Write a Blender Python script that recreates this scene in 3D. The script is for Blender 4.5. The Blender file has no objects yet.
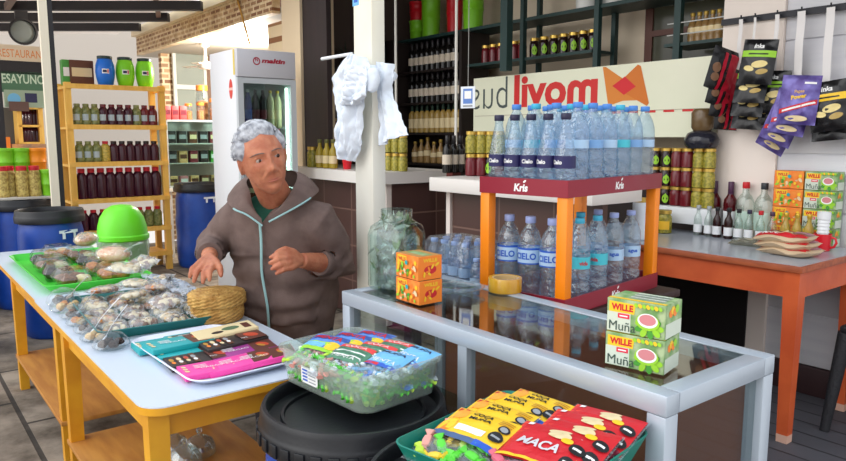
import bpy, bmesh, math, random
from mathutils import Vector, Matrix, noise
S = bpy.context.scene
COL = S.collection
R = random.Random(11)
PI = math.pi
rad = math.radians
RZ = math.atan2(-.788, .615)          # the stall grid: local x runs towards -u, local y towards +v
UX, UY, VX, VY = -.615, .788, .788, .615
ORD = 'first second third fourth fifth sixth seventh eighth ninth tenth eleventh twelfth thirteenth fourteenth fifteenth sixteenth'.split()


def GO(u, v, z=0.0):
    return Vector((u*UX+v*VX, u*UY+v*VY, z))


def lin(c):
    return tuple(((x/255/12.92) if x/255 <= .04045 else ((x/255+.055)/1.055)**2.4) for x in c)+(1.0,)


# ------------------------------------------------------------------ materials
MATS = {}


def M(name, col, rough=.5, metal=0, trans=0, ior=1.45, emit=None, var=None, bump=None, spec=.5, coat=0, sss=0):
    """col: sRGB 0-255. var=(scale, second colour, detail[, stretch xyz]); bump=(scale, strength[, stretch])"""
    if name in MATS:
        return MATS[name]
    m = bpy.data.materials.new(name)
    m.use_nodes = True
    nt = m.node_tree
    b = nt.nodes['Principled BSDF']
    b.inputs['Base Color'].default_value = lin(col)
    b.inputs['Roughness'].default_value = rough
    b.inputs['Metallic'].default_value = metal
    b.inputs['Transmission Weight'].default_value = trans
    b.inputs['IOR'].default_value = ior
    b.inputs['Specular IOR Level'].default_value = spec
    b.inputs['Coat Weight'].default_value = coat
    if sss:
        b.inputs['Subsurface Weight'].default_value = sss
        b.inputs['Subsurface Radius'].default_value = (.01, .004, .002)
    if emit:
        b.inputs['Emission Color'].default_value = lin(emit[0])
        b.inputs['Emission Strength'].default_value = emit[1]
    tc = None
    if var or bump:
        tc = nt.nodes.new('ShaderNodeTexCoord')

    def tex(scale, detail, stretch):
        n = nt.nodes.new('ShaderNodeTexNoise')
        n.inputs['Scale'].default_value = scale
        n.inputs['Detail'].default_value = detail
        if stretch:
            mp = nt.nodes.new('ShaderNodeMapping')
            mp.inputs['Scale'].default_value = stretch
            nt.links.new(tc.outputs['Object'], mp.inputs['Vector'])
            nt.links.new(mp.outputs['Vector'], n.inputs['Vector'])
        else:
            nt.links.new(tc.outputs['Object'], n.inputs['Vector'])
        return n
    if var:
        n = tex(var[0], var[2] if len(var) > 2 else 4, var[3] if len(var) > 3 else None)
        r = nt.nodes.new('ShaderNodeValToRGB')
        r.color_ramp.elements[0].position = .38
        r.color_ramp.elements[1].position = .64
        r.color_ramp.elements[0].color = lin(col)
        r.color_ramp.elements[1].color = lin(var[1])
        nt.links.new(n.outputs['Fac'], r.inputs['Fac'])
        nt.links.new(r.outputs['Color'], b.inputs['Base Color'])
    if bump:
        n = tex(bump[0], 3, bump[2] if len(bump) > 2 else None)
        bp = nt.nodes.new('ShaderNodeBump')
        bp.inputs['Strength'].default_value = bump[1]
        bp.inputs['Distance'].default_value = .01
        nt.links.new(n.outputs['Fac'], bp.inputs['Height'])
        nt.links.new(bp.outputs['Normal'], b.inputs['Normal'])
    MATS[name] = m
    return m


def FILM(name, tint=(235, 242, 246), gloss=.08, refl=1.0, rough=.05, haze=0.0, bump=None, hazecol=(235, 240, 245)):
    """thin clear sheet (glass pane, plastic film): transparent with a Fresnel gloss and an optional milky share"""
    if name in MATS:
        return MATS[name]
    m = bpy.data.materials.new(name)
    m.use_nodes = True
    nt = m.node_tree
    nt.nodes.clear()
    out = nt.nodes.new('ShaderNodeOutputMaterial')
    tr = nt.nodes.new('ShaderNodeBsdfTransparent')
    tr.inputs['Color'].default_value = lin(tint)
    gl = nt.nodes.new('ShaderNodeBsdfGlossy')
    gl.inputs['Roughness'].default_value = rough
    gl.inputs['Color'].default_value = (refl, refl, refl, 1)
    fr = nt.nodes.new('ShaderNodeLayerWeight')      # Schlick: the same from both sides of a thin sheet
    fr.inputs['Blend'].default_value = .5
    pw = nt.nodes.new('ShaderNodeMath')
    pw.operation = 'POWER'
    pw.inputs[1].default_value = 4.0
    nt.links.new(fr.outputs['Facing'], pw.inputs[0])
    ad = nt.nodes.new('ShaderNodeMath')
    ad.operation = 'MULTIPLY_ADD'
    ad.use_clamp = True
    ad.inputs[1].default_value = .55
    ad.inputs[2].default_value = gloss
    nt.links.new(pw.outputs[0], ad.inputs[0])
    base = tr
    if haze:
        df = nt.nodes.new('ShaderNodeBsdfDiffuse')
        df.inputs['Color'].default_value = lin(hazecol)
        tl = nt.nodes.new('ShaderNodeBsdfTranslucent')
        tl.inputs['Color'].default_value = lin(hazecol)
        m0 = nt.nodes.new('ShaderNodeMixShader')
        nt.links.new(df.outputs[0], m0.inputs[1])
        nt.links.new(tl.outputs[0], m0.inputs[2])
        m1 = nt.nodes.new('ShaderNodeMixShader')
        m1.inputs[0].default_value = haze
        nt.links.new(tr.outputs[0], m1.inputs[1])
        nt.links.new(m0.outputs[0], m1.inputs[2])
        base = m1
    mx = nt.nodes.new('ShaderNodeMixShader')
    nt.links.new(ad.outputs[0], mx.inputs[0])
    nt.links.new(base.outputs[0], mx.inputs[1])
    nt.links.new(gl.outputs[0], mx.inputs[2])
    nt.links.new(mx.outputs[0], out.inputs['Surface'])
    if bump:
        tc = nt.nodes.new('ShaderNodeTexCoord')
        n = nt.nodes.new('ShaderNodeTexNoise')
        n.inputs['Scale'].default_value = bump[0]
        bp = nt.nodes.new('ShaderNodeBump')
        bp.inputs['Strength'].default_value = bump[1]
        bp.inputs['Distance'].default_value = .01
        nt.links.new(tc.outputs['Object'], n.inputs['Vector'])
        nt.links.new(n.outputs['Fac'], bp.inputs['Height'])
        nt.links.new(bp.outputs['Normal'], gl.inputs['Normal'])
        nt.links.new(bp.outputs['Normal'], fr.inputs['Normal'])
    MATS[name] = m
    return m


def BRICK(name, c1, c2, mortar, scale, bw, bh, msize=.02, rough=.7, axis='xy', offset=.5, bump=.3, grime=None):
    if name in MATS:
        return MATS[name]
    m = bpy.data.materials.new(name)
    m.use_nodes = True
    nt = m.node_tree
    b = nt.nodes['Principled BSDF']
    b.inputs['Roughness'].default_value = rough
    tc = nt.nodes.new('ShaderNodeTexCoord')
    sp = nt.nodes.new('ShaderNodeSeparateXYZ')
    cb = nt.nodes.new('ShaderNodeCombineXYZ')
    nt.links.new(tc.outputs['Object'], sp.inputs[0])
    nt.links.new(sp.outputs['XYZ'.index(axis[0].upper())], cb.inputs[0])
    nt.links.new(sp.outputs['XYZ'.index(axis[1].upper())], cb.inputs[1])
    t = nt.nodes.new('ShaderNodeTexBrick')
    t.offset = offset
    t.inputs['Color1'].default_value = lin(c1)
    t.inputs['Color2'].default_value = lin(c2)
    t.inputs['Mortar'].default_value = lin(mortar)
    t.inputs['Scale'].default_value = scale
    t.inputs['Brick Width'].default_value = bw
    t.inputs['Row Height'].default_value = bh
    t.inputs['Mortar Size'].default_value = msize
    t.inputs['Mortar Smooth'].default_value = .2
    nt.links.new(cb.outputs[0], t.inputs['Vector'])
    col = t.outputs['Color']
    if grime:
        n = nt.nodes.new('ShaderNodeTexNoise')
        n.inputs['Scale'].default_value = grime[0]
        n.inputs['Detail'].default_value = 8
        n.inputs['Roughness'].default_value = .65
        nt.links.new(tc.outputs['Object'], n.inputs['Vector'])
        r = nt.nodes.new('ShaderNodeValToRGB')
        r.color_ramp.elements[0].position = .35
        r.color_ramp.elements[1].position = .62
        r.color_ramp.elements[0].color = lin(grime[1])
        r.color_ramp.elements[1].color = (1, 1, 1, 1)
        nt.links.new(n.outputs['Fac'], r.inputs['Fac'])
        mx = nt.nodes.new('ShaderNodeMixRGB')
        mx.blend_type = 'MULTIPLY'
        mx.inputs['Fac'].default_value = 1
        nt.links.new(col, mx.inputs[1])
        nt.links.new(r.outputs['Color'], mx.inputs[2])
        col = mx.outputs[0]
    nt.links.new(col, b.inputs['Base Color'])
    bp = nt.nodes.new('ShaderNodeBump')
    bp.inputs['Strength'].default_value = bump
    bp.inputs['Distance'].default_value = .01
    bp.invert = True
    nt.links.new(t.outputs['Fac'], bp.inputs['Height'])
    nt.links.new(bp.outputs['Normal'], b.inputs['Normal'])
    MATS[name] = m
    return m


# ------------------------------------------------------------------ meshes
class MB:
    def __init__(self):
        self.v, self.f, self.m = [], [], []
        self.T = None

    def add(self, vs, fs, mi=0):
        o = len(self.v)
        T = self.T
        self.v += [tuple(T @ Vector(p)) if T else tuple(p) for p in vs]
        self.f += [tuple(i+o for i in f) for f in fs]
        self.m += [mi]*len(fs)
        return self

    def box(self, x0, x1, y0, y1, z0, z1, bev=0.0, mi=0):
        if bev <= 0:
            vs = [(x, y, z) for z in (z0, z1) for y in (y0, y1) for x in (x0, x1)]
            return self.add(vs, [(0, 2, 3, 1), (4, 5, 7, 6), (0, 1, 5, 4), (2, 6, 7, 3), (0, 4, 6, 2), (1, 3, 7, 5)], mi)
        bm = bmesh.new()
        bmesh.ops.create_cube(bm, size=1)
        for q in bm.verts:
            q.co = Vector(((x0+x1)/2+q.co.x*(x1-x0), (y0+y1)/2+q.co.y*(y1-y0), (z0+z1)/2+q.co.z*(z1-z0)))
        bmesh.ops.bevel(bm, geom=list(bm.edges), offset=bev, segments=2, affect='EDGES', profile=.5)
        bm.verts.index_update()
        self.add([q.co[:] for q in bm.verts], [[q.index for q in f.verts] for f in bm.faces], mi)
        bm.free()
        return self

    def lathe(self, prof, n=20, c=(0, 0, 0), mi=0, mis=None):
        """prof: (r, z) pairs, bottom to top; r = 0 closes with a pole"""
        vs, rings = [], []
        for r, z in prof:
            if r <= 1e-6:
                rings.append([len(vs)])
                vs.append((c[0], c[1], c[2]+z))
            else:
                rings.append(list(range(len(vs), len(vs)+n)))
                vs += [(c[0]+r*math.cos(2*PI*k/n), c[1]+r*math.sin(2*PI*k/n), c[2]+z) for k in range(n)]
        for i, (a, b) in enumerate(zip(rings, rings[1:])):
            fs = []
            for k in range(n):
                k2 = (k+1) % n
                if len(a) == 1 and len(b) == 1:
                    continue
                if len(a) == 1:
                    fs.append((a[0], b[k2], b[k]))
                elif len(b) == 1:
                    fs.append((a[k], a[k2], b[0]))
                else:
                    fs.append((a[k], a[k2], b[k2], b[k]))
            o = len(self.v)
            self.f += [tuple(q+o for q in f) for f in fs]
            self.m += [mis[i] if mis else mi]*len(fs)
        T = self.T
        self.v += [tuple(T @ Vector(p)) if T else p for p in vs]
        return self

    def tube(self, pts, r, n=8, mi=0, flat=1.0, up=None):
        pts = [Vector(p) for p in pts]
        rs = r if isinstance(r, (list, tuple)) else [r]*len(pts)
        vs, fs = [], []
        prev = None
        for i, p in enumerate(pts):
            d = (pts[min(i+1, len(pts)-1)]-pts[max(i-1, 0)])
            d = d.normalized() if d.length > 1e-9 else Vector((0, 0, 1))
            if prev is None:
                a = Vector(up) if up else (Vector((0, 0, 1)) if abs(d.z) < .9 else Vector((1, 0, 0)))
            else:
                a = prev
            a = (a-d*a.dot(d)).normalized()
            b = d.cross(a)
            prev = a
            for k in range(n):
                t = 2*PI*k/n
                vs.append(p+a*math.cos(t)*rs[i]*flat+b*math.sin(t)*rs[i])
        L = len(pts)
        for i in range(L-1):
            for k in range(n):
                k2 = (k+1) % n
                fs.append((i*n+k, i*n+k2, (i+1)*n+k2, (i+1)*n+k))
        fs.append(tuple(reversed(range(n))))
        fs.append(tuple(range((L-1)*n, L*n)))
        return self.add(vs, fs, mi)

    def bar(self, a, b, w, h, mi=0):
        """square-section bar from a to b; w sideways, h upwards"""
        a, b = Vector(a), Vector(b)
        d = (b-a).normalized()
        up = Vector((0, 0, 1)) if abs(d.z) < .95 else Vector((0, 1, 0))
        s = d.cross(up).normalized()
        q = s.cross(d)
        vs = [p+s*i*w/2+q*j*h/2 for p in (a, b) for i, j in ((-1, -1), (1, -1), (1, 1), (-1, 1))]
        return self.add(vs, [(0, 1, 2, 3), (7, 6, 5, 4), (0, 4, 5, 1), (1, 5, 6, 2), (2, 6, 7, 3), (3, 7, 4, 0)], mi)

    def leg(self, a, b, wa, wb, mi=0):
        """tapered square post between a (bottom) and b (top)"""
        a, b = Vector(a), Vector(b)
        vs = []
        for p, w in ((a, wa), (b, wb)):
            wx, wy = w if isinstance(w, tuple) else (w, w)
            vs += [(p.x+i*wx/2, p.y+j*wy/2, p.z) for i, j in ((-1, -1), (1, -1), (1, 1), (-1, 1))]
        return self.add(vs, [(3, 2, 1, 0), (4, 5, 6, 7), (0, 1, 5, 4), (1, 2, 6, 5), (2, 3, 7, 6), (3, 0, 4, 7)], mi)

    def prism(self, poly, z0, z1, mi=0):
        n = len(poly)
        vs = [(x, y, z0) for x, y in poly]+[(x, y, z1) for x, y in poly]
        fs = [tuple(reversed(range(n))), tuple(range(n, 2*n))]+[(k, (k+1) % n, n+(k+1) % n, n+k) for k in range(n)]
        return self.add(vs, fs, mi)

    def ball(self, c, r, nu=12, nv=8, mi=0, fn=None):
        rx, ry, rz = r if isinstance(r, (list, tuple)) else (r, r, r)
        vs = [(c[0], c[1], c[2]-rz)]
        for j in range(1, nv):
            t = -PI/2+PI*j/nv
            for k in range(nu):
                a = 2*PI*k/nu
                vs.append((c[0]+rx*math.cos(t)*math.cos(a), c[1]+ry*math.cos(t)*math.sin(a), c[2]+rz*math.sin(t)))
        vs.append((c[0], c[1], c[2]+rz))
        if fn:
            vs = [fn(p) for p in vs]
        fs = [(0, 1+(k+1) % nu, 1+k) for k in range(nu)]
        for j in range(nv-2):
            for k in range(nu):
                k2 = (k+1) % nu
                fs.append((1+j*nu+k, 1+j*nu+k2, 1+(j+1)*nu+k2, 1+(j+1)*nu+k))
        t = len(vs)-1
        fs += [(t, 1+(nv-2)*nu+k, 1+(nv-2)*nu+(k+1) % nu) for k in range(nu)]
        return self.add(vs, fs, mi)

    def sheet(self, fn, nu, nv, thick=0.0, mi=0):
        """fn(s,t) in 0..1 -> point; thick>0 makes a closed slab along the normals"""
        P = [[Vector(fn(i/nu, j/nv)) for i in range(nu+1)] for j in range(nv+1)]
        W = nu+1
        fs = [(j*W+i, j*W+i+1, (j+1)*W+i+1, (j+1)*W+i) for j in range(nv) for i in range(nu)]
        vs = [p for row in P for p in row]
        if thick <= 0:
            return self.add(vs, fs, mi)
        N = []
        for j in range(nv+1):
            for i in range(nu+1):
                a = P[j][min(i+1, nu)]-P[j][max(i-1, 0)]
                b = P[min(j+1, nv)][i]-P[max(j-1, 0)][i]
                n = a.cross(b)
                N.append(n.normalized() if n.length > 1e-12 else Vector((0, 0, 1)))
        L = len(vs)
        v2 = vs+[p-n*thick for p, n in zip(vs, N)]
        f2 = fs+[tuple(q+L for q in reversed(f)) for f in fs]
        edge = [i for i in range(W)]+[j*W+nu for j in range(1, nv+1)]+[nv*W+i for i in range(nu-1, -1, -1)]+[j*W for j in range(nv-1, 0, -1)]
        for a, b in zip(edge, edge[1:]+edge[:1]):
            f2.append((b, a, a+L, b+L))
        return self.add(v2, f2, mi)

    def build(self, name, mats, parent=None, sharp=38, loc=None, rz=0.0):
        me = bpy.data.meshes.new(name)
        me.from_pydata(self.v, [], self.f)
        for m in (mats if isinstance(mats, (list, tuple)) else [mats]):
            me.materials.append(m)
        me.polygons.foreach_set('material_index', self.m)
        me.polygons.foreach_set('use_smooth', [sharp > 0]*len(self.f))
        me.update()
        if sharp > 0:
            me.set_sharp_from_angle(angle=rad(sharp))
        o = bpy.data.objects.new(name, me)
        COL.objects.link(o)
        if parent:
            o.parent = parent
        if loc is not None:
            o.location = loc
        o.rotation_euler = (0, 0, rz)
        return o


_TXT = {}


def text_geo(s, mirror=False, bold=0.0):
    k = (s, mirror, bold)
    if k in _TXT:
        return _TXT[k]
    cu = bpy.data.curves.new('lettering', 'FONT')
    cu.body = s
    cu.resolution_u = 3
    cu.offset = bold
    o = bpy.data.objects.new('lettering', cu)
    COL.objects.link(o)
    dg = bpy.context.evaluated_depsgraph_get()
    me = bpy.data.meshes.new_from_object(o.evaluated_get(dg))
    vs = [(q.co.x, q.co.y) for q in me.vertices]
    fs = [tuple(p.vertices) for p in me.polygons]
    bpy.data.objects.remove(o)
    bpy.data.curves.remove(cu)
    bpy.data.meshes.remove(me)
    x0, x1 = min(p[0] for p in vs), max(p[0] for p in vs)
    y0, y1 = min(p[1] for p in vs), max(p[1] for p in vs)
    h = max(y1-y0, 1e-6)
    vs = [((x-(x0+x1)/2)/h*(-1 if mirror else 1), (y-(y0+y1)/2)/h) for x, y in vs]
    if mirror:
        fs = [tuple(reversed(f)) for f in fs]
    _TXT[k] = (vs, fs, (x1-x0)/h)
    return _TXT[k]


class Print:
    """flat print (label, panel) made of layered patches; warp(x, y, off) -> local 3D point"""

    def __init__(self, warp, step=.00025, base=.0004, maxd=.02):
        self.b = MB()
        self.mats = []
        self.w = warp
        self.off = base
        self.step = step
        self.maxd = maxd

    def mi(self, m):
        if m not in self.mats:
            self.mats.append(m)
        return self.mats.index(m)

    def _put(self, vs, fs, m):
        self.b.add([self.w(x, y, self.off) for x, y in vs], fs, self.mi(m))
        self.off += self.step
        return self

    def rect(self, x0, x1, y0, y1, m):
        nx = max(1, min(24, int(abs(x1-x0)/self.maxd+.99)))
        ny = max(1, min(24, int(abs(y1-y0)/self.maxd+.99)))
        vs = [(x0+(x1-x0)*i/nx, y0+(y1-y0)*j/ny) for j in range(ny+1) for i in range(nx+1)]
        W = nx+1
        return self._put(vs, [(j*W+i, j*W+i+1, (j+1)*W+i+1, (j+1)*W+i) for j in range(ny) for i in range(nx)], m)

    def quad(self, p, m):
        n = 12
        vs = []
        for j in range(n+1):
            for i in range(n+1):
                s, t = i/n, j/n
                vs.append(tuple((p[0][k]*(1-s)+p[1][k]*s)*(1-t)+(p[3][k]*(1-s)+p[2][k]*s)*t for k in (0, 1)))
        W = n+1
        return self._put(vs, [(j*W+i, j*W+i+1, (j+1)*W+i+1, (j+1)*W+i) for j in range(n) for i in range(n)], m)

    def ell(self, cx, cy, rx, ry, m, n=18, a=0.0):
        vs = [(cx, cy)]
        ca, sa = math.cos(a), math.sin(a)
        for k in range(n):
            t = 2*PI*k/n
            x, y = rx*math.cos(t), ry*math.sin(t)
            vs.append((cx+x*ca-y*sa, cy+x*sa+y*ca))
        return self._put(vs, [(0, 1+k, 1+(k+1) % n) for k in range(n)], m)

    def poly(self, pts, m):
        return self._put(pts, [tuple(range(len(pts)))], m)

    def text(self, s, cx, cy, h, m, a=0.0, sx=1.0, mirror=False, bold=0.0, fit=None, shear=0.0):
        vs, fs, w = text_geo(s, mirror, bold)
        if fit:
            sx = fit/(w*h)
        ca, sa = math.cos(a), math.sin(a)
        pts = []
        for x, y in vs:
            x, y = (x+shear*y)*h*sx, y*h
            pts.append((cx+x*ca-y*sa, cy+x*sa+y*ca))
        return self._put(pts, fs, m)

    def build(self, name, parent):
        return self.b.build(name, self.mats, parent, sharp=0)


def front(y):                      # print on the face y = const looking towards -y
    return lambda a, b, o: (a, y-o, b)


def side(x):                       # on the face x = const looking towards +x
    return lambda a, b, o: (x+o, a, b)


def topz(z):
    return lambda a, b, o: (a, b, z+o)


def cylw(r, face=-PI/2):           # wrapped on a cylinder, centred on the direction `face`
    return lambda a, b, o: ((r+o)*math.cos(face+a/r), (r+o)*math.sin(face+a/r), b)


def tag(o, label, cat, group=None, kind=None):
    if label:
        o['label'] = label
    if cat:
        o['category'] = cat
    if group:
        o['group'] = group
    if kind:
        o['kind'] = kind
    return o


def thing(name, label, cat, loc=(0, 0, 0), rz=0.0, group=None, rot=None):
    o = bpy.data.objects.new(name, None)
    o.empty_display_size = .05
    COL.objects.link(o)
    o.location = loc
    o.rotation_euler = rot if rot else (0, 0, rz)
    return tag(o, label, cat, group)


def dup(root, label, loc, rz=0.0, group=None, rot=None, scale=None):
    def rec(o, parent):
        c = o.copy()
        COL.objects.link(c)
        if parent:
            c.parent = parent
        for ch in list(o.children):
            rec(ch, c)
        return c
    r = rec(root, None)
    r.location = loc
    r.rotation_euler = rot if rot else (0, 0, rz)
    if scale:
        r.scale = scale
    r['label'] = label
    if group:
        r['group'] = group
    return r


class Proto:
    """first use moves the built thing, later uses copy it"""

    def __init__(self, maker, cat=None):
        self.maker, self.root = maker, None

    def put(self, label, loc, rz=0.0, group=None, rot=None, scale=None):
        if self.root is None:
            self.root = self.maker()
            o = self.root
            o.location = loc
            o.rotation_euler = rot if rot else (0, 0, rz)
            if scale:
                o.scale = scale
            o['label'] = label
            if group:
                o['group'] = group
            return o
        o = dup(self.root, label, loc, rz, group, rot, scale or (1, 1, 1))
        return o


def struct(o, label=None):
    o['kind'] = 'structure'
    if label:
        o['label'] = label
    return o


def rrect(w, d, r, n=5, cx=0, cy=0):
    pts = []
    for sx, sy, a0 in ((1, -1, -90), (1, 1, 0), (-1, 1, 90), (-1, -1, 180)):
        for k in range(n+1):
            a = rad(a0+90*k/n)
            pts.append((cx+sx*(w/2-r)+r*math.cos(a), cy+sy*(d/2-r)+r*math.sin(a)))
    return pts


def tray_mb(levels, r, n=5, mi=0):
    """open tray from stacked rounded rectangles: (w, d, z) outer floor -> outer rim -> inner rim -> inner floor"""
    b = MB()
    rings = [[(x, y, z) for x, y in rrect(w, d, max(r+dr, .004), n)] for w, d, z, dr in levels]
    L = len(rings[0])
    vs = [p for q in rings for p in q]
    fs = [tuple(reversed(range(L)))]
    for i in range(len(rings)-1):
        for k in range(L):
            k2 = (k+1) % L
            fs.append((i*L+k, i*L+k2, (i+1)*L+k2, (i+1)*L+k))
    fs.append(tuple(range((len(rings)-1)*L, len(rings)*L)))
    b.add(vs, fs, mi)
    return b


# ------------------------------------------------------------------ shared materials
WHITE = M('white_print', (238, 238, 236), .5)
BLACK = M('black_print', (22, 22, 26), .5)
RED = M('red_print', (200, 30, 40), .45)
YELLOW = M('yellow_print', (240, 195, 40), .45)
ORANGE = M('orange_print', (240, 130, 40), .45)
GREEN = M('green_print', (70, 150, 60), .45)
LIME = M('lime_print', (150, 205, 50), .45)
NAVY = M('navy_print', (30, 34, 80), .45)
BLUE = M('blue_print', (40, 90, 190), .45)
SKYB = M('sky_print', (110, 180, 225), .45)
TEAL = M('teal_print', (30, 160, 165), .45)
PINK = M('pink_print', (235, 70, 160), .45)
MAROONP = M('maroon_print', (120, 35, 50), .5)
CREAM = M('cream_print', (225, 205, 160), .5)
BROWNP = M('brown_print', (95, 55, 35), .5)
GREYP = M('grey_print', (150, 155, 160), .5)
ALU = M('aluminium', (174, 184, 195), .34, .25, bump=(60, .03))
BLK = M('black_plastic', (24, 25, 29), .42, bump=(90, .05))
DRUM = M('drum_blue', (22, 72, 165), .38, var=(6, (18, 60, 145)))
YWOOD = M('yellow_paint', (232, 170, 38), .45, var=(5, (214, 146, 30)), bump=(30, .08))
SHELFWOOD = M('shelf_ply', (196, 138, 62), .6, var=(4, (176, 116, 50), 6, (1, 6, 1)))
PINE = M('pine_wood', (244, 196, 98), .55, var=(5, (232, 178, 80), 5, (4, 4, .6)))
GLASS = FILM('glass_pane', (225, 238, 236), .03)
CLEAR = FILM('clear_plastic', (238, 243, 246), .06, bump=(30, .5))
BAGFILM = FILM('plastic_wrap', (248, 250, 252), .14, rough=.10, haze=.20, bump=(45, 1.0), hazecol=(246, 248, 252))
WATER = FILM('water_bottle_pet', (226, 240, 250), .10, rough=.06, haze=.13, bump=(60, .7), hazecol=(214, 232, 246))
GREENSTEEL = M('dark_green_steel', (32, 58, 56), .5)
DARKWOOD = M('dark_wood', (58, 34, 30), .5, var=(4, (44, 24, 22), 5, (6, 6, .6)))

# ------------------------------------------------------------------ survey helpers: photograph pixel -> point on a horizontal / upright plane
CF, CT, CH = 700.0, rad(7.6), 1.40


def ray(px, py):
    v = -(py-230.5)/CF
    return ((px-423)/CF, math.cos(CT)+v*math.sin(CT), -math.sin(CT)+v*math.cos(CT))


def PZ(px, py, z):                 # (u, v) where the line of sight meets height z
    r = ray(px, py)
    t = (z-CH)/r[2]
    x, y = r[0]*t, r[1]*t
    return x*UX+y*UY, x*VX+y*VY


def PV(px, py, v):                 # (u, z) where it meets the upright plane at v
    r = ray(px, py)
    t = v/(r[0]*VX+r[1]*VY)
    return (r[0]*UX+r[1]*UY)*t, CH+r[2]*t


def PU(px, py, u):
    r = ray(px, py)
    t = u/(r[0]*UX+r[1]*UY)
    return (r[0]*VX+r[1]*VY)*t, CH+r[2]*t

# ================================================================== ground and front tables
b = MB()
b.box(-9.5, -.2, -3.2, 5.2, -.08, 0)
struct(b.build('floor', BRICK('stone_slabs', (164, 150, 134), (146, 133, 118), (74, 66, 58), 1, .95, .48, .012, .85, 'xy', .37, .5, (3.2, (140, 134, 126))), rz=RZ), 'worn grey stone slab ground with dark joints')
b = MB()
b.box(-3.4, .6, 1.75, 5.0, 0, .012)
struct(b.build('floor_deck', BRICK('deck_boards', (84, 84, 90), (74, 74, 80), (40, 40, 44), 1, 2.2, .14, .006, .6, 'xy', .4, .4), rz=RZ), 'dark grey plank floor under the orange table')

TOPW = M('table_laminate', (206, 216, 230), .28, bump=(4, .01))


def yellow_table(label, uc, vc, L, W, zt, legs, shelf, group=None):
    t = thing('market_table', label, 'table', GO(uc, vc), RZ)
    b = MB()
    b.prism(rrect(L, W, .07, 6), zt-.004, zt)
    top = b.build('tabletop', TOPW, t)
    b = MB()
    b.prism(rrect(L+.004, W+.004, .072, 6), zt-.024, zt-.0045)
    b.build('edge_band', YWOOD, t)
    x0, x1 = legs
    y = W/2-.045
    for sx in (x0, x1):
        b = MB()
        b.box(sx-.011, sx+.011, -y, y, zt-.10, zt-.024)
        b.build('apron', YWOOD, t)
    for sy in (-y, y):
        b = MB()
        b.box(x0+.01, x1-.01, sy-.011, sy+.011, zt-.10, zt-.024)
        b.build('apron', YWOOD, t)
    for sx in (x0, x1):
        for sy in (-y, y):
            b = MB()
            b.leg((sx, sy, 0), (sx, sy, zt-.024), .044, .056)
            b.build('leg', YWOOD, t)
    b = MB()
    b.box(x0-.03, x1+.03, -y-.03, y+.03, shelf-.02, shelf, .003)
    b.build('lower_shelf', SHELFWOOD, t)
    return t


yellow_table('yellow painted table with white rounded top carrying the chocolate tray', 2.61, .80, 1.62, .61, .70, (-.30, .75), .22)
yellow_table('yellow painted table behind the first, under the lime green tray', 4.14, .80, 1.94, .56, .675, (-.22, .93), .20)

# ------------------------------------------------------------------ chocolate tray
ct = thing('serving_tray', 'shallow white tray holding pink, teal and brown chocolate bars', 'tray', GO(2.147, .80, .7005), RZ+rad(2.4))
tray_mb([(.50, .26, 0, -.01), (.57, .33, .022, .01), (.562, .322, .024, .01), (.50, .26, .004, -.01)], .05).build('tray_shell', M('lilac_white_tray', (224, 226, 242), .3), ct)
GOLD = M('foil_gold', (205, 150, 60), .35, .3)
POD = M('cocoa_pod', (190, 70, 45), .4)
PBROWN = M('pack_brown', (92, 48, 38), .45)
PDARK = M('pack_dark', (46, 36, 36), .45)
PURP = M('pack_purple', (150, 50, 130), .45)


def bar_maker(col, kind, L=.205, W=.108, H=.018):
    def mk():
        t = thing('chocolate_bar', None, 'chocolate bar')
        b = MB()
        b.box(-W/2, W/2, -L/2, L/2, 0, H, .0025)
        b.build('wrapper', col, t)
        p = Print(topz(H))
        if kind == 'plain':
            p.rect(-W/2+.003, W/2-.003, L*.14, L/2-.003, PBROWN)
            p.ell(-.004, L*.33, .026, .015, POD, a=.5)
            p.ell(.006, L*.30, .018, .008, GOLD, a=.5)
            for k in range(3):
                p.ell(-.026+.022*k, -L*.43, .009, .006, CREAM, a=.4)
            p.text('CACAO', .006, -L*.06, .013, WHITE, a=PI/2)
            for k in range(3):
                p.rect(-.024+.012*k, -.020+.012*k, -L*.3, -L*.12, WHITE)
        elif kind == 'dark':
            for i, c in enumerate((GOLD, CREAM, POD, GREYP)):
                p.rect(-W/2+.006, W/2-.006, -L/2+.006+i*.022, -L/2+.024+i*.022, BROWNP if i % 2 else PDARK)
                p.ell(-.012, -L/2+.015+i*.022, .016, .007, c)
                p.ell(.018, -L/2+.015+i*.022, .012, .006, (ORANGE, WHITE, CREAM, WHITE)[i])
            p.rect(-W/2+.003, W/2-.003, L*.1, L/2-.003, PBROWN)
            p.ell(0, L*.3, .028, .018, POD, a=.6)
            p.text('70%', .022, L*.15, .01, WHITE, a=PI/2)
        else:
            p.rect(-W/2+.003, W/2-.003, -L/2+.003, L/2-.003, CREAM)
            p.ell(0, .02, .022, .03, M('pack_green', (85, 110, 80), .5))
            p.ell(.02, -.03, .014, .02, PDARK)
            p.rect(-.03, .03, L*.3, L*.42, PBROWN)
        p.build('front_print', t)
        return t
    return mk


pk, tl, dk, cr, pu = (Proto(bar_maker(c, k)) for c, k in ((PINK, 'plain'), (TEAL, 'plain'), (PDARK, 'dark'), (CREAM, 'cream'), (PURP, 'plain')))


def on_tray(pr, label, x, y, z, a=0, tilt=0):
    p = ct.matrix_basis @ Vector((x, y, z))
    rot = (Matrix.Rotation(RZ+rad(2.4+a), 3, 'Z') @ Matrix.Rotation(rad(tilt), 3, 'X')).to_euler()
    return pr.put(label, p, rot=rot, group='chocolate bars in the white tray')


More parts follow.
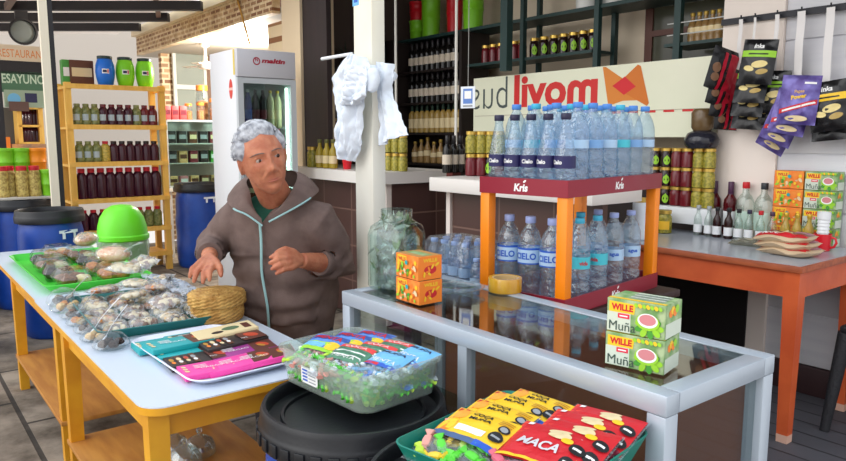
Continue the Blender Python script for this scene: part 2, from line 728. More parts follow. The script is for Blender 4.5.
on_tray(pk, 'pink chocolate bar at the tray corner, lowest of the fanned pink ones', .165, -.050, .0045, -7, 0)
on_tray(pk, 'pink chocolate bar in the middle of the pink fan', .188, .022, .012, -13, 6)
on_tray(pk, 'pink chocolate bar at the woman\'s end of the pink fan', .206, .080, .018, -19, 7)
on_tray(dk, 'dark chocolate bar with pictured nuts between teal and pink bars', .058, -.050, .0045, -6)
on_tray(pu, 'purple chocolate bar tucked behind the fanned pink bars', .085, .075, .012, -10, 4)
on_tray(dk, 'dark chocolate bar lying in the middle of the tray', .000, .085, .022, -4, 3)
on_tray(tl, 'teal chocolate bar nearest the dark pictured bar', -.055, -.048, .0045, -4)
on_tray(tl, 'teal chocolate bar stacked across the other teal bars', -.095, -.060, .023, 0)
on_tray(tl, 'teal chocolate bar furthest along the tray, beside the cream bar', -.180, .040, .0045, -4)
on_tray(cr, 'cream wrapped chocolate bar near the wicker basket', -.095, .100, .032, -8, 4)
on_tray(tl, 'teal chocolate bar at the outer end of the tray, flat on it', -.175, -.070, .0045, -4)

# ------------------------------------------------------------------ wicker basket
WICK = M('wicker', (206, 164, 92), .65, var=(30, (168, 122, 58), 3), bump=(160, .25))
bk = thing('wicker_basket', 'round lidded straw basket under the woman\'s hand', 'basket', GO(2.575, 1.00, .7005))
bk.scale = (1, 1, 1.22)


def woven(prof, n=56, amp=.0022):
    b = MB()
    vs, fs = [], []
    for j, (r, z) in enumerate(prof):
        for k in range(n):
            q = r+(amp if (k//2+j) % 2 else -amp)*(1 if r > .01 else 0)
            vs.append((q*math.cos(2*PI*k/n), q*math.sin(2*PI*k/n), z+(.0012 if (k//2+j) % 2 else 0)))
    for j in range(len(prof)-1):
        for k in range(n):
            k2 = (k+1) % n
            fs.append((j*n+k, j*n+k2, (j+1)*n+k2, (j+1)*n+k))
    fs.append(tuple(reversed(range(n))))
    fs.append(tuple(range((len(prof)-1)*n, len(prof)*n)))
    return b.add(vs, fs)


woven([(.088, 0)]+[(.094+.006*math.sin(j/9*PI), .004+j*.0056) for j in range(10)]).build('basket_body', WICK, bk, sharp=0)
woven([(.104, .052), (.108, .055)]+[(.108, .060+j*.0055) for j in range(5)]+[(.106, .086), (.100, .090)]+[(.094-.0075*j, .092+.0006*j) for j in range(12)]).build('basket_lid', WICK, bk, sharp=0)

# ------------------------------------------------------------------ wrapped sweets in the dark teal tray
tt = thing('sweets_tray', 'dark teal tray piled with clear bags of cookies and chocolates', 'tray', GO(2.83, .80, .7005), RZ-rad(3))
tray_mb([(.60, .40, 0, -.01), (.66, .46, .036, .01), (.652, .452, .038, .01), (.60, .40, .006, -.01)], .03).build('tray_shell', M('dark_teal_plastic', (16, 108, 104), .4), tt)
COOK = [M('cookie_beige', (230, 194, 136), .7, var=(60, (200, 152, 96)), bump=(120, .5)), M('cookie_dark', (62, 40, 32), .6, var=(60, (38, 26, 24)), bump=(120, .5)),
        M('cookie_cream', (246, 228, 186), .7, var=(50, (226, 200, 140)), bump=(120, .5)), M('cookie_orange', (218, 142, 70), .7, var=(60, (180, 100, 50)), bump=(120, .5)),
        M('cookie_brown', (140, 92, 56), .7, var=(60, (104, 64, 40)), bump=(120, .5))]


def packet_maker(seed, cols, w=.105, d=.085, h=.03, lump=.0125, n=14):
    def mk():
        r = random.Random(seed)
        t = thing('cookie_packet', None, 'packet of sweets')

        def film(s, q, top):
            x, y = (s-.5)*w, (q-.5)*d
            e = max(0, 1-(2*s-1)**4)*max(0, 1-(2*q-1)**4)
            z = h*.5+(h*.55*e if top else -h*.5*e)+.004*noise.noise(Vector((x*60, y*60, seed)))*(1 if top else .1)*e
            if abs(2*s-1) > .92:
                z += .004*math.sin(q*19+seed)
            return (x, y, max(z, 0.0005))
        b = MB()
        b.sheet(lambda s, q: film(s, q, True), 14, 12)
        b.sheet(lambda s, q: film(1-s, q, False), 14, 12)
        b.build('wrapper', BAGFILM, t)
        for k in range(n):
            c = MB()
            a = 2*PI*k/n+seed
            rr = (.36 if k % 2 else .17) if k else 0
            L = lump*(.8+.4*r.random())
            ph = r.random()*9
            c.ball((0, 0, 0), (L, L*.85, h*.36), 10, 6, fn=lambda p: Vector(p)*(1+.25*noise.noise(Vector(p)*70+Vector((ph, seed, k)))))
            o = c.build('cookie', r.choice(cols), t)
            o.location = (rr*w*math.cos(a)*.95, rr*d*math.sin(a)*.95, h*.47)
            o.rotation_euler = (r.uniform(-.3, .3), r.uniform(-.3, .3), r.random()*6)
        return t
    return mk


PK = [Proto(packet_maker(1, [COOK[1], COOK[0], COOK[2]])), Proto(packet_maker(2, [COOK[0], COOK[2]])), Proto(packet_maker(3, [COOK[1], COOK[2], COOK[2], COOK[4]])), Proto(packet_maker(4, [COOK[3], COOK[0], COOK[4], COOK[2]]))]
PDESC = ['dark and beige cookies', 'pale beige cookies', 'chocolate and cream sweets', 'orange and brown cookies']
ROWS = ORD
CLS = ['outer edge', 'second from outer edge', 'second from basket side', 'basket side']
for i in range(5):
    for j in range(4):
        k = (i*3+j*2+(i*j) % 3) % 4
        x, y = .245-.118*i+R.uniform(-.012, .012), -.155+.103*j+R.uniform(-.01, .01)
        p = tt.matrix_basis @ Vector((x, y, .012))
        PK[k].put('packet of %s, %s row from the chocolate, %s' % (PDESC[k], ROWS[i], CLS[j]), p, group='clear sweet packets in the teal tray',
                  rot=(R.uniform(-.10, .10), R.uniform(-.10, .10), RZ+R.uniform(-.5, .5)+(PI/2 if (i+j) % 2 else 0)), scale=(1.1, 1.1, 1.15))
# second layer, towards the far end
for n_, (x, y, z, k, w) in enumerate(((-.16, .10, .055, 3, 'above the pile beside the plastic sheet'), (-.27, .03, .058, 1, 'at the far end of the pile'), (-.22, -.10, .056, 3, 'topping the far outer corner'), (-.06, -.02, .054, 1, 'in the middle of the pile'),
                                      (-.28, .14, .056, 0, 'next to the green bin'), (.10, .06, .05, 2, 'low in the pile near the basket'))):
    p = tt.matrix_basis @ Vector((x, y, z))
    PK[k].put('packet of %s lying on top %s' % (PDESC[k], w), p, rot=(R.uniform(-.25, .25), R.uniform(-.2, .2), RZ+R.uniform(-1, 1)), group='clear sweet packets on top of the pile', scale=(1.25, 1.2, 1.1))

# crumpled clear sheet between the pile and the basket
b = MB()


def crump(s, q):
    x, y = -.40+.62*s, .10+.19*q
    z = .060+.055*(1-q)*(.6+.4*noise.noise(Vector((s*4, q*3, 1))))+.025*noise.noise(Vector((s*14, q*9, 5)))-.03*q
    return (x, y+.02*noise.noise(Vector((s*9, q*7, 8))), max(z, .006))


b.sheet(crump, 46, 18)
o = b.build('plastic_sheet', FILM('crumpled_sheet', (238, 243, 250), .14, rough=.15, haze=.34, bump=(26, 1.0), hazecol=(222, 230, 245)), None, sharp=0, loc=GO(2.83, .80, .702), rz=RZ)
tag(o, 'crumpled clear plastic sheet beside the sweets tray', 'plastic sheet')

# ------------------------------------------------------------------ dessert cups with spoons along the outer edge
CUPP = FILM('clear_cup', (240, 244, 246), .07, bump=(18, .3))
SPOON = M('white_spoon', (240, 240, 244), .35)


def cup_maker(seed, cols, n):
    def mk():
        r = random.Random(seed)
        t = thing('dessert_cup', None, 'dessert cup')
        b = MB()
        b.lathe([(0, .001), (.044, .001), (.052, .006), (.056, .012), (.050, .030), (.034, .048), (.012, .056), (0, .057)], 24)
        b.build('clear_dome', CUPP, t)
        for k in range(n):
            a = 2*PI*k/n+seed
            q = MB()
            q.ball((0, 0, 0), (.017, .015, .012), 10, 6, fn=lambda p: Vector(p)*(1+.3*noise.noise(Vector(p)*90+Vector((k, seed, 0)))))
            o = q.build('filling', r.choice(cols), t)
            o.location = (.023*math.cos(a), .023*math.sin(a), .018)
        return t
    return mk


def spoon_maker():
    t = thing('plastic_spoon', None, 'spoon')
    b = MB()
    b.tube([(-.055, 0, .0), (-.02, 0, .004), (.03, 0, .003), (.075, 0, 0)], [.003, .0022, .0026, .0038], 8, flat=.4)
    b.build('handle', SPOON, t)
    b = MB()
    b.ball((-.072, 0, -.001), (.022, .0135, .004), 12, 6)
    b.build('bowl', SPOON, t)
    return t


CP = [Proto(cup_maker(1, [COOK[1]], 4)), Proto(cup_maker(2, [COOK[0], COOK[3]], 4)), Proto(cup_maker(5, [COOK[4], COOK[1]], 4))]
SP = Proto(spoon_maker)
cups = [(2.43, .575, 0, 'nearest the chocolate tray, dark filling'), (2.56, .565, 1, 'second from the chocolate tray, yellow filling'), (2.68, .57, 2, 'third from the chocolate tray'),
        (2.81, .57, 1, 'fourth from the chocolate tray'), (2.94, .575, 2, 'fifth from the chocolate tray'), (3.07, .57, 1, 'sixth from the chocolate tray'), (3.20, .58, 2, 'seventh, at the table end')]
for (u, v, k, w) in cups:
    CP[k].put('clear dessert cup along the table edge, %s' % w, GO(u, v, .7015), R.random()*3, 'dessert cups on the table edge', scale=(1.08, 1.08, 1.0) if u < 3 else (1.2, 1.2, 1.3))
for n_, (u, v, z, a, t) in enumerate(((2.47, .60, .775, 60, 55), (2.60, .60, .775, 75, 50), (2.86, .60, .775, 20, 42), (3.05, .61, .80, 25, 38))):
    SP.put('white plastic spoon leaning on the %s dessert cup from the chocolate tray' % ('first', 'second', 'fourth', 'sixth')[n_], GO(u, v, z), rot=(0, rad(-t), RZ+rad(a)), group='white spoons on the dessert cups')

# ------------------------------------------------------------------ lime tray on the rear table
lt = thing('pastry_tray', 'lime green tray of wrapped pastries on the rear table', 'tray', GO(4.12, .82, .6755), RZ)
tray_mb([(1.06, .42, 0, -.01), (1.12, .50, .04, .01), (1.11, .49, .042, .01), (1.06, .42, .006, -.01)], .04).build('tray_shell', M('lime_plastic', (70, 205, 55), .4), lt)


def pastry_maker(seed, cols, w, d, h):
    def mk():
        r = random.Random(seed)
        t = thing('pastry_box', None, 'pastry box')
        b = tray_mb([(w*.8, d*.8, .0, 0), (w, d, h*.5, 0), (w*.98, d*.98, h*.55, 0), (w*.7, d*.7, h, 0)], .02, 3)
        b.build('clear_clamshell', CUPP, t)
        for k in range(4):
            q = MB()
            q.ball((0, 0, 0), (w*.2, d*.24, h*.30), 12, 7, fn=lambda p: Vector(p)*(1+.22*noise.noise(Vector(p)*40+Vector((k, seed, 0)))))
            o = q.build('pastry', r.choice(cols), t)
            o.location = (w*(-.2+.4*(k % 2)), d*(-.2+.4*(k//2)), h*.36)
        return t
    return mk


PB = [Proto(pastry_maker(1, [COOK[3], COOK[0]], .20, .16, .085)), Proto(pastry_maker(2, [COOK[4], COOK[2]], .20, .16, .085)), Proto(pastry_maker(3, [COOK[1], COOK[4]], .20, .16, .085))]
for n_, (x, y, k, w) in enumerate(((.42, -.10, 1, 'at the tray end by the dessert cups'), (.40, .09, 0, 'at the tray end, woman\'s side'), (.20, -.12, 2, 'second along the outer rim'), (.17, .08, 0, 'second along the inner rim'),
                                 (-.04, -.11, 1, 'third along the outer rim'), (-.06, .09, 2, 'third along the inner rim'), (-.28, -.10, 2, 'fourth along the outer rim'), (-.30, .09, 1, 'fourth along the inner rim'), (-.45, 0, 0, 'at the far tray end'))):
    p = lt.matrix_basis @ Vector((x, y, .0075))
    PB[k].put('clear box of pastries in the lime tray, %s' % w, p, RZ+R.uniform(-.2, .2), 'pastry boxes in the lime tray')
# bread in clear bags on the pile
BREAD = M('bread_crust', (226, 140, 62), .6, var=(14, (244, 212, 160), 4), bump=(40, .3))


def bread_maker():
    t = thing('bagged_bread', None, 'bread')
    b = MB()
    b.ball((0, 0, .045), (.095, .065, .045), 20, 12, fn=lambda p: Vector(p)+Vector((0, 0, .012*noise.noise(Vector(p)*18))))
    b.build('loaf', BREAD, t)
    b = MB()
    b.ball((0, 0, .048), (.108, .075, .051), 24, 14, fn=lambda p: Vector((p[0], p[1], max(.0, p[2]+.008*noise.noise(Vector(p)*50)))))
    b.build('clear_bag', BAGFILM, t)
    b = MB()
    b.tube([(.085, 0, .07), (.12, .01, .10), (.15, .03, .115), (.17, .04, .12)], [.025, .008, .02, .004], 8, flat=.4)
    b.build('bag_tail', BAGFILM, t)
    return t


BRD = Proto(bread_maker)
BRD.put('orange crusted loaf in a clear bag, nearest the sweets tray', GO(3.78, .93, .765), RZ+.6, 'bagged loaves on the pastry pile', scale=(.95, .95, .85))
BRD.put('orange crusted loaf in a clear bag, beside the blue barrel end', GO(4.45, .95, .765), RZ-.5, 'bagged loaves on the pastry pile', scale=(.95, .9, .8))
PK[2].put('clear packet of chocolates leaning against the green bin', GO(3.52, 1.0, .768), rot=(.4, .1, RZ+.3), scale=(1.5, 1.5, 1.3))
PK[1].put('clear packet of pale cookies lying by the bin foot', GO(3.45, .90, .768), rot=(.1, .1, RZ+.9), scale=(1.5, 1.5, 1.2))

# ------------------------------------------------------------------ lime dome bin
db = thing('dome_bin', 'lime green bin with a rounded dome lid behind the pastries', 'bin', GO(4.97, 1.29, 0))
db.scale = (.88, .88, .97)
b = MB()
b.lathe([(0, 0), (.15, 0), (.155, .01), (.175, .72), (.18, .735), (.17, .735), (0, .73)], 32)
b.build('bin_body', M('pale_green_plastic', (148, 205, 120), .45), db)
b = MB()
b.lathe([(.188, .735), (.192, .74), (.192, .765), (.182, .775), (.176, .83), (.158, .89), (.12, .945), (.07, .972), (0, .98)], 32)
b.build('dome_lid', M('lime_dome', (110, 222, 40), .35), db)
b = MB()
b.sheet(lambda s, q: ((.186+.014*noise.noise(Vector((s*22, q*5, 3))))*math.cos(s*2*PI), (.186+.014*noise.noise(Vector((s*22, q*5, 3))))*math.sin(s*2*PI), .30+.43*q), 60, 12)
b.build('bin_liner', FILM('bin_liner_film', (230, 240, 228), .1, rough=.2, haze=.3, bump=(24, 1)), db, sharp=0)

# ------------------------------------------------------------------ glass domes on the lower shelf
DG = FILM('dome_glass', (240, 246, 246), .12, rough=.05, haze=.10)


def dome_maker():
    t = thing('glass_dome', None, 'glass cover')
    b = MB()
    b.lathe([(.058, 0), (.06, .004), (.058, .03), (.046, .055), (.02, .07), (.008, .074), (.008, .080)], 28)
    b.lathe([(.056, .003), (.055, .029), (.044, .053), (.018, .068), (0, .070)], 28)
    b.build('bell', DG, t)
    b = MB()
    b.ball((0, 0, .090), (.012, .012, .011), 14, 8)
    b.build('knob', M('knob_glass', (225, 232, 232), .05, trans=.9, ior=1.45), t)
    return t


GD = Proto(dome_maker)
for (px, py, w) in ((173, 452, 'nearest the yellow leg'), (200, 453, 'nearest the shelf edge'), (185, 464, 'in front of the other two')):
    u, v = PZ(px, py, .2205)
    GD.put('small glass dome on the lower shelf, %s' % w, GO(u, v, .2205), 0, 'glass domes on the lower shelf')

# ================================================================== drums, candy, display cabinet
STICK = M('white_paint_mark', (225, 232, 240), .5)


def drum_maker(label, loc, r=.222, h=.70, marks=1, lidr=None, rz=0, handles=True):
    t = thing('plastic_drum', label, 'barrel', loc, rz)
    b = MB()
    b.lathe([(0, 0), (r*.9, 0), (r*.97, .02), (r, .08), (r*1.02, h*.33), (r*1.0, h*.36), (r*1.03, h*.6), (r*1.0, h*.66), (r*.99, h*.86), (r*.93, h-.06), (r*.95, h-.055), (0, h-.056)], 48)
    b.build('drum_body', DRUM, t)
    L = r*1.055
    b = MB()
    b.lathe([(r*.96, h-.052), (L, h-.052), (L*1.01, h-.045), (L*1.01, h-.012), (L, h-.006), (L*.985, h), (L*.985, h+.022), (L*.96, h+.035), (L*.925, h+.035), (L*.91, h+.03), (L*.90, h+.002), (L*.78, h-.002), (L*.77, h+.006), (L*.74, h+.006), (L*.73, h-.001), (0, h)], 64)
    lid = b.build('drum_lid', BLK, t)
    if handles:
        b = MB()
        for k in range(36):
            a = 2*PI*k/36
            b.T = Matrix.Rotation(a, 4, 'Z')
            b.box(L*1.005, L*1.03, -.013, .013, h-.046, h-.014, .002)
        b.T = None
        b.build('grip_rib_ring', BLK, lid)
    if marks:
        p = Print(cylw(r*1.02), maxd=.03)
        p.poly([(-.07, h-.10), (-.07, h-.12), (-.05, h-.12), (-.05, h-.16), (-.03, h-.16), (-.03, h-.12), (.03, h-.12), (.03, h-.16), (.05, h-.16), (.05, h-.12), (.07, h-.12), (.07, h-.10)], STICK)
        p.build('white_handle_mark', t)
    return t


drum_maker('blue drum with ribbed black lid under the clear candy box', GO(1.475, .925), r=.228, rz=rad(65))
drum_maker('blue drum with black lid under the green candy tray', GO(.978, .905), rz=rad(65))

# ------------------------------------------------------------------ candy bags
CB = FILM('candy_bag_film', (244, 247, 250), .09, rough=.12, haze=.10, bump=(50, .8))


def candy_bag(seed, head, cols, texts, w=.15, d=.20, h=.03, headl=.115, seal=None):
    """clear bag of wrapped candies with a printed header card; lies flat, header towards +y"""
    def mk():
        r = random.Random(seed)
        t = thing('candy_bag', None, 'bag of candy')

        def film(s, q, up):
            x, y = (s-.5)*w, (q-.5)*d
            e = max(0, 1-(2*s-1)**4)*max(0, 1-(2*q-1)**4)
            return (x, y, h*.5+(h*.5*e if up else -h*.5*e)+.0035*noise.noise(Vector((x*45, y*45, seed)))*(e if up else 0)+.001)
        b = MB()
        b.sheet(lambda s, q: film(s, q, 1), 14, 18)
        b.sheet(lambda s, q: film(1-s, q, 0), 14, 18)
        b.build('clear_wrap', CB, t, sharp=0)
        n = 0
        for iy in range(6):
            for ix in range(4):
                c = MB()
                c.tube([(-.026, 0, .002), (-.015, 0, 0), (-.012, 0, 0), (0, 0, .001), (.012, 0, 0), (.015, 0, 0), (.026, 0, .003)], [.012, .004, .009, .0105, .009, .004, .012], 7, flat=.62)
                o = c.build('candy', r.choice(cols), t)
                y = -d/2+.022+iy*(d-.045)/5.0
                o.location = (-w/2+.026+ix*(w-.052)/3+r.uniform(-.006, .006), y+r.uniform(-.006, .006), h*.5+(.011 if y < d/2-headl else -.004))
                if y >= d/2-headl-.012:
                    o.scale = (.7, .7, .55)
                o.rotation_euler = (0, r.uniform(-.3, .3), r.random()*3.1)
        if head:
            def wp(a, q, off):
                s, tq = a/w+.5, q/d+.5
                f = film(min(max(s, 0), 1), min(max(tq, 0), 1), 1)
                return (a, q, f[2]+.0015+off)
            p = Print(wp, maxd=.012)
            head(p, w, d, headl)
            p.build('header_print', t)
        return t
    return mk


CANG = [M('candy_green', (90, 205, 60), .35), M('candy_lime', (190, 225, 70), .35), M('candy_pale', (215, 235, 205), .35), M('candy_pinkish', (215, 150, 140), .4)]
CANB = [M('candy_blue', (70, 130, 215), .35), M('candy_white', (225, 232, 240), .35), M('candy_sky', (130, 190, 225), .35)]
CANY = [M('candy_yellow', (245, 205, 60), .35), CANG[0], CANG[1], CANG[3]]
CANR = [M('candy_maroon', (130, 40, 60), .4), M('candy_mauve', (190, 130, 150), .4), M('candy_rose', (210, 100, 120), .4)]


def head_mint(p, w, d, hl):
    y0, y1 = d/2-hl, d/2-.004
    p.rect(-w/2+.004, w/2-.004, y0, y1, M('pack_mid_blue', (84, 132, 206), .45))
    p.quad([(-w/2+.004, y1-.05), (w/2-.004, y1-.03), (w/2-.004, y1-.006), (-w/2+.004, y1-.012)], M('pack_deep_blue', (52, 84, 160), .45))
    p.quad([(-w/2+.004, y1-.085), (w*.2, y1-.075), (w*.2, y1-.058), (-w/2+.004, y1-.062)], LIME)
    p.ell(w*.3, y1-.065, .024, .014, YELLOW)
    p.rect(-w/2+.004, w/2-.004, y0, y0+.02, LIME)
    p.rect(-w/2+.004, w*.1, y0+.02, y0+.045, SKYB)
    p.ell(w*.28, y0+.028, .02, .014, YELLOW)
    p.text('MENTA', 0, y1-.028, .024, RED, bold=.03, fit=w*.72)


def head_stripe(p, w, d, hl):
    y0, y1 = d/2-hl, d/2-.004
    p.rect(-w/2+.004, w/2-.004, y0, y1, M('pack_darkgreen', (84, 136, 108), .5))
    for k in range(4):
        p.rect(-w*.40, w*.40, y1-.048-.012*k, y1-.043-.012*k, WHITE if k % 2 else M('pack_moss', (60, 106, 84), .5))
    p.rect(-w/2+.004, w/2-.004, y1-.036, y1-.012, M('pack_red_soft', (225, 70, 70), .5))
    p.text('COCA', 0, y1-.024, .016, WHITE, fit=w*.6)
    p.text('MENTA', 0, y0+.02, .014, WHITE, fit=w*.6)


def head_sky(p, w, d, hl):
    y0, y1 = d/2-hl, d/2-.004
    p.rect(-w/2+.004, w/2-.004, y0, y1, SKYB)
    p.rect(-w/2+.004, w/2-.004, y0, y0+.018, BLUE)
    p.rect(-w/2+.004, 0, y0+.003, y0+.015, RED)
    p.text('MUÑA', 0, y1-.022, .02, NAVY, fit=w*.7, bold=.02)
    p.text('MENTA', 0, y0+.032, .018, WHITE, fit=w*.7)


def head_yellow(p, w, d, hl):
    y0, y1 = d/2-hl, d/2-.004
    p.rect(-w/2+.003, w/2-.003, y0, y1, YELLOW)
    p.ell(-w*.36, y0+.03, .022, .03, ORANGE)
    p.rect(-w*.46, -w*.40, y1-.016, y1-.003, RED)
    p.rect(-w*.36, -w*.30, y1-.014, y1-.003, RED)
    p.rect(-w*.20, w*.22, y0+.016, y0+.034, WHITE)
    p.ell(-w*.32, y1-.03, .016, .02, M('pack_amber', (245, 165, 60), .45))
    p.text('COCA', -w*.02, y1-.018, .013, BLACK, fit=w*.30, bold=.03)
    p.text('MUÑA', -w*.0, y1-.034, .013, BLACK, fit=w*.34, bold=.03)
    for k in range(3):
        p.rect(w*.24, w*.44, y1-.016-.007*k, y1-.013-.007*k, M('pack_mustard', (190, 140, 40), .5))
    p.ell(w*.38, y1-.042, .012, .012, BLACK)
    p.ell(w*.38, y1-.042, .008, .008, GREYP)
    p.ell(w*.37, y0+.03, .015, .015, BLACK)
    p.rect(w*.31, w*.43, y0+.027, y0+.033, GREYP)
    p.rect(-w/2+.003, w/2-.003, y0-.016, y0, M('pack_slate', (70, 95, 135), .5))
    p.rect(w*.2, w*.45, y0-.016, y0+.002, BLUE)


def head_red(p, w, d, hl):
    y0, y1 = d/2-hl, d/2-.004
    p.rect(-w/2+.003, w/2-.003, y0, y1, RED)
    for k in range(6):
        p.poly([(-w*.48, y1-.004-.012*k), (-w*.30, y1-.010-.012*k), (-w*.48, y1-.012-.012*k)], M('pack_red_bright', (230, 75, 50), .45))
    p.rect(-w*.40, -w*.33, y1-.016, y1-.004, WHITE)
    for (ex, ey, ra, rb, an) in ((.05, -.018, .022, .009, .3), (.13, -.026, .018, .009, -.5), (.02, -.030, .014, .008, .9), (.10, -.038, .020, .007, .1)):
        p.ell(w*ex, y1+ey, ra, rb, CREAM, a=an)
    p.ell(w*.22, y1-.045, .012, .009, YELLOW)
    p.text('MACA', -w*.04, y0+.056, .024, M('pack_letter_grey', (200, 200, 205), .4), fit=w*.52, bold=.03, shear=.2)
    for ky in (.030, .072):
        p.ell(w*.38, y0+ky, .015, .015, BLACK)
        p.rect(w*.33, w*.43, y0+ky-.003, y0+ky+.003, WHITE)
    p.rect(-w*.48, w*.30, y0, y0+.008, YELLOW)


MINT, STRI, SKYG, GRN = Proto(candy_bag(1, head_mint, CANG, 0)), Proto(candy_bag(2, head_stripe, [CANB[1], CANG[3], CANG[2]], 0)), Proto(candy_bag(3, head_sky, CANB, 0)), Proto(candy_bag(4, None, CANG[:3], 0, .16, .15, .034))
YEL = Proto(candy_bag(5, head_yellow, CANY, 0, .160, .20, .03, .105))
MAC = Proto(candy_bag(6, head_red, CANR, 0, .160, .20, .03, .135))

# ------------------------------------------------------------------ clear candy box on the first drum
BOXROT = RZ+rad(5)
cb = thing('candy_box', 'clear plastic box full of green and blue candy bags', 'storage box', GO(1.545, .985, .7365), BOXROT)
bw, bd, bh = .395, .28, .098
tray_mb([(bw-.03, bd-.03, 0, -.005), (bw-.008, bd-.008, bh-.012, 0), (bw+.006, bd+.006, bh-.010, 0), (bw+.006, bd+.006, bh, 0), (bw-.012, bd-.012, bh, -.004), (bw-.036, bd-.036, .003, -.008)], .045, 6).build(
    'box_shell', FILM('frosted_box', (240, 248, 244), .06, rough=.2, haze=.22, hazecol=(244, 252, 246)), cb)
p = Print(front(-(bd/2-.0075)), maxd=.05)
p.rect(-.075, .0, .022, .066, WHITE)
for k in range(4):
    p.rect(-.068, -.045, .028+.009*k, .033+.009*k, BLUE)
    p.rect(-.040, -.008, .028+.009*k, .031+.009*k, GREYP)
p.build('paper_label', cb)


def in_box(pr, label, x, y, z, a, tx=0, ty=0, sc=.9):
    p = cb.matrix_basis @ Vector((x, y, z))
    rot = (Matrix.Rotation(BOXROT+rad(a), 3, 'Z') @ Matrix.Rotation(rad(tx), 3, 'X') @ Matrix.Rotation(rad(ty), 3, 'Y')).to_euler()
    return pr.put(label, p, rot=rot, group='candy bags in the clear box', scale=(sc, sc, .9))


for n_, (x, y, a) in enumerate(((-.105, -.092, 0), (.0, -.092, 0), (.105, -.092, 0), (.146, -.005, 90), (.146, .075, 90))):
    in_box(GRN, 'plain bag of green candies pressed upright against the clear wall, %s from the label' % ORD[n_], x, y, .050, a, 78, 0, .52)
b = MB()
rc_ = random.Random(9)
for k in range(230):
    c = Vector((rc_.uniform(-.158, .158), rc_.uniform(-.10, .10), rc_.uniform(.016, .060)))
    if k % 3:
        if k % 2:
            c.y = -.100+rc_.uniform(0, .012)
        else:
            c.x = .158-rc_.uniform(0, .012)
    b.T = Matrix.Translation(c) @ Matrix.Rotation(rc_.random()*6.3, 4, 'Z') @ Matrix.Rotation(rc_.uniform(-.8, .8), 4, 'Y')
    b.tube([(-.018, 0, .001), (-.010, 0, 0), (0, 0, .001), (.010, 0, 0), (.018, 0, .002)], [.007, .0065, .009, .0065, .007], 6, flat=.7, mi=rc_.choice((0, 0, 0, 1, 1, 2)))
b.T = None
lc_ = b.build('loose_candies', CANG[:3], None, loc=cb.location, rz=BOXROT)
tag(lc_, 'green wrapped candies filling the bottom of the clear box', 'candies', None, 'stuff')
# header edges of the rows face the back of the box (towards +y of the box)
in_box(GRN, 'plain bag of bright green candies at the front of the clear box', .085, -.045, .008, 8, sc=.92)
in_box(GRN, 'plain bag of green candies under the others in the clear box', -.075, -.04, .006, 95, sc=.9)
in_box(SKYG, 'sky blue bag of candies flat on the clear box floor', .09, .06, .006, 88, sc=.9)
in_box(MINT, 'blue headed mint bag flat on the clear box floor', -.085, .06, .006, 85, sc=.85)
in_box(GRN, 'plain bag of bright green candies heaped by the front corner of the box', .090, -.055, .052, -10, 2, sc=.90)
in_box(MINT, 'blue and lime headed mint bag at the paper label end of the box', -.115, -.050, .062, 16, 15, sc=.86)
in_box(MINT, 'blue and lime headed mint bag in the middle of its row', -.090, .012, .062, 14, 15, sc=.86)
in_box(MINT, 'blue and lime headed mint bag at the back corner of the box', -.065, .068, .062, 12, 15, sc=.86)
in_box(STRI, 'dark green bag with red stripe, lowest of its fan', .005, -.050, .062, 12, 15, sc=.84)
in_box(STRI, 'dark green bag with red stripe, middle of its fan', .028, .005, .062, 10, 15, sc=.84)
in_box(STRI, 'dark green bag with red stripe, topmost of its fan', .05, .058, .062, 8, 15, sc=.84)
in_box(SKYG, 'sky blue headed bag of candies beside the cabinet corner of the box', .108, -.01, .062, 6, 14, sc=.82)
in_box(SKYG, 'sky blue headed bag of candies overhanging the box rim', .125, .062, .064, -4, 14, sc=.82)

# ------------------------------------------------------------------ green candy tray on the second drum
GR = RZ+rad(10)
gt = thing('candy_tray', 'square dark green tray of yellow and red candy bags', 'tray', GO(.905, .955, .7365), GR)
gw, gd, gh = .355, .385, .085
tray_mb([(gw-.07, gd-.07, 0, -.005), (gw, gd, gh, 0), (gw-.006, gd-.006, gh+.001, 0), (gw-.076, gd-.076, .004, -.006)], .03, 4).build('tray_shell', M('sea_green_plastic', (14, 122, 106), .4), gt)


def in_tray(pr, label, x, y, z, a, tx=0, ty=0, sc=.9):
    p = gt.matrix_basis @ Vector((x, y, z))
    rot = (Matrix.Rotation(GR+rad(a), 3, 'Z') @ Matrix.Rotation(rad(tx), 3, 'X') @ Matrix.Rotation(rad(ty), 3, 'Y')).to_euler()
    return pr.put(label, p, rot=rot, group='candy bags in the green tray', scale=(sc, sc, .9))


in_tray(GRN, 'plain bag of candies at the bottom of the green tray, near corner', -.07, -.06, .006, 90, sc=1.05)
in_tray(GRN, 'plain bag of candies at the bottom of the green tray, far corner', -.07, .08, .006, 90, sc=1.05)
in_tray(MAC, 'red headed bag flat at the bottom of the green tray', .075, -.06, .006, 0, sc=.85)
in_tray(MAC, 'red headed bag flat at the bottom, back of the green tray', .075, .07, .006, 0, sc=.8)
in_tray(YEL, 'yellow headed candy bag nearest the viewer, its green candies showing', -.078, -.085, .066, 2, 12, sc=.98)
in_tray(YEL, 'yellow headed candy bag, second of the overlapping yellow ones', -.082, -.022, .066, 0, 12, sc=.98)
in_tray(YEL, 'yellow headed candy bag, third of the overlapping yellow ones', -.086, .040, .066, -2, 12, sc=.98)
in_tray(YEL, 'yellow headed candy bag, furthest back by the tray rim', -.062, .085, .066, -5, 11, sc=.98)
in_tray(MAC, 'red headed candy bag nearest the viewer, lettering in full view', .070, -.055, .068, 4, 12, sc=1.0)
in_tray(MAC, 'red headed candy bag, second of the overlapping red ones', .092, -.008, .068, 2, 12, sc=1.0)
in_tray(MAC, 'red headed candy bag, third of the overlapping red ones', .084, .042, .068, 4, 12, sc=1.0)
in_tray(MAC, 'red headed candy bag, furthest back, touching the cabinet glass', .098, .088, .068, 2, 12, sc=1.0)

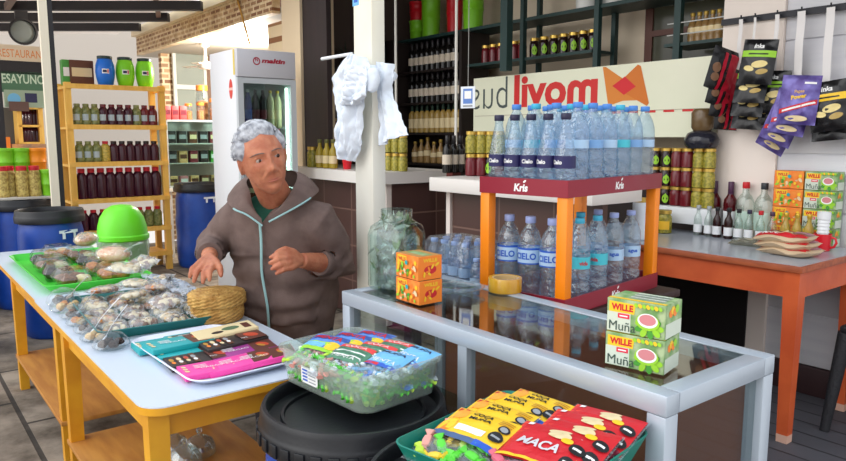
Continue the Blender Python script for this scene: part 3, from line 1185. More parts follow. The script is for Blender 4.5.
# ------------------------------------------------------------------ aluminium display cabinet
x0, x1, y0, y1, zt = -1.94, -.736, 1.175, 1.612, .90
dc = thing('display_cabinet', 'aluminium framed glass display cabinet carrying tea boxes and a jar', 'display cabinet', GO(0, 0), RZ)
ra, rw = .044, .046
b = MB()
b.box(x0, x1, y0, y0+rw, zt-ra, zt, .003)
b.build('front_top_rail', ALU, dc)
b = MB()
b.box(x0, x1, y1-rw, y1, zt-ra, zt, .003)
b.build('rear_top_rail', ALU, dc)
for a in (x0, x1-rw):
    b = MB()
    b.box(a, a+rw, y0+rw+.0005, y1-rw-.0005, zt-ra, zt, .003)
    b.build('end_top_rail', ALU, dc)
for px_ in (x0, x1-.046):
    for py_ in (y0, y1-.046):
        b = MB()
        b.box(px_+.001, px_+.045, py_+.001, py_+.045, .0, zt-ra-.0005, .003)
        b.build('corner_post', ALU, dc)
b = MB()
b.box(x0+.046, x1-.046, y0+.004, y0+.04, .10, .14)
b.box(x0+.046, x1-.046, y1-.04, y1-.004, .10, .14)
b.box(x0+.004, x0+.04, y0+.046, y1-.046, .10, .14)
b.box(x1-.04, x1-.004, y0+.046, y1-.046, .10, .14)
b.build('bottom_rail_frame', ALU, dc)
b = MB()
b.box(x0+.04, x1-.04, y0+.04, y1-.04, .11, .135)
b.build('floor_panel', DARKWOOD, dc)
b = MB()
b.box(x0+.046, x1-.046, y1-.03, y1-.022, .14, zt-ra)
b.build('back_panel', M('brown_back_board', (150, 94, 70), .5), dc)
b = MB()
b.box(x0+rw, x1-rw, y0+rw, y1-rw, zt-.009, zt-.003)
b.build('glass_top', FILM('smoked_top_glass', (226, 232, 232), .10, rough=.03), dc)
b = MB()
b.box(x0+.046, x1-.046, y0+.018, y0+.022, .14, zt-ra)
b.build('front_glass', FILM('smoked_side_glass', (236, 240, 240), .04, rough=.02), dc)
b = MB()
b.box(x1-.022, x1-.018, y0+.046, y1-.046, .14, zt-ra)
b.build('end_glass', MATS['smoked_side_glass'], dc)
b = MB()
b.box(x0+.018, x0+.022, y0+.046, y1-.046, .14, zt-ra)
b.build('end_glass', MATS['smoked_side_glass'], dc)
b = MB()
b.box(x0+.05, x1-.05, y0+.06, y1-.07, .50, .506)
b.build('glass_shelf', FILM('shelf_glass', (200, 220, 215), .06), dc)
b = MB()
b.box(-1.36, -1.325, y0+.003, y0+.035, .14, zt-ra)
b.build('middle_post', ALU, dc)

# ------------------------------------------------------------------ herbal tea boxes
TG = M('tea_green', (104, 150, 84), .45, var=(30, (172, 190, 146)))
TGP = M('tea_pale', (202, 212, 196), .45)
TLEAF = M('tea_leaf', (70, 150, 50), .5)
TPINK = M('tea_pink', (205, 130, 135), .5)


def tea_maker(w, d, h):
    def mk():
        t = thing('tea_box', None, 'tea box')
        b = MB()
        b.box(-w/2, w/2, -d/2, d/2, 0, h, .0012)
        b.build('carton', TG, t)
        p = Print(front(-d/2), maxd=.05)
        p.rect(-w*.49, w*.49, h*.02, h*.98, TG)
        p.rect(-w*.49, -w*.08, h*.02, h*.60, TGP)
        p.poly([(-w*.46, h*.60), (-w*.02, h*.60), (w*.0, h*.90), (-w*.46, h*.92)], YELLOW)
        p.text('WILLE', -w*.23, h*.76, h*.2, RED, fit=w*.38, bold=.05)
        p.rect(-w*.30, -w*.10, h*.44, h*.58, M('tea_ribbon', (220, 40, 70), .45))
        p.rect(-w*.27, -w*.13, h*.49, h*.53, WHITE)
        p.text('Muña', -w*.22, h*.20, h*.28, M('tea_letter', (60, 80, 70), .5), fit=w*.46)
        for k in range(9):
            a = k*2*PI/9
            p.ell(w*.24+w*.17*math.cos(a), h*.30+h*.20*math.sin(a), w*.075, h*.09, TLEAF if k % 2 else LIME, a=a)
        p.ell(w*.22, h*.46, w*.20, h*.25, LIME, 22)
        p.ell(w*.22, h*.50, w*.17, h*.21, WHITE, 22)
        p.ell(w*.22, h*.52, w*.14, h*.16, TPINK, 22)
        for k in range(7):
            p.ell(w*(.02+.068*k), h*.90, w*.03, h*.07, YELLOW if k % 2 else LIME, a=.6)
        p.build('front_print', t)
        p = Print(side(w/2), maxd=.05)
        p.rect(-d*.48, d*.48, h*.02, h*.98, TG)
        p.rect(-d*.48, d*.48, h*.02, h*.45, TGP)
        for k in range(4):
            p.ell(-d*.2+d*.12*k, h*.72+(k % 2)*h*.08, d*.12, h*.12, (ORANGE, YELLOW, ORANGE, LIME)[k])
        p.build('end_print', t)
        p = Print(topz(h), maxd=.05)
        p.rect(-w*.49, w*.49, -d*.48, d*.48, TG)
        p.rect(-w*.49, w*.49, -d*.48, -d*.34, YELLOW)
        for k in range(6):
            p.rect(-w*.2, w*.4, -d*.25+k*d*.11, -d*.20+k*d*.11, WHITE if k % 2 else GREYP)
        p.build('top_print', t)
        b = MB()
        b.box(-w/2-.0015, w/2+.0015, -d/2-.0015, d/2+.0015, .0, h+.0016)
        return t
    return mk


TB = Proto(tea_maker(.132, .088, .074))
TB.put('green and yellow herbal tea box, lower of the two at the cabinet end', GO(.885, 1.305, .9008), RZ+rad(13), 'green tea boxes on the cabinet')
TB.put('green and yellow herbal tea box, upper of the two at the cabinet end', GO(.884, 1.306, .9768), RZ+rad(11), 'green tea boxes on the cabinet')

TO = M('tea_orange', (238, 120, 40), .45, var=(40, (232, 150, 60)))


def otea_maker(w, d, h):
    def mk():
        t = thing('orange_tea_box', None, 'tea box')
        b = MB()
        b.box(-w/2, w/2, -d/2, d/2, 0, h, .0012)
        b.build('carton', TO, t)
        r = random.Random(4)
        p = Print(front(-d/2), maxd=.05)
        p.rect(-w*.49, w*.49, h*.02, h*.98, TO)
        p.poly([(-w*.42, h*.66), (-w*.02, h*.62), (-w*.02, h*.93), (-w*.42, h*.95)], YELLOW)
        p.text('WILLE', -w*.22, h*.79, h*.17, RED, fit=w*.34, bold=.04)
        for k in range(26):
            p.ell(w*r.uniform(-.40, .42), h*r.uniform(.10, .60)+(h*.2 if k % 4 == 0 else 0), w*r.uniform(.04, .09), h*r.uniform(.05, .10), r.choice((TLEAF, ORANGE, YELLOW, TEAL, LIME, CREAM)), a=r.random()*3)
        p.build('front_print', t)
        p = Print(side(w/2), maxd=.05)
        p.rect(-d*.48, d*.48, h*.02, h*.98, ORANGE)
        p.text('WILLE', 0, h*.82, h*.15, YELLOW, fit=d*.6, bold=.04)
        p.ell(0, h*.42, d*.26, h*.18, RED)
        for k in range(6):
            p.ell(d*r.uniform(-.3, .3), h*r.uniform(.15, .65), d*.10, h*.05, r.choice((CREAM, ORANGE, YELLOW)), a=r.random()*3)
        p.build('end_print', t)
        p = Print(topz(h), maxd=.05)
        p.rect(-w*.49, w*.49, -d*.48, d*.48, M('tea_tan', (190, 140, 80), .5))
        p.rect(-w*.4, w*.4, -d*.2, d*.2, TG)
        p.build('top_print', t)
        return t
    return mk


OB = Proto(otea_maker(.118, .088, .072))
OB.put('orange fruit tea box, lower of the two beside the big jar', GO(1.676, 1.292, .9008), RZ, 'orange tea boxes on the cabinet')
OB.put('orange fruit tea box, upper of the two beside the big jar', GO(1.678, 1.293, .9748), RZ+rad(-2), 'orange tea boxes on the cabinet')

# ------------------------------------------------------------------ big square jar of leaves
jr = thing('glass_jar', 'large square glass jar packed with dry leaves by the pillar', 'jar', GO(1.875, 1.352, .9005), RZ+rad(20))
jr.scale = (.93, .93, .97)
b = MB()
lv = [(.148, .148, 0, 0), (.162, .162, .012, .004), (.162, .162, .185, .004), (.150, .150, .215, .01), (.118, .118, .232, .03), (.112, .112, .240, .035), (.112, .112, .272, .035)]
b = tray_mb(lv+[(.104, .104, .272, .03), (.104, .104, .236, .03), (.150, .150, .185, .0), (.150, .150, .012, .0)], .02, 5)
b.build('jar_body', FILM('jar_glass', (232, 242, 240), .05, rough=.02), jr)
LEAFS = [M('dry_leaf', (142, 150, 116), .6, var=(20, (112, 122, 90))), M('pale_leaf', (206, 212, 204), .5, var=(20, (170, 178, 164))), M('green_leaf', (112, 134, 74), .6)]
r_ = random.Random(3)
b = MB()
for k in range(330):
    c = Vector((r_.uniform(-.062, .062), r_.uniform(-.062, .062), r_.uniform(.015, .235)))
    if c.z > .19:
        c.x *= .7
        c.y *= .7
    L, W = r_.uniform(.024, .042), r_.uniform(.010, .018)
    mt = Matrix.Translation(c) @ Matrix.Rotation(r_.random()*6.3, 4, 'Z') @ Matrix.Rotation(r_.uniform(-1.5, 1.5), 4, 'Y') @ Matrix.Rotation(r_.uniform(-1, 1), 4, 'X')
    b.T = mt
    mi = r_.choice((0, 0, 1, 1, 2))
    b.add([(-L, 0, 0), (-L*.3, -W, .003), (L*.4, -W*.8, .003), (L, 0, 0), (L*.4, W*.8, .003), (-L*.3, W, .003), (0, 0, -.003)], [(0, 1, 6), (1, 2, 6), (2, 3, 6), (3, 4, 6), (4, 5, 6), (5, 0, 6)], mi)
b.T = None
o = b.build('dried_leaves', LEAFS, jr, sharp=0)
o['kind'] = 'stuff'
b = MB()
b.sheet(lambda s, q: (.070*math.cos(s*2*PI)*(1+.1*noise.noise(Vector((s*8, q*6, 2)))), .070*math.sin(s*2*PI)*(1+.1*noise.noise(Vector((s*8, q*6, 5)))), .006+.20*q), 40, 20)
b.build('inner_bag', FILM('jar_bag_film', (225, 235, 245), .16, rough=.15, haze=.16, bump=(30, 1), hazecol=(232, 240, 250)), jr, sharp=0)

# ------------------------------------------------------------------ tape roll, glass plate, water pack behind the cabinet
tr = thing('tape_roll', 'amber parcel tape roll lying flat on the cabinet edge', 'tape roll', GO(1.607, 1.575+.02, .9006))
b = MB()
b.lathe([(.044, 0), (.054, 0), (.055, .002), (.055, .044), (.054, .046), (.044, .046), (.044, 0)], 36)
b.build('tape', M('amber_tape', (214, 168, 50), .25, coat=.5, var=(14, (196, 142, 36), 3, (1, 1, .2))), tr)
b = MB()
b.lathe([(.038, .001), (.0438, .001), (.0438, .045), (.038, .045), (.038, .001)], 36)
b.build('cardboard_core', M('cardboard', (190, 160, 110), .8), tr)
gp = thing('glass_plate', 'round clear glass plate beside the orange tea boxes', 'plate', GO(1.70, 1.46, .9005))
b = MB()
b.lathe([(0, .0), (.05, 0), (.06, .004), (.095, .016), (.098, .019), (.094, .020), (.058, .008), (0, .005)], 36)
b.build('plate_body', FILM('plate_glass', (236, 244, 244), .10, rough=.04, haze=.06), gp)

# dark stand behind the cabinet that carries the bottle rack
st = thing('low_stand', 'dark low stand behind the display cabinet under the bottle rack', 'stand', GO(0, 0), RZ)
b = MB()
b.box(-2.26, -1.45, 1.63, 2.37, .80, .828, .004)
b.build('stand_top', DARKWOOD, st)
for px_ in (-2.22, -1.49):
    for py_ in (1.68, 2.32):
        b = MB()
        b.leg((px_, py_, 0), (px_, py_, .80), .05, .05)
        b.build('leg', DARKWOOD, st)
b = MB()
b.box(-2.24, -1.47, 2.345, 2.36, .02, .7995)
b.build('back_panel', DARKWOOD, st)

# ================================================================== bottle rack
MAR = M('rack_maroon', (140, 26, 46), .4)
ORP = M('rack_orange', (250, 138, 12), .4)
rk = thing('bottle_rack', 'maroon and orange two-tier rack full of water bottles', 'rack', GO(1.664, 1.996, .8285), RZ+rad(7.9))
RW, RD = .36, .65


def tier(z0, z1, name, logo):
    b = tray_mb([(RW, RD, z0, 0), (RW, RD, z1, 0), (RW-.012, RD-.012, z1, 0), (RW-.012, RD-.012, z0+.008, 0)], .006, 2)
    o = b.build(name, MAR, rk)
    if logo:
        zc, h = (z0+z1)/2, .026
        for f, nm in ((front(-RD/2), 'front'), (side(RW/2), 'side')):
            p = Print(f)
            p.text('Kris', 0, zc-.003, h, WHITE, bold=.04, shear=.12)
            p.ell(.014, zc+.018, .007, .0035, WHITE, a=.6)
            p.build('white_logo', o)
    return o


tier(0, .056, 'bottom_tray', True)
tier(.382, .437, 'top_tray', True)
for sx in (-1, 1):
    for sy in (-1, 1):
        b = MB()
        cx, cy = sx*(RW/2-.0235), sy*(RD/2-.0235)
        b.box(cx-.019, cx+.019, cy-.019, cy+.019, .0085, .3815, .002)
        b.build('post', ORP, rk)


def bottle_maker(name, cat, prof, body, cap, capmat, labels=(), n=20, capprof=None, inner=None):
    """prof: body profile; cap=(r, z0, z1); labels: (r, z0, z1, material, [text, colour, height])"""
    def mk():
        t = thing(name, None, cat)
        b = MB()
        b.lathe(prof, n)
        b.build('body', body, t)
        if inner:
            b = MB()
            b.lathe(inner[0], n)
            b.build('contents', inner[1], t)
        if cap:
            b = MB()
            b.lathe(capprof or [(cap[0]*.96, cap[1]), (cap[0], cap[1]+.001), (cap[0], cap[2]-.002), (cap[0]*.92, cap[2]), (0, cap[2])], n)
            b.build('cap', capmat, t)
        for L in labels:
            r, z0, z1, m = L[:4]
            arc = L[7] if len(L) > 7 else 2*PI
            b = MB()
            if arc >= 2*PI:
                b.lathe([(r, z0), (r, z1)], n)
                lb = b.build('label', m, t)
            else:
                p = Print(cylw(r), maxd=.006)
                p.rect(-arc*r/2, arc*r/2, z0, z1, m)
                lb = p.build('label', t)
            if len(L) > 4 and L[4]:
                p = Print(cylw(r), base=.0007)
                a = L[8] if len(L) > 8 else (0,)
                for da in a:
                    p.text(L[4], da*r, (z0+z1)/2, L[6], L[5], bold=.03)
                p.build('label_lettering', lb)
        return t
    return mk


LILAC = M('cap_lilac', (150, 165, 215), .4)
CAPB = M('cap_blue', (70, 130, 205), .4)
CAPN = M('cap_navy', (34, 32, 62), .4)
CAPT = M('cap_turquoise', (60, 170, 205), .4)
LABN = M('label_navy', (36, 34, 84), .45)
LABT = M('label_turquoise', (70, 190, 205), .45)
LABS = M('label_pale_blue', (170, 200, 228), .4)
P_A = [(0, .004), (.020, .002), (.030, 0), (.034, .006), (.034, .118), (.0325, .125), (.029, .15), (.020, .195), (.0145, .218), (.0135, .232), (.0135, .240), (0, .240)]
P_B = [(0, .004), (.024, .002), (.034, 0), (.038, .008), (.038, .07), (.036, .076), (.038, .082), (.038, .13), (.036, .136), (.038, .142), (.038, .20), (.036, .218), (.028, .245), (.017, .265), (.014, .272), (.014, .280), (0, .280)]
P_C = [(0, .004), (.022, .002), (.032, 0), (.037, .008), (.038, .05), (.033, .085), (.038, .118), (.039, .165), (.037, .185), (.028, .212), (.016, .228), (.0135, .234), (.0135, .242), (0, .242)]
BA = Proto(bottle_maker('water_bottle', 'water bottle', P_A, WATER, (.0165, .236, .256), CAPN, [(.0346, .082, .122, LABN, 'Cielo', WHITE, .014)]))
BB = [Proto(bottle_maker('water_bottle', 'water bottle', P_B, WATER, (.0165, .276, .294), c, [(.0386, .145, .172, m)])) for c, m in ((CAPB, LABS), (CAPT, LABT), (CAPB, M('label_clear_blue', (120, 165, 215), .4)))]
BC = Proto(bottle_maker('water_bottle', 'water bottle', P_C, WATER, (.0165, .238, .258), LILAC, [(.0394, .120, .162, LABS, 'CIELO', BLUE, .020), (.0397, .160, .166, BLUE), (.0397, .117, .121, BLUE)]))
BD = [Proto(bottle_maker('water_bottle', 'water bottle', P_B, WATER, (.0165, .276, .294), c, [(.0386, .125, .165, m, t, tc, .014)])) for c, m, t, tc in ((LILAC, LABS, 'agua', BLUE), (CAPT, LABT, 'vida', RED))]


def on_rack(pr, label, x, y, z, group, a=0, sc=None):
    p = rk.matrix_basis @ Vector((x, y, z))
    return pr.put(label, p, rk.rotation_euler.z+a, group, scale=sc)


for i in range(5):
    on_rack(BA, 'navy labelled water bottle with dark cap on the top tier, %s from the pillar side' % ORD[i], -.134+.067*i, -.275, .3905, 'navy labelled bottles on the top tier', R.uniform(-.3, .3))
NAMES = [('blue cap and pale blue band', 0), ('turquoise cap and band', 1), ('blue cap and mid blue band', 2)]
for j in range(6):
    for i in range(4):
        k = (j*2+i+(j//2)) % 3
        if i == 3:
            k = (0, 2, 0, 1, 2, 0)[j]
        on_rack(BB[k], 'tall water bottle, %s, top tier, %s row back, %s' % (NAMES[k][0].replace(' and ', ', '), ORD[j], ('pillar side', 'second from pillar', 'third from pillar', 'table side')[i]),
                -.124+.0825*i, -.19+.093*j, .3905, 'tall bottles on the top tier', R.uniform(-2, 2))
for i, x in enumerate((-.112, -.022, .068)):
    on_rack(BC, 'pinch waisted water bottle with lilac cap on the lower tier, %s from the pillar side' % ORD[i], x, -.236, .0085, 'pinch waisted bottles on the lower tier', .2, (1.08, 1.08, 1.14))
for i, (x, y, k, w) in enumerate(((.125, -.16, 1, 'right behind the near orange post'), (.128, -.05, 1, 'second from the near orange post'), (.125, .07, 0, 'third from the near orange post'), (.128, .19, 0, 'next to the far orange post'),
                                (.03, -.13, 0, 'inner row, first'), (.03, .0, 1, 'inner row, second'), (.025, .13, 0, 'inner row, third'), (-.09, .10, 0, 'deepest inside the rack'))):
    on_rack(BD[k], 'clear water bottle with %s on the lower tier, %s' % (('lilac cap', 'turquoise label')[k], w), x, y, .0085, 'clear bottles on the lower tier', R.uniform(-.4, .4)+.6)

# small shrink-wrapped pack beside the rack
P_S = [(0, .003), (.022, 0), (.027, .006), (.027, .11), (.024, .135), (.013, .158), (.0125, .165), (0, .165)]
BS = Proto(bottle_maker('small_water_bottle', 'water bottle', P_S, WATER, (.015, .163, .178), M('cap_pale_blue', (150, 178, 225), .4), [(.0274, .05, .085, LABS)], 16))
for j in range(3):
    for i in range(4):
        u, v = 2.02-.062*i+.11, 1.72+.062*j
        BS.put('small water bottle in the wrapped pack by the jar, %s row, %s' % (ORD[j], ORD[i]), GO(u, v, .8288), RZ, 'small water bottles in the wrapped pack')
b = MB()
b.T = None
tb = tray_mb([(.258, .196, .0, 0), (.262, .200, .08, 0), (.258, .196, .165, 0), (.235, .172, .184, 0)], .03, 4)
o = tb.build('shrink_wrap', FILM('pack_film', (236, 242, 250), .08, rough=.1, haze=.08, bump=(28, .8)), None, loc=GO(2.037, 1.782, .8284), rz=RZ)
tag(o, 'clear shrink wrap around the pack of small water bottles', 'shrink wrap')
for i, (u, v) in enumerate(((1.86, 1.70), (1.88, 1.80))):
    BS.put('loose small water bottle between the pack and the rack post, %s' % ('front one', 'rear one')[i], GO(u, v, .8288), RZ, 'loose small water bottles', scale=(.9, .9, .75))

# ================================================================== orange table and what stands on it
OT = M('orange_paint', (214, 98, 52), .45, var=(5, (198, 84, 44)), bump=(40, .05))
TZ = .84
ot = thing('side_table', 'orange painted table with grey top against the plank wall', 'table', GO(0, 0), RZ)
xa, xb, ya, yb = -2.85, -1.346, 3.145, 3.86
b = MB()
b.box(xa, xb, ya, yb, TZ-.032, TZ-.0025, .004)
b.build('top_board', M('orange_top_edge', (176, 92, 56), .5, var=(8, (150, 76, 46), 4, (1, 5, 5))), ot)
b = MB()
b.box(xa+.012, xb-.012, ya+.012, yb-.002, TZ-.0024, TZ)
b.build('laminate_top', M('grey_laminate', (176, 182, 192), .22), ot)
for (p0, p1, q0, q1) in ((xa+.07, xb-.07, ya+.02, ya+.045), (xa+.07, xb-.07, yb-.045, yb-.02), (xb-.045, xb-.02, ya+.07, yb-.07), (xa+.02, xa+.045, ya+.07, yb-.07)):
    b = MB()
    b.box(p0, p1, q0, q1, TZ-.15, TZ-.0325)
    b.build('apron', OT, ot)
for lx in (xa+.05, xb-.05):
    for ly in (ya+.05, yb-.05):
        b = MB()
        b.leg((lx, ly, .0125), (lx, ly, TZ-.0325), .048, .07)
        lg = b.build('leg', OT, ot)
        b = MB()
        b.leg((lx, ly, .0122), (lx, ly, .05), .0495, .0505)
        b.build('worn_foot', M('worn_paint', (222, 178, 156), .7), lg)

SPIR = FILM('clear_spirit_glass', (236, 243, 240), .08, rough=.04, haze=.10, hazecol=(226, 236, 230))
REDW = M('red_wine_glass', (96, 14, 26), .06, trans=.35, ior=1.4)
LABW = M('label_white', (236, 238, 240), .5)
LABP = M('label_pale_green', (198, 222, 208), .5)
LABY = M('label_yellow', (244, 190, 50), .5)
P_W = [(0, .003), (.03, 0), (.037, .005), (.037, .18), (.034, .205), (.020, .228), (.0145, .24), (.014, .29), (.0155, .292), (.0155, .305), (0, .305)]
P_L = [(0, .003), (.04, 0), (.05, .008), (.05, .17), (.047, .20), (.034, .23), (.018, .25), (.0165, .285), (0, .285)]
P_M = [(0, .002), (.018, 0), (.0235, .004), (.0235, .09), (.021, .105), (.012, .125), (.010, .135), (.010, .16), (0, .16)]
P_J = [(0, .002), (.03, 0), (.036, .004), (.036, .075), (.034, .083), (.029, .09), (.029, .098), (0, .098)]
WN = Proto(bottle_maker('wine_bottle', 'wine bottle', P_W, REDW, (.0165, .235, .307), M('capsule_violet', (72, 36, 66), .4), [(.0374, .06, .14, LABW, None, None, 0, 2.6)]))
LC = [Proto(bottle_maker('spirit_bottle', 'spirit bottle', P_L, SPIR, (.019, .275, .31), c, [(.0505, .05, .15, LABP, None, None, 0, 2.4)])) for c in (RED, M('cap_charcoal', (50, 54, 58), .4))]
SMALLCAPS = [M('cap_clear_grey', (165, 170, 175), .3), M('cap_black', (28, 28, 32), .4), M('cap_navy_small', (46, 44, 70), .4), RED, M('cap_purple', (74, 48, 72), .4)]
SM = [Proto(bottle_maker('liqueur_bottle', 'liqueur bottle', P_M, SPIR, (.0125, .15, .172), c, [(.0239, .018, .065, LABW, None, None, 0, 3.0)], 16)) for c in SMALLCAPS]
SMD = Proto(bottle_maker('liqueur_bottle', 'liqueur bottle', P_M, M('dark_liqueur', (52, 24, 24), .08, trans=.3), (.0125, .15, .172), SMALLCAPS[1], [(.0239, .018, .065, LABW, None, None, 0, 3.0)], 16))
SY = Proto(bottle_maker('liqueur_bottle', 'liqueur bottle', P_M, M('yellow_liqueur', (226, 196, 92), .08, trans=.5), (.0125, .15, .172), M('cap_gold', (206, 168, 60), .3, .5), [(.0239, .015, .068, LABY, None, None, 0, 3.2)], 16))
u, v = PZ(714.5, 229, TZ)
for px, w in ((714.5, 'nearer the jars'), (730.5, 'nearer the clear spirits')):
    u, z = PV(px, 200, 3.855)
    WN.put('red wine bottle with violet capsule on the orange table, %s' % w, GO(u, 3.855, TZ+.0004), RZ+.6, 'red wine bottles on the orange table')
for k, (px, w) in enumerate(((745.5, 'red cap'), (764, 'dark cap'))):
    u, z = PV(px, 200, 3.845)
    LC[k].put('large clear spirit bottle with %s on the orange table' % w, GO(u, 3.845, TZ+.0004), RZ+.5, 'large clear bottles on the orange table')
for i, (px, py, k) in enumerate(((698, 233, 0), (708.5, 234, 0), (717, 235.5, 5), (728.5, 235.5, 5), (738.5, 237, 1), (749, 237.5, 2), (760.5, 239, 3), (772, 240, 4))):
    v = 3.745-.004*i
    u, _ = PV(px, 225, v-.03)
    pr = SMD if k == 5 else SM[k]
    pr.put('small white labelled bottle with %s, %s in the row from the jars' % (('clear cap', 'black cap', 'navy cap', 'red cap', 'purple cap', 'dark contents')[k], ORD[i]), GO(u, v-.03, TZ+.0004), RZ+.5, 'small white labelled bottles on the orange table')
for i, px in enumerate((785.5, 797, 809)):
    v = 3.74
    u, _ = PV(px, 228, v-.03)
    SY.put('small golden bottle with yellow label, %s from the purple capped one' % ORD[i], GO(u, v-.03, TZ+.0004), RZ+.5, 'small yellow labelled bottles on the orange table')

# tea boxes stacked against the wall
TB2 = Proto(tea_maker(.158, .08, .094))
OB2 = Proto(otea_maker(.150, .08, .094))
for j in range(4):
    for c, (px, pr, w) in enumerate(((787.5, OB2, 'orange'), (820, TB2, 'green'))):
        u, z = PV(px, 190, 3.80)
        o = pr.put('%s tea box in the wall stack, %s from the bottom' % (w, ORD[j]), GO(u, 3.845, TZ+.0005+.0965*j), RZ+R.uniform(-.02, .02), 'tea boxes stacked at the wall')

# mug with plastic cups
u, v = PZ(821.5, 250.5, TZ)
mg = thing('red_mug', 'red mug holding a stack of white plastic cups', 'mug', GO(u, v, TZ+.0005), RZ)
b = MB()
b.lathe([(0, 0), (.032, 0), (.037, .004), (.041, .085), (.039, .085), (.035, .008), (0, .006)], 28)
b.build('mug_body', M('mug_red', (206, 24, 40), .3), mg)
b = MB()
b.tube([(.038, 0, .07), (.060, 0, .066), (.066, 0, .045), (.056, 0, .024), (.037, 0, .018)], .006, 8)
b.build('handle', MATS['mug_red'], mg)
b = MB()
pr_ = [(0, .0), (.022, 0)]
for k in range(9):
    pr_ += [(.0225+.0002*k, .012+.017*k), (.0275+.0004*k, .0135+.017*k)]
pr_ += [(.031, .185), (.029, .185), (.022, .10), (0, .10)]
b.lathe(pr_, 24)
o = b.build('cup_stack', M('white_cup_plastic', (236, 238, 240), .4, trans=.1), None, loc=GO(u, v, TZ+.0085), rz=RZ)
tag(o, 'nested white plastic cups standing inside the red mug', 'plastic cups')

# flat snack packs on the table corner
SNK = M('pack_kraft', (206, 180, 146), .5)


def flatpack(seed, w, d, h, base, prints):
    def mk():
        t = thing('snack_packet', None, 'snack packet')

        def film(s, q, up):
            x, y = (s-.5)*w, (q-.5)*d
            e = max(0, 1-(2*s-1)**6)*max(0, 1-(2*q-1)**6)
            return (x, y, h*.5+(h*.5*e if up else -h*.5*e)+.012*noise.noise(Vector((x*28, y*28, seed)))*(e**.5 if up else 0)+.008*math.sin(x*40+seed)*(1-e)*(1 if abs(2*q-1) > .7 else .4))
        b = MB()
        b.sheet(lambda s, q: film(s, q, 1), 18, 14)
        b.sheet(lambda s, q: film(1-s, q, 0), 18, 14)
        b.build('pouch', base, t)
        p = Print(lambda a, c, o: (a, c, film(min(max(a/w+.5, 0), 1), min(max(c/d+.5, 0), 1), 1)[2]+.0015+o), maxd=.012)
        prints(p, w, d)
        p.build('face_print', t)
        return t
    return mk


def pr_red(p, w, d):
    p.rect(-w*.46, w*.46, -d*.44, -d*.20, RED)
    p.rect(-w*.46, w*.10, d*.16, d*.40, M('pack_deep_red', (150, 24, 36), .4))
    for k in range(5):
        p.ell(w*(-.3+.15*k), 0, w*.06, d*.12, CREAM)
    p.rect(w*.15, w*.45, -d*.1, d*.4, M('pack_mauve', (170, 120, 130), .5))
    p.text('MANI', -w*.2, -d*.32, d*.13, WHITE, bold=.03)


FP = Proto(flatpack(3, .25, .17, .046, SNK, pr_red))
u, v = PZ(790, 255, TZ)
for j in range(3):
    FP.put('red and tan snack packet in the pile at the table corner, %s from the bottom' % ORD[j], GO(u+.012*j, v-.005*j, TZ+.001+.030*j), RZ+rad(-6+7*j), 'snack packets piled at the table corner', rot=(0, 0, RZ+rad(-6+7*j)))
u, v = PZ(748, 245, TZ)
FP2 = Proto(flatpack(8, .17, .13, .03, FILM('grey_pouch_film', (226, 226, 215), .12, rough=.2, haze=.4, bump=(40, 1), hazecol=(190, 188, 170)), lambda p, w, d: p.ell(0, 0, w*.3, d*.25, M('pack_seed', (176, 168, 140), .6))))
FP2.put('clear grey packet lying flat in front of the small bottles', GO(u, v, TZ+.001), RZ+.2)

# jars stacked on a white riser
u0, z0 = PV(645, 203, 3.75)
u1, z1 = PV(710, 203, 3.75)
rs = thing('jar_riser', 'white box riser under the stacked jars on the orange table', 'riser', GO((u0+u1)/2, 3.79, TZ+.0005), RZ)
b = MB()
b.box(-.235, .235, -.075, .075, .055, .150, .004)
b.build('riser_board', M('white_board', (226, 228, 230), .4), rs)
for s_ in (-.2, .2):
    b = MB()
    b.box(s_-.03, s_+.03, -.06, .06, 0, .0548)
    b.build('foot', DARKWOOD, rs)
LIDG = M('lid_gold', (206, 172, 84), .3, .7)
DARKJAM = M('jam_dark', (38, 22, 22), .12)
MARJAM = M('jam_maroon', (104, 28, 36), .12)
OLIVE = M('olive_contents', (176, 160, 62), .25, var=(60, (120, 118, 40)), bump=(90, .4))
LIDB = M('lid_black', (36, 36, 40), .4)


def jar_maker(body, lid, kind):
    def mk():
        t = thing('preserve_jar', None, 'jar')
        b = MB()
        b.lathe(P_J, 20)
        b.build('body', body, t)
        b = MB()
        b.lathe([(.030, .096), (.033, .096), (.033, .112), (.031, .114), (0, .114)], 20)
        b.build('lid', lid, t)
        if kind == 'lime':
            p = Print(cylw(.0364), maxd=.006)
            p.ell(0, .04, .020, .026, LIME, 20)
            p.poly([(-.008, .058), (.008, .058), (0, .074)], LIME)
            p.build('oval_label', t)
        elif kind:
            p = Print(cylw(.0364), maxd=.006)
            p.rect(-.028, .028, .02, .062, kind)
            p.build('label', t)
        return t
    return mk


JL, JM, JO = Proto(jar_maker(DARKJAM, LIDG, 'lime')), Proto(jar_maker(MARJAM, LIDG, None)), Proto(jar_maker(OLIVE, LIDG, None))
JLX = [(650.5, JL, 'lime oval label'), (661.5, JL, 'lime oval label'), (672, JM, 'maroon jam'), (682.5, JM, 'maroon jam'), (694, JO, 'olives'), (704.5, JO, 'olives')]
for j in range(3):
    for i, (px, pr, w) in enumerate(JLX):
        u, z = PV(px, 190, 3.75)
        pr.put('jar with %s on the white riser, %s from the rack, %s' % (w, ORD[i], ('bottom tier', 'middle tier', 'top tier')[j]), GO(u, 3.79, TZ+.1512+.1150*j), RZ+.6, 'jars stacked on the white riser', scale=(.98, .98, 1.0))
u, v = PZ(667, 232.5, TZ)
v -= .03
Proto(jar_maker(OLIVE, LIDG, LABY)).put('yellow labelled preserve jar standing before the white riser', GO(u, v, TZ+.0004), RZ+.5, scale=(1.15, 1.15, 1.2))
u, v = PZ(640, 239, TZ)
wc = thing('white_canister', 'plain white canister on the orange table behind the rack post', 'canister', GO(u, v, TZ+.0004))
b = MB()
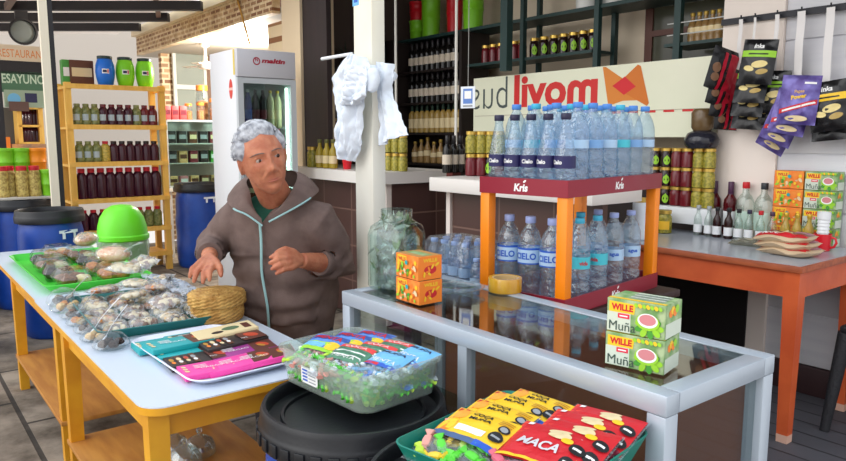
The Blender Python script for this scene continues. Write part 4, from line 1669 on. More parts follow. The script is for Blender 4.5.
b.lathe([(0, 0), (.042, 0), (.046, .004), (.046, .20), (.044, .206), (0, .206)], 24)
b.build('canister_body', M('white_plastic', (226, 232, 240), .4), wc)
b = MB()
b.lathe([(.047, .2065), (.047, .225), (.044, .228), (0, .228)], 24)
b.build('canister_lid', M('gold_lid_dull', (196, 160, 70), .4), wc)
u, z = PV(698, 118, 3.74)
jg = thing('demijohn', 'squat dark glass jug with brown neck on the jar stack', 'jug', GO(u, 3.79, TZ+.1512+.345+.0006))
b = MB()
b.lathe([(0, 0), (.08, 0), (.095, .02), (.098, .05), (.08, .085), (.05, .10), (.046, .10), (0, .10)], 24)
b.build('jug_body', M('dark_glass', (44, 44, 54), .1, trans=.2), jg)
b = MB()
b.lathe([(.05, .1005), (.062, .12), (.064, .20), (.05, .225), (.03, .228), (0, .228)], 24)
b.build('jug_neck', M('amber_glass', (120, 96, 66), .12, trans=.35), jg)

# ================================================================== right wall with its snack bags
WV = 3.905
PLANK = M('white_plank_paint', (214, 214, 218), .55, var=(3, (204, 204, 210), 5, (.5, 1, 6)), bump=(20, .06, (1, 1, 12)))
b = MB()
zs = [0.17, .458, .735, 1.007, 1.31, 1.61, 1.91, 2.21, 2.51, 2.81, 3.1]
for a, c in zip(zs, zs[1:]):
    b.box(-1.845, .3, WV, WV+.04, a+.004, c-.004, .003)
b.box(-1.845, .3, WV+.012, WV+.04, .17, 3.1)
struct(b.build('wall_right', PLANK, rz=RZ), 'white painted wall of wide horizontal planks')
b = MB()
b.box(-2.9, .3, WV-.012, WV+.03, .012, .168, .003)
struct(b.build('baseboard_right', M('dark_baseboard', (56, 36, 38), .5), rz=RZ), 'dark brown baseboard under the plank wall')
b = MB()
b.box(-2.19, -1.846, WV-.02, WV+.5, .17, 3.1)
struct(b.build('wall_panel', M('pinkish_plaster', (234, 222, 212), .6, bump=(8, .04)), rz=RZ), 'smooth pale pink wall panel between shelf and planks')
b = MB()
b.box(-2.9, -1.95, WV-.032, WV-.0205, .17, .80)  # thin near-black panel set in front of the pale one, below table height
struct(b.build('lower_dark_panel', M('dark_panel', (20, 14, 14), .7), rz=RZ), 'near-black panel in front of the lower wall behind the orange table')
RAILZ = 2.045
rl = thing('hook_rail', 'black rail with hooks holding the snack strips', 'rail', GO(0, 0), RZ)
b = MB()
b.box(-2.19, -.9, WV-.045, WV-.0205, RAILZ-.016, RAILZ+.016)
b.build('rail_bar', M('black_steel', (34, 34, 40), .4, .3), rl)
STRIPS = [(743, 68), (757, 60), (779, 70), (803, 78), (832, 84)]
for px, py in STRIPS:
    u, z = PV(px, 15, WV-.06)
    b = MB()
    b.tube([(-u, WV-.045, RAILZ), (-u, WV-.075, RAILZ-.005), (-u, WV-.08, RAILZ+.02)], .004, 6)
    b.build('hook', MATS['black_steel'], rl)
for i, (px, py) in enumerate(STRIPS):
    u, z = PV(px, py, WV-.075)
    u0, _ = PV(px, 15, WV-.06)
    b = MB()
    w = .011 if i < 3 else .02
    b.sheet(lambda s, q: ((s-.5)*w*2*(1 if i != 1 else .6), .004*math.sin(q*9), -q*(RAILZ-z)), 2, 10, .0012)
    o = b.build('hanging_strip', M('white_strip', (226, 222, 220), .5), None, loc=GO(u0, WV-.078, RAILZ-.002), rz=RZ)
    tag(o, 'white clip strip hanging from the black rail, %s from the shelf' % ORD[i], 'hanging strip', 'clip strips on the black rail')


def snack_maker(seed, base, prints, w=.17, h=.235, th=.036):
    def mk():
        t = thing('snack_bag', None, 'bag of crisps')

        def film(s, q, up):
            x, z = (s-.5)*w, (q-.5)*h
            e = max(0, 1-abs(2*s-1)**3)*max(0, 1-abs(2*q-1)**4)
            wr = .006*noise.noise(Vector((x*30, z*30, seed)))+.004*math.sin(x*90+seed)*max(0, abs(2*q-1)-.6)
            pinch = 1-.05*e
            return (x*pinch, -(th*.5*e+wr*min(1, e*2+.3)) if up else th*.5*e, z)
        b = MB()
        b.sheet(lambda s, q: film(s, q, 1), 16, 20)
        b.sheet(lambda s, q: film(1-s, q, 0), 16, 20)
        b.build('pouch', base, t)
        p = Print(lambda a, c, o: (lambda f: (f[0], f[1]-.0015-o, f[2]))(film(min(max(a/w+.5, 0), 1), min(max(c/h+.5, 0), 1), 1)), maxd=.012)
        prints(p, w, h)
        p.build('face_print', t)
        return t
    return mk


FBLK = M('foil_black', (26, 26, 28), .25, .2)
FRED = M('foil_red', (190, 26, 52), .3, .2)
FPUR = M('foil_purple', (74, 56, 122), .28, .3, var=(16, (112, 104, 170)))
CHIP = M('chip_yellow', (226, 206, 140), .5)


def pr_chip(band):
    def f(p, w, h):
        p.rect(-w*.49, w*.49, h*.10, h*.24, band)
        p.text('Inka', 0, h*.34, h*.10, WHITE, bold=.03, shear=.2)
        p.rect(-w*.3, w*.3, h*.15, h*.18, BLACK)
        p.ell(w*.08, -h*.06, w*.24, h*.08, CHIP, a=.15)
        p.ell(-w*.22, -h*.16, w*.16, h*.06, CHIP, a=-.2)
        p.ell(w*.18, -h*.22, w*.18, h*.06, M('chip_tan', (178, 150, 84), .5), a=.2)  # third printed chip, in a darker tan
    return f


def pr_redside(p, w, h):
    p.rect(-w*.10, w*.49, -h*.48, h*.40, FRED)
    p.rect(w*.02, w*.14, -h*.48, h*.4, FBLK)
    p.ell(-w*.28, 0, w*.14, h*.12, M('chip_brown', (120, 84, 58), .5))
    p.ell(-w*.26, -h*.22, w*.14, h*.1, M('chip_brown', (120, 84, 58), .5))


def pr_purple(p, w, h):
    p.text('Papas', 0, h*.16, h*.085, M('letter_gold', (206, 160, 110), .4), bold=.03, a=.12)
    p.text('Power', 0, h*.06, h*.085, YELLOW, bold=.04, a=.2)
    p.quad([(-w*.47, -h*.30), (w*.47, -h*.08), (w*.47, h*.02), (-w*.47, -h*.20)], RED)
    p.quad([(-w*.4, -h*.26), (w*.44, -h*.06), (w*.44, -h*.02), (-w*.4, -h*.22)], WHITE)
    p.ell(0, -h*.38, w*.3, h*.06, CREAM)
    p.rect(w*.1, w*.4, h*.32, h*.36, WHITE)


SG = Proto(snack_maker(1, FBLK, pr_chip(LIME)))
SYL = Proto(snack_maker(2, FBLK, pr_chip(YELLOW)))
SR = Proto(snack_maker(3, FBLK, pr_redside))
SPU = Proto(snack_maker(4, FPUR, pr_purple))


def hang(pr, label, px, py, v, a=0, roll=0, pitch=0, sc=1.0, group=None):
    u, z = PV(px, py, v)
    rot = (Matrix.Rotation(RZ+rad(a), 3, 'Z') @ Matrix.Rotation(rad(roll), 3, 'Y') @ Matrix.Rotation(rad(pitch), 3, 'X')).to_euler()
    return pr.put(label, GO(u, v, z), rot=rot, group=group, scale=(sc, sc, sc))


gb = 'black and green snack bags'
hang(SG, 'black snack bag with lime band, lowest of its strip', 750, 110, WV-.10, 12, 4, -20, .95, gb)
hang(SG, 'black snack bag with lime band, third down its strip', 750, 97, WV-.135, 12, 4, -18, .95, gb)
hang(SG, 'black snack bag with lime band, second down its strip', 752, 83, WV-.17, 12, 3, -18, .95, gb)
hang(SG, 'black snack bag with lime band, topmost, its chips in view', 758, 62, WV-.20, 12, 5, -6, 1.0, gb)
hang(SG, 'black snack bag with lime band on the strip beside the purple bags', 773, 92, WV-.12, 8, 3, -4, .95, gb)
hang(SG, 'black snack bag under the one beside the purple bags', 771, 106, WV-.085, 8, 0, -14, .9, gb)
gr = 'black and red snack bags'
hang(SR, 'black and red snack bag seen edge on, topmost', 722, 70, WV-.17, 66, 16, 0, 1.0, gr)
hang(SR, 'black and red snack bag seen edge on, second down', 722, 86, WV-.15, 66, 14, 0, .95, gr)
hang(SR, 'black and red snack bag seen edge on, third down', 724, 99, WV-.125, 64, 10, 0, .9, gr)
hang(SR, 'black and red snack bag seen edge on, lowest', 727, 112, WV-.10, 62, 4, 0, .85, gr)
gp_ = 'purple snack bags'
hang(SPU, 'purple snack bag at the bottom of its strip, slanting down', 779, 130, WV-.10, 58, 28, 0, 1.0, gp_)
hang(SPU, 'purple snack bag seen edge on, third of its strip', 783, 122, WV-.13, 48, 24, -6, 1.0, gp_)
hang(SPU, 'purple snack bag behind the front one, tilted', 791, 112, WV-.16, 28, 12, -10, 1.0, gp_)
hang(SPU, 'purple snack bag in front with yellow lettering in view', 799, 100, WV-.20, 14, 4, -4, 1.05, gp_)
gy = 'black and yellow snack bags'
hang(SYL, 'black snack bag with yellow band, lower one behind', 831, 118, WV-.09, 8, -6, -16, 1.0, gy)
hang(SYL, 'black snack bag with yellow band, front one', 829, 106, WV-.15, 10, -8, -3, 1.05, gy)
hang(SYL, 'black snack bag with yellow band cut by the photo edge', 851, 107, WV-.12, 6, -4, -4, 1.0, gy)

# black woven chair at the table end
ch = thing('woven_stool', 'black woven plastic stool beside the orange table, partly in view', 'stool', GO(1.148, 3.655, .0125), RZ)
ch.scale = (1, 1, .93)
WOV = M('woven_black', (38, 38, 42), .45, bump=(140, .6))
b = MB()
b.box(-.165, .165, -.165, .165, .52, .555, .012)
b.build('seat', WOV, ch)
for sx in (-1, 1):
    for sy in (-1, 1):
        b = MB()
        b.tube([(sx*.185, sy*.185, 0), (sx*.16, sy*.16, .30), (sx*.142, sy*.142, .52)], [.022, .030, .034], 10)
        b.build('leg', WOV, ch)

# ================================================================== kiosk: banner, shelves, counters, pillar
PLAST = M('cream_plaster', (226, 210, 186), .7, bump=(10, .05))
b = MB()
b.box(-5.75, -2.192, 4.46, 4.52, 0, 3.0)
struct(b.build('wall_back', PLAST, rz=RZ), 'cream plaster wall behind the upper shelf')
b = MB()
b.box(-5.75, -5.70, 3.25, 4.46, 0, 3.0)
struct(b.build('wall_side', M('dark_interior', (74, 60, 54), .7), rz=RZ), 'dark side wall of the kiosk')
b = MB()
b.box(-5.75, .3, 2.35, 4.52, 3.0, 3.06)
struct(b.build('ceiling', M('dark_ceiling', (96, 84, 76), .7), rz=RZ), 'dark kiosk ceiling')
b = MB()
b.box(-3.02, -2.2, 4.40, 4.415, 1.80, 2.55)
struct(b.build('window_1', M('dim_window_glass', (88, 88, 72), .15, spec=.6, var=(3, (66, 66, 54))), rz=RZ), 'dim window pane behind the shelf')
b = MB()
for (a, c, d, e) in ((-3.06, -3.0, 1.78, 2.6), (-2.26, -2.2, 1.78, 2.6)):
    b.box(a, c, 4.385, 4.44, d, e)
b.box(-3.0, -2.26, 4.385, 4.44, 2.10, 2.14)
struct(b.build('window_frame', M('brown_frame', (92, 56, 46), .5), rz=RZ), 'brown window frame behind the shelf')

# banner seen from behind
bz0, bz1 = 1.40, 1.868
bn = thing('banner', 'long pale banner seen from behind with mirrored red lettering', 'banner', GO(0, 0), RZ)
b = MB()
b.box(-4.30, -2.194, 3.878, 3.882, bz0, bz1)
b.build('banner_sheet', M('banner_vinyl', (232, 232, 208), .5, var=(1.5, (224, 226, 200))), bn)
p = Print(front(3.878), maxd=.1)
RB = M('banner_red', (206, 42, 40), .5)
GB = M('banner_grey', (74, 84, 82), .5)
ua, za = PV(515, 84, 3.878)
ub, zb = PV(597, 84, 3.878)
zc = 1.742
p.text('movil', -(ua+ub)/2, zc+.0, .245, RB, mirror=True, fit=abs(ua-ub)*1.02, bold=.035)
uc, _ = PV(472, 84, 3.878)
ud, _ = PV(508, 84, 3.878)
p.text('bus', -(uc+ud)/2, zc+.0, .24, GB, mirror=True, fit=abs(uc-ud)*.98, bold=-.012)


def BP(px, py):
    u, z = PV(px, py, 3.878)
    return (-u, z)


OR1, OR2, ORD_ = M('banner_orange', (214, 128, 44), .5), M('banner_orange_dark', (206, 112, 28), .5), M('banner_red_deep', (208, 30, 40), .5)
p.poly([BP(603, 68), BP(622, 78), BP(645, 100), BP(617, 101), BP(608, 104)], OR1)
p.poly([BP(603, 67), BP(606, 67), BP(625, 80), BP(640, 94), BP(625, 100), BP(611, 105), BP(608, 103)], OR1)
p.poly([BP(638, 64.5), BP(641, 66), BP(649, 103), BP(647, 106), BP(640, 102), BP(612, 86), BP(625, 77)], OR2)
p.poly([BP(612.5, 86), BP(625, 76.5), BP(636, 86.5), BP(624, 95)], ORD_)
u_, z_ = PV(690, 110, 3.878)
for k in range(5):
    x = -u_-.13*k-.05
    p.rect(x, x+.075, 1.553, 1.568, RB)
p.rect(-4.28, -2.2, 1.5665, 1.569, M('banner_seam', (150, 130, 120), .6))
p.build('mirrored_lettering', bn)

# shelf frame of green steel
sf = thing('wall_shelf', 'dark green steel wall shelf running above the banner', 'shelf', GO(0, 0), RZ)
b = MB()
b.box(-5.68, -2.2, 4.04, 4.34, 2.285, 2.31)
b.build('upper_board', GREENSTEEL, sf)
b = MB()
b.box(-4.66, -3.25, 4.04, 4.30, 1.990, 2.012)
b.build('middle_board', GREENSTEEL, sf)
b = MB()
b.box(-2.66, -2.2, 4.02, 4.30, 1.965, 1.985)
b.build('short_board', GREENSTEEL, sf)
for k, (px, v, w) in enumerate(((523, 4.04, .035), (539, 4.30, .03), (597, 4.04, .04), (614, 4.30, .035), (677.5, 4.03, .045))):
    u, z = PV(px, 50, v)
    b = MB()
    b.box(-u-w/2, -u+w/2, v-.02, v+.02, 1.45, 2.95)
    b.build('post', GREENSTEEL, sf)
for zz_ in (2.035, 2.105):
    b = MB()
    b.tube([(-2.64, 4.02, zz_), (-2.2, 4.02, zz_)], .004, 6)
    b.build('guard_wire', M('pale_wire', (190, 190, 186), .4, .4), sf)
u, z = PV(506.5, 30, 3.75)
b = MB()
b.box(-u-.035, -u+.035, 3.72, 3.78, 1.885, 2.999)
struct(b.build('trim_1', GREENSTEEL, rz=RZ), 'thick dark green steel upright above the banner')

for i in range(7):
    u, z = PV(532.5+9.7*i, 57, 4.10)
    JL.put('dark jar with lime label on the shelf above the banner, %s from the thick upright' % ORD[i], GO(u, 4.12, 2.0125), RZ+.75, 'dark jars above the banner', scale=(1.05, 1.05, 1.30))
for i in range(5):
    u, z = PV(484+7.6*i+(6 if i > 2 else 0), 57, 4.10)
    JM.put('maroon jar on the shelf above the banner, %s from the wine shelf' % ORD[i], GO(u, 4.12, 2.0125), RZ+.6, 'maroon jars above the banner', scale=(1, 1, 1.30))
AMB = Proto(bottle_maker('small_amber_bottle', 'bottle', P_M, M('amber_oil', (176, 138, 84), .12, trans=.3), (.0125, .15, .172), M('cap_dull_gold', (170, 140, 60), .4, .4), [(.0239, .05, .085, CREAM)], 14))
for i in range(5):
    u, z = PV(692+6.6*i, 38, 4.10)
    AMB.put('small amber bottle behind the guard wires, %s from the steel post' % ORD[i], GO(u, 4.10, 1.9855), RZ, 'amber bottles behind the guard wires', scale=(1.2, 1.2, 1.05))

# buckets on the upper shelf


def bucket_maker(c):
    def mk():
        t = thing('plastic_bucket', None, 'bucket')
        b = MB()
        b.lathe([(0, 0), (.078, 0), (.082, .004), (.088, .13), (.092, .135), (.092, .145), (.089, .15), (.092, .27), (.096, .275), (.096, .295), (.092, .30), (.086, .30), (.08, .01), (0, .008)], 28)
        b.build('bucket_body', c, t)
        b = MB()
        b.lathe([(.097, .288), (.099, .29), (.099, .306), (.09, .31), (0, .31)], 28)
        b.build('bucket_lid', c, t)
        return t
    return mk


LIMEB, REDB, WHB = M('bucket_lime', (126, 200, 40), .35), M('bucket_red', (206, 28, 40), .35), M('bucket_white', (226, 226, 222), .4)
BKL, BKR, BKW = Proto(bucket_maker(LIMEB)), Proto(bucket_maker(REDB)), Proto(bucket_maker(WHB))


def shelf_bucket(pr, label, px, v, z, sc):
    u, _ = PV(px, 30, v)
    pr.put(label, GO(u, v, z), RZ, 'buckets on the upper shelf', scale=sc)


shelf_bucket(BKL, 'lime bucket under a red one at the dark end of the upper shelf', 417.5, 4.17, 2.3105, (.82, .82, .58))
shelf_bucket(BKR, 'red bucket stacked on a lime one at the dark end of the upper shelf', 417.5, 4.17, 2.3105+.182, (.82, .82, .55))
shelf_bucket(BKL, 'tall lime bucket beside the red and lime stack', 431, 4.17, 2.3105, (.95, .95, 1.25))
shelf_bucket(BKR, 'tall red bucket on the upper shelf between lime ones', 454.5, 4.17, 2.3105, (.80, .80, 1.3))
shelf_bucket(BKL, 'tall lime bucket nearest the thick green upright', 473, 4.17, 2.3105, (1.0, 1.0, 1.25))
shelf_bucket(BKW, 'white bucket on the upper shelf, nearer the upright', 587, 4.17, 2.3105, (1.0, 1.0, .9))
shelf_bucket(BKW, 'white bucket on the upper shelf above the window edge', 613, 4.17, 2.3105, (1.0, 1.0, .9))

# wine shelf
ws = thing('wine_shelf', 'dark wooden wine shelf in the kiosk corner', 'shelf', GO(0, 0), RZ)
for k, zz_ in enumerate((2.0, 1.715, 1.44, 1.16)):
    b = MB()
    b.box(-5.50, -4.60, 3.98, 4.30, zz_-.02, zz_)
    b.build('shelf_board', M('near_black_wood', (40, 32, 30), .5), ws)
for x in (-5.52, -4.60):
    b = MB()
    b.box(x, x+.03, 3.98, 4.30, .0, 2.284)
    b.build('side_panel', MATS['near_black_wood'], ws)
b = MB()
b.box(-5.50, -4.60, 4.305, 4.32, 0, 2.28)
b.build('back_panel', M('wine_shelf_back', (56, 44, 40), .7), ws)
DKB = M('dark_wine_glass', (24, 22, 20), .08)
GOB = M('golden_wine_glass', (196, 160, 84), .1, trans=.3)
WD = Proto(bottle_maker('dark_wine_bottle', 'wine bottle', P_W, DKB, (.0165, .235, .307), M('capsule_black', (30, 26, 28), .4), [(.0374, .07, .15, M('label_old_paper', (214, 200, 180), .6), None, None, 0, 3.0)], 14))
WG = Proto(bottle_maker('golden_wine_bottle', 'wine bottle', P_W, GOB, (.0165, .235, .307), M('capsule_green', (36, 62, 48), .4), [(.0374, .05, .15, M('label_gold_paper', (226, 206, 160), .6), None, None, 0, 3.0)], 14))
for row, (zz_, pr, nm) in enumerate(((2.0, WD, 'dark wine bottle on the top wine shelf'), (1.715, WD, 'dark wine bottle on the middle wine shelf'), (1.44, WG, 'golden wine bottle on the lower wine shelf'))):
    for i in range(10):
        if row == 0 and i > 8:
            continue
        pr.put('%s, %s from the dark corner' % (nm, ORD[i]), GO(5.38-.077*i, 4.07, zz_+.0006), RZ+.6, nm.replace('bottle', 'bottles'), scale=(.95, .95, .86))
for i in range(8):
    AMB.put('amber bottle at the foot of the wine shelf, %s from the dark corner' % ORD[i], GO(5.32-.095*i, 4.06, 1.1606), RZ, 'amber bottles at the foot of the wine shelf', scale=(1.5, 1.5, 1.15+.12*(i % 3)))
for i, px in enumerate((396, 456)):
    u, z = PV(px, 100, 3.5)
    b = MB()
    b.tube([(0, 0, 1.1505 if i == 0 else 1.0), (0, 0, 3.0)], .011, 8)
    struct(b.build('trim_%d' % (i+2), M('white_tube', (226, 224, 216), .4), loc=GO(u, 3.5), rz=RZ), 'thin white upright tube in the kiosk')

# counters: white tops on brown tile panels
CT_ = M('counter_white', (232, 226, 220), .35)
TILE = BRICK('brown_tiles', (88, 62, 56), (80, 56, 52), (120, 92, 82), 1, .42, .28, .006, .35, 'xz', 0, .3)
c1 = thing('bar_counter', 'white topped kiosk counter with brown tiles behind the bottle rack', 'counter', GO(0, 0), RZ)
b = MB()
b.box(-3.46, -2.18, 2.75, 3.16, 1.065, 1.15, .004)
b.build('countertop', CT_, c1)
b = MB()
b.box(-3.36, -2.2, 2.86, 2.90, .0125, 1.0645)
b.build('tiled_front', TILE, c1)
b = MB()
b.box(-3.40, -3.362, 2.84, 2.92, .0125, 1.0645)
b.build('edge_trim', M('trim_pale', (226, 214, 206), .5), c1)
c2 = thing('bar_counter', 'white topped kiosk counter with brown tiles behind the woman', 'counter', GO(0, 0), RZ)
b = MB()
b.prism([(-5.64, 2.84), (-4.10, 2.77), (-4.10, 3.5), (-5.64, 3.5)], 1.065, 1.15)
b.build('countertop', CT_, c2)
b = MB()
b.box(-5.60, -4.14, 2.90, 2.94, .0125, 1.0645)
b.build('tiled_front', TILE, c2)
b = MB()
b.box(-4.18, -4.14, 2.942, 3.45, .0125, 1.0645)
b.build('tiled_end', BRICK('brown_tiles_end', (88, 62, 56), (80, 56, 52), (120, 92, 82), 1, .42, .28, .006, .35, 'yz', 0, .3), c2)
b = MB()
b.box(-4.17, -4.138, 2.895, 2.9395, .0125, 1.0645)
b.build('edge_trim', MATS['trim_pale'], c2)
b = MB()
b.box(-3.95, -3.88, 3.30, 3.38, .0125, 1.17)
struct(b.build('trim_4', M('dark_red_wood', (92, 34, 30), .5), rz=RZ), 'dark red wooden upright in the counter gap')
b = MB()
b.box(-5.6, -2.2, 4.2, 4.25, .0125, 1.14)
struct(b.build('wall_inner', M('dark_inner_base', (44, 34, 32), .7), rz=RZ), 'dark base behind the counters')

# on the counters
for i, px in enumerate((445, 451.5, 458)):
    u, v = PZ(px, 173-.3*i, 1.15)
    WD.put('dark wine bottle with pale label on the white counter, %s from the gap' % ORD[i], GO(u, v+.02, 1.1504), RZ+.5, 'dark wine bottles on the white counter', scale=(.95, .95, .85))
for j in range(2):
    for i, px in enumerate((468.5, 478, 487.5, 497)):
        u, v = PZ(px, 176, 1.15)
        (JM if j == 0 and i != 2 else JL if j == 0 else JO).put('%s in the stack on the white counter, %s from the wine bottles' % (('lower jar', 'upper gold lidded jar')[j], ORD[i]), GO(u, v+.02, 1.1504+.145*j), RZ+.5, 'jars stacked on the white counter', scale=(1.0, 1.0, 1.25))
OIL = M('yellow_oil', (196, 168, 50), .1, trans=.35)
OI = Proto(bottle_maker('oil_bottle', 'oil bottle', P_M, OIL, (.0125, .15, .172), M('cap_olive', (92, 92, 40), .4), [(.0239, .03, .075, CREAM, None, None, 0, 2.6)], 16))
for i, px in enumerate((320, 327, 333.5)):
    u, _ = PV(px, 160, 2.892)
    OI.put('yellow oil bottle on the counter behind the woman, %s from the doorway' % ORD[i], GO(u, 2.892, 1.1504), RZ+.6, 'oil bottles on the counter', scale=(1.5, 1.5, 1.35))
u, _ = PV(312.5, 160, 2.89)
JO.put('olive jar at the doorway end of the counter', GO(u, 2.892, 1.1504), RZ, scale=(1.3, 1.3, 1.5))
u, _ = PV(347, 160, 2.93)
rc = thing('red_cup', 'small red cup on the counter under the hanging cloth', 'cup', GO(u, 2.93, 1.1504))
b = MB()
b.lathe([(0, 0), (.03, 0), (.042, .11), (.039, .11), (.028, .005), (0, .005)], 24)
b.build('cup_body', MATS['mug_red'], rc)
b = MB()
b.lathe([(.0425, .1095), (.044, .1095), (.044, .116), (.040, .116)], 24)
b.build('rim', MATS['mug_red'], rc)
for j in range(2):
    for i, px in enumerate((389, 396, 403)):
        u, z = PV(px, 170, 3.05)
        JO.put('gold lidded jar beside the pillar on the counter, %s tier, %s from the pillar' % (('lower', 'upper')[j], ORD[i]), GO(u, 3.05, 1.1504+.135*j), RZ, 'jars beside the pillar', scale=(.95, .95, 1.15))

# side wall shelves with a potted plant and bottles
hs = thing('wall_rack', 'dark wall rack of jars in the kiosk corner', 'shelf', GO(0, 0), RZ)
for zz_ in (1.42, 1.72, 2.02):
    b = MB()
    b.box(-5.70, -5.46, 3.26, 3.95, zz_-.02, zz_)
    b.build('shelf_board', MATS['near_black_wood'], hs)
for v in (3.26, 3.93):
    b = MB()
    b.box(-5.70, -5.455, v-.02, v, 1.15, 2.3)
    b.build('side_panel', MATS['near_black_wood'], hs)
for r_i, zz_ in enumerate((1.42, 1.72)):
    for i in range(6):
        pr = (JM, JO, WG)[(i+r_i) % 3]
        pr.put('%s on the kiosk corner rack, %s shelf, %s from the pillar' % (('maroon jar', 'olive jar', 'golden bottle')[(i+r_i) % 3], ('lower', 'middle')[r_i], ORD[i]), GO(5.57, 3.36+.10*i, zz_+.0005), RZ, 'jars on the kiosk corner rack', scale=(1.0, 1.0, .8 if pr is WG else 1.3))
pl = thing('potted_plant', 'spiky dark plant on the top of the corner rack', 'plant', GO(5.53, 3.43, 2.0205))
pl.scale = (.7, .7, .8)
b = MB()
b.lathe([(0, 0), (.05, 0), (.07, .10), (.074, .11), (.066, .11), (0, .10)], 20)
b.build('pot', M('dark_pot', (60, 48, 46), .6), pl)
b = MB()
for k in range(22):
    a, e = k*2.4, .35+.5*((k*7) % 5)/5
    L = .16+.05*(k % 3)
    b.tube([(0, 0, .10), (L*.5*math.cos(a)*math.cos(e), L*.5*math.sin(a)*math.cos(e), .10+L*.6*math.sin(e)), (L*math.cos(a)*math.cos(e), L*math.sin(a)*math.cos(e), .10+L*math.sin(e))], [.008, .011, .001], 5, flat=.3)
b.build('foliage', M('plant_dark', (52, 62, 52), .5), pl)
bb = thing('blue_drum', 'dark blue plastic drum on top of the corner rack', 'drum', GO(5.57, 3.76, 2.0205))
b = MB()
b.lathe([(0, 0), (.10, 0), (.105, .01), (.11, .2), (.10, .3), (.10, .32), (0, .32)], 24)
b.build('drum_body', M('deep_blue', (26, 34, 84), .4), bb)
b = MB()
b.lathe([(.105, .3205), (.107, .345), (0, .35)], 24)
b.build('drum_lid', BLK, bb)
u, z = PV(468, 97, 3.2)
sg = thing('hanging_sign', 'small white card with blue panel hanging by the wine shelf', 'sign', GO(u, 3.2, z), RZ+rad(20))
b = MB()
b.box(-.055, .055, -.002, .002, -.075, .07, 0)
b.build('card', M('card_white', (226, 232, 238), .4), sg)
p = Print(front(-.002))
p.rect(-.036, .036, -.045, .055, M('sign_blue', (90, 130, 200), .5))
p.rect(-.026, .026, -.012, .040, WHITE)
p.rect(-.036, .036, -.066, -.054, GREYP)
p.build('blue_panel', sg)
b = MB()
b.tube([(0, 0, .07), (.002, 0, .4), (0, 0, 3.0-z)], .003, 6)
b.build('cord', M('cord_grey', (150, 150, 146), .6), sg)

# pillar with its cloth
pil = thing('wooden_pillar', 'square white and cream painted post with a cloth tied round it', 'post', GO(2.303, 1.535), RZ)
b = MB()
b.box(-.062, .062, -.03, .03, 0, 3.0, .003)
b.build('post_shaft', M('pillar_paint', (238, 236, 224), .6, var=(3, (228, 222, 200), 4, (1, 1, .4))), pil)
u, z = PV(358, 2, 1.505)
p = Print(front(-.03))
p.rect(-(u-2.29)-.025, -(u-2.29)+.02, z-.012, z+.06, SKYB)
p.rect(-(u-2.29)-.015, -(u-2.29)+.01, z+.0, z+.03, BLUE)
p.build('sticker', pil)
CLO = M('white_cloth', (222, 230, 240), .85, bump=(28, .5))


def CW(px, py, v):
    u, z = PV(px, py, v)
    return Vector((-u, v, z))


L_EDGE = [(352, 53), (343, 66), (336, 78), (335, 90), (338, 108), (339, 125), (337, 142), (339, 156)]
R_EDGE = [(366, 58), (370, 72), (366, 88), (363, 104), (361, 120), (359, 138), (357, 150), (352, 161)]
cl = thing('white_cloth', 'white cloth tied round the pillar with two hanging ends', 'cloth', (0, 0, 0), 0)


def interp(E, q):
    t = q*(len(E)-1)
    i = min(int(t), len(E)-2)
    f = t-i
    return (E[i][0]*(1-f)+E[i+1][0]*f, E[i][1]*(1-f)+E[i+1][1]*f)


def lobe(LE, RE, v0, seed, amp=.02):
    def f(s, q):
        a, c = interp(LE, q), interp(RE, q)
        P = CW(a[0]*(1-s)+c[0]*s, a[1]*(1-s)+c[1]*s, v0)
        d = amp*(.8*math.sin(s*9+q*2+seed)+.45*math.sin(s*23+q*5+2*seed)*(.3+.7*q)+.9*noise.noise(Vector((s*7, q*9, seed)))+.5*noise.noise(Vector((s*17, q*15, seed+5))))*(.6+.4*q)
        g = GO(-P.x, P.y-d-.02*math.sin(PI*s), P.z)
        return g
    return f


b = MB()
b.sheet(lobe(L_EDGE, R_EDGE, 1.455, 1, .018), 40, 60, .005)
b.build('hanging_end', CLO, cl)
b = MB()
b.sheet(lobe([(345, 66), (343, 78), (343, 92), (346, 105)], [(368, 66), (370, 80), (369, 95), (358, 104)], 1.425, 4, .016), 30, 30, .005)
b.build('folded_flap', CLO, cl)
b = MB()
b.sheet(lobe([(378, 62), (380, 78), (380, 92), (381, 108), (382, 124), (381, 146)], [(394, 64), (393, 78), (391, 92), (396, 106), (401, 122), (406, 135)], 1.52, 7, .012), 30, 44, .005)
b.build('hanging_end', CLO, cl)
b = MB()
ring = [(-.074, -.042), (0, -.050), (.070, -.042), (.076, 0), (.070, .042), (0, .046), (-.070, .042), (-.076, 0)]
u, z = PV(365, 74, 1.49)
zz_ = z
pts = []
for k in range(33):
    t = k/32*8
    i = int(t) % 8
    f = t-int(t)
    x = ring[i][0]*(1-f)+ring[(i+1) % 8][0]*f
    y = ring[i][1]*(1-f)+ring[(i+1) % 8][1]*f
    pts.append(GO(2.29-x, 1.535+y, zz_+.012*math.sin(k*.8)))
b.tube(pts, [.013+.003*math.sin(k*1.7) for k in range(33)], 10, flat=2.0, up=(0, 0, 1))
b.build('wrapped_band', CLO, cl)
b = MB()
g = CW(372, 80, 1.44)
b.ball(GO(-g.x, g.y, g.z), (.03, .024, .045), 16, 10, fn=lambda p: Vector(p)+Vector((.008, .008, .008))*noise.noise(Vector(p)*40))
b.build('knot', CLO, cl)
a_, c_ = CW(322, 59, 1.50), CW(352, 54, 1.50)
b = MB()
b.tube([GO(-a_.x, a_.y, a_.z), GO(-c_.x, c_.y, c_.z)], .007, 8)
o = b.build('white_rod', M('rod_white', (230, 232, 236), .4))
tag(o, 'thin white rod sticking out of the pillar above the cloth', 'rod')

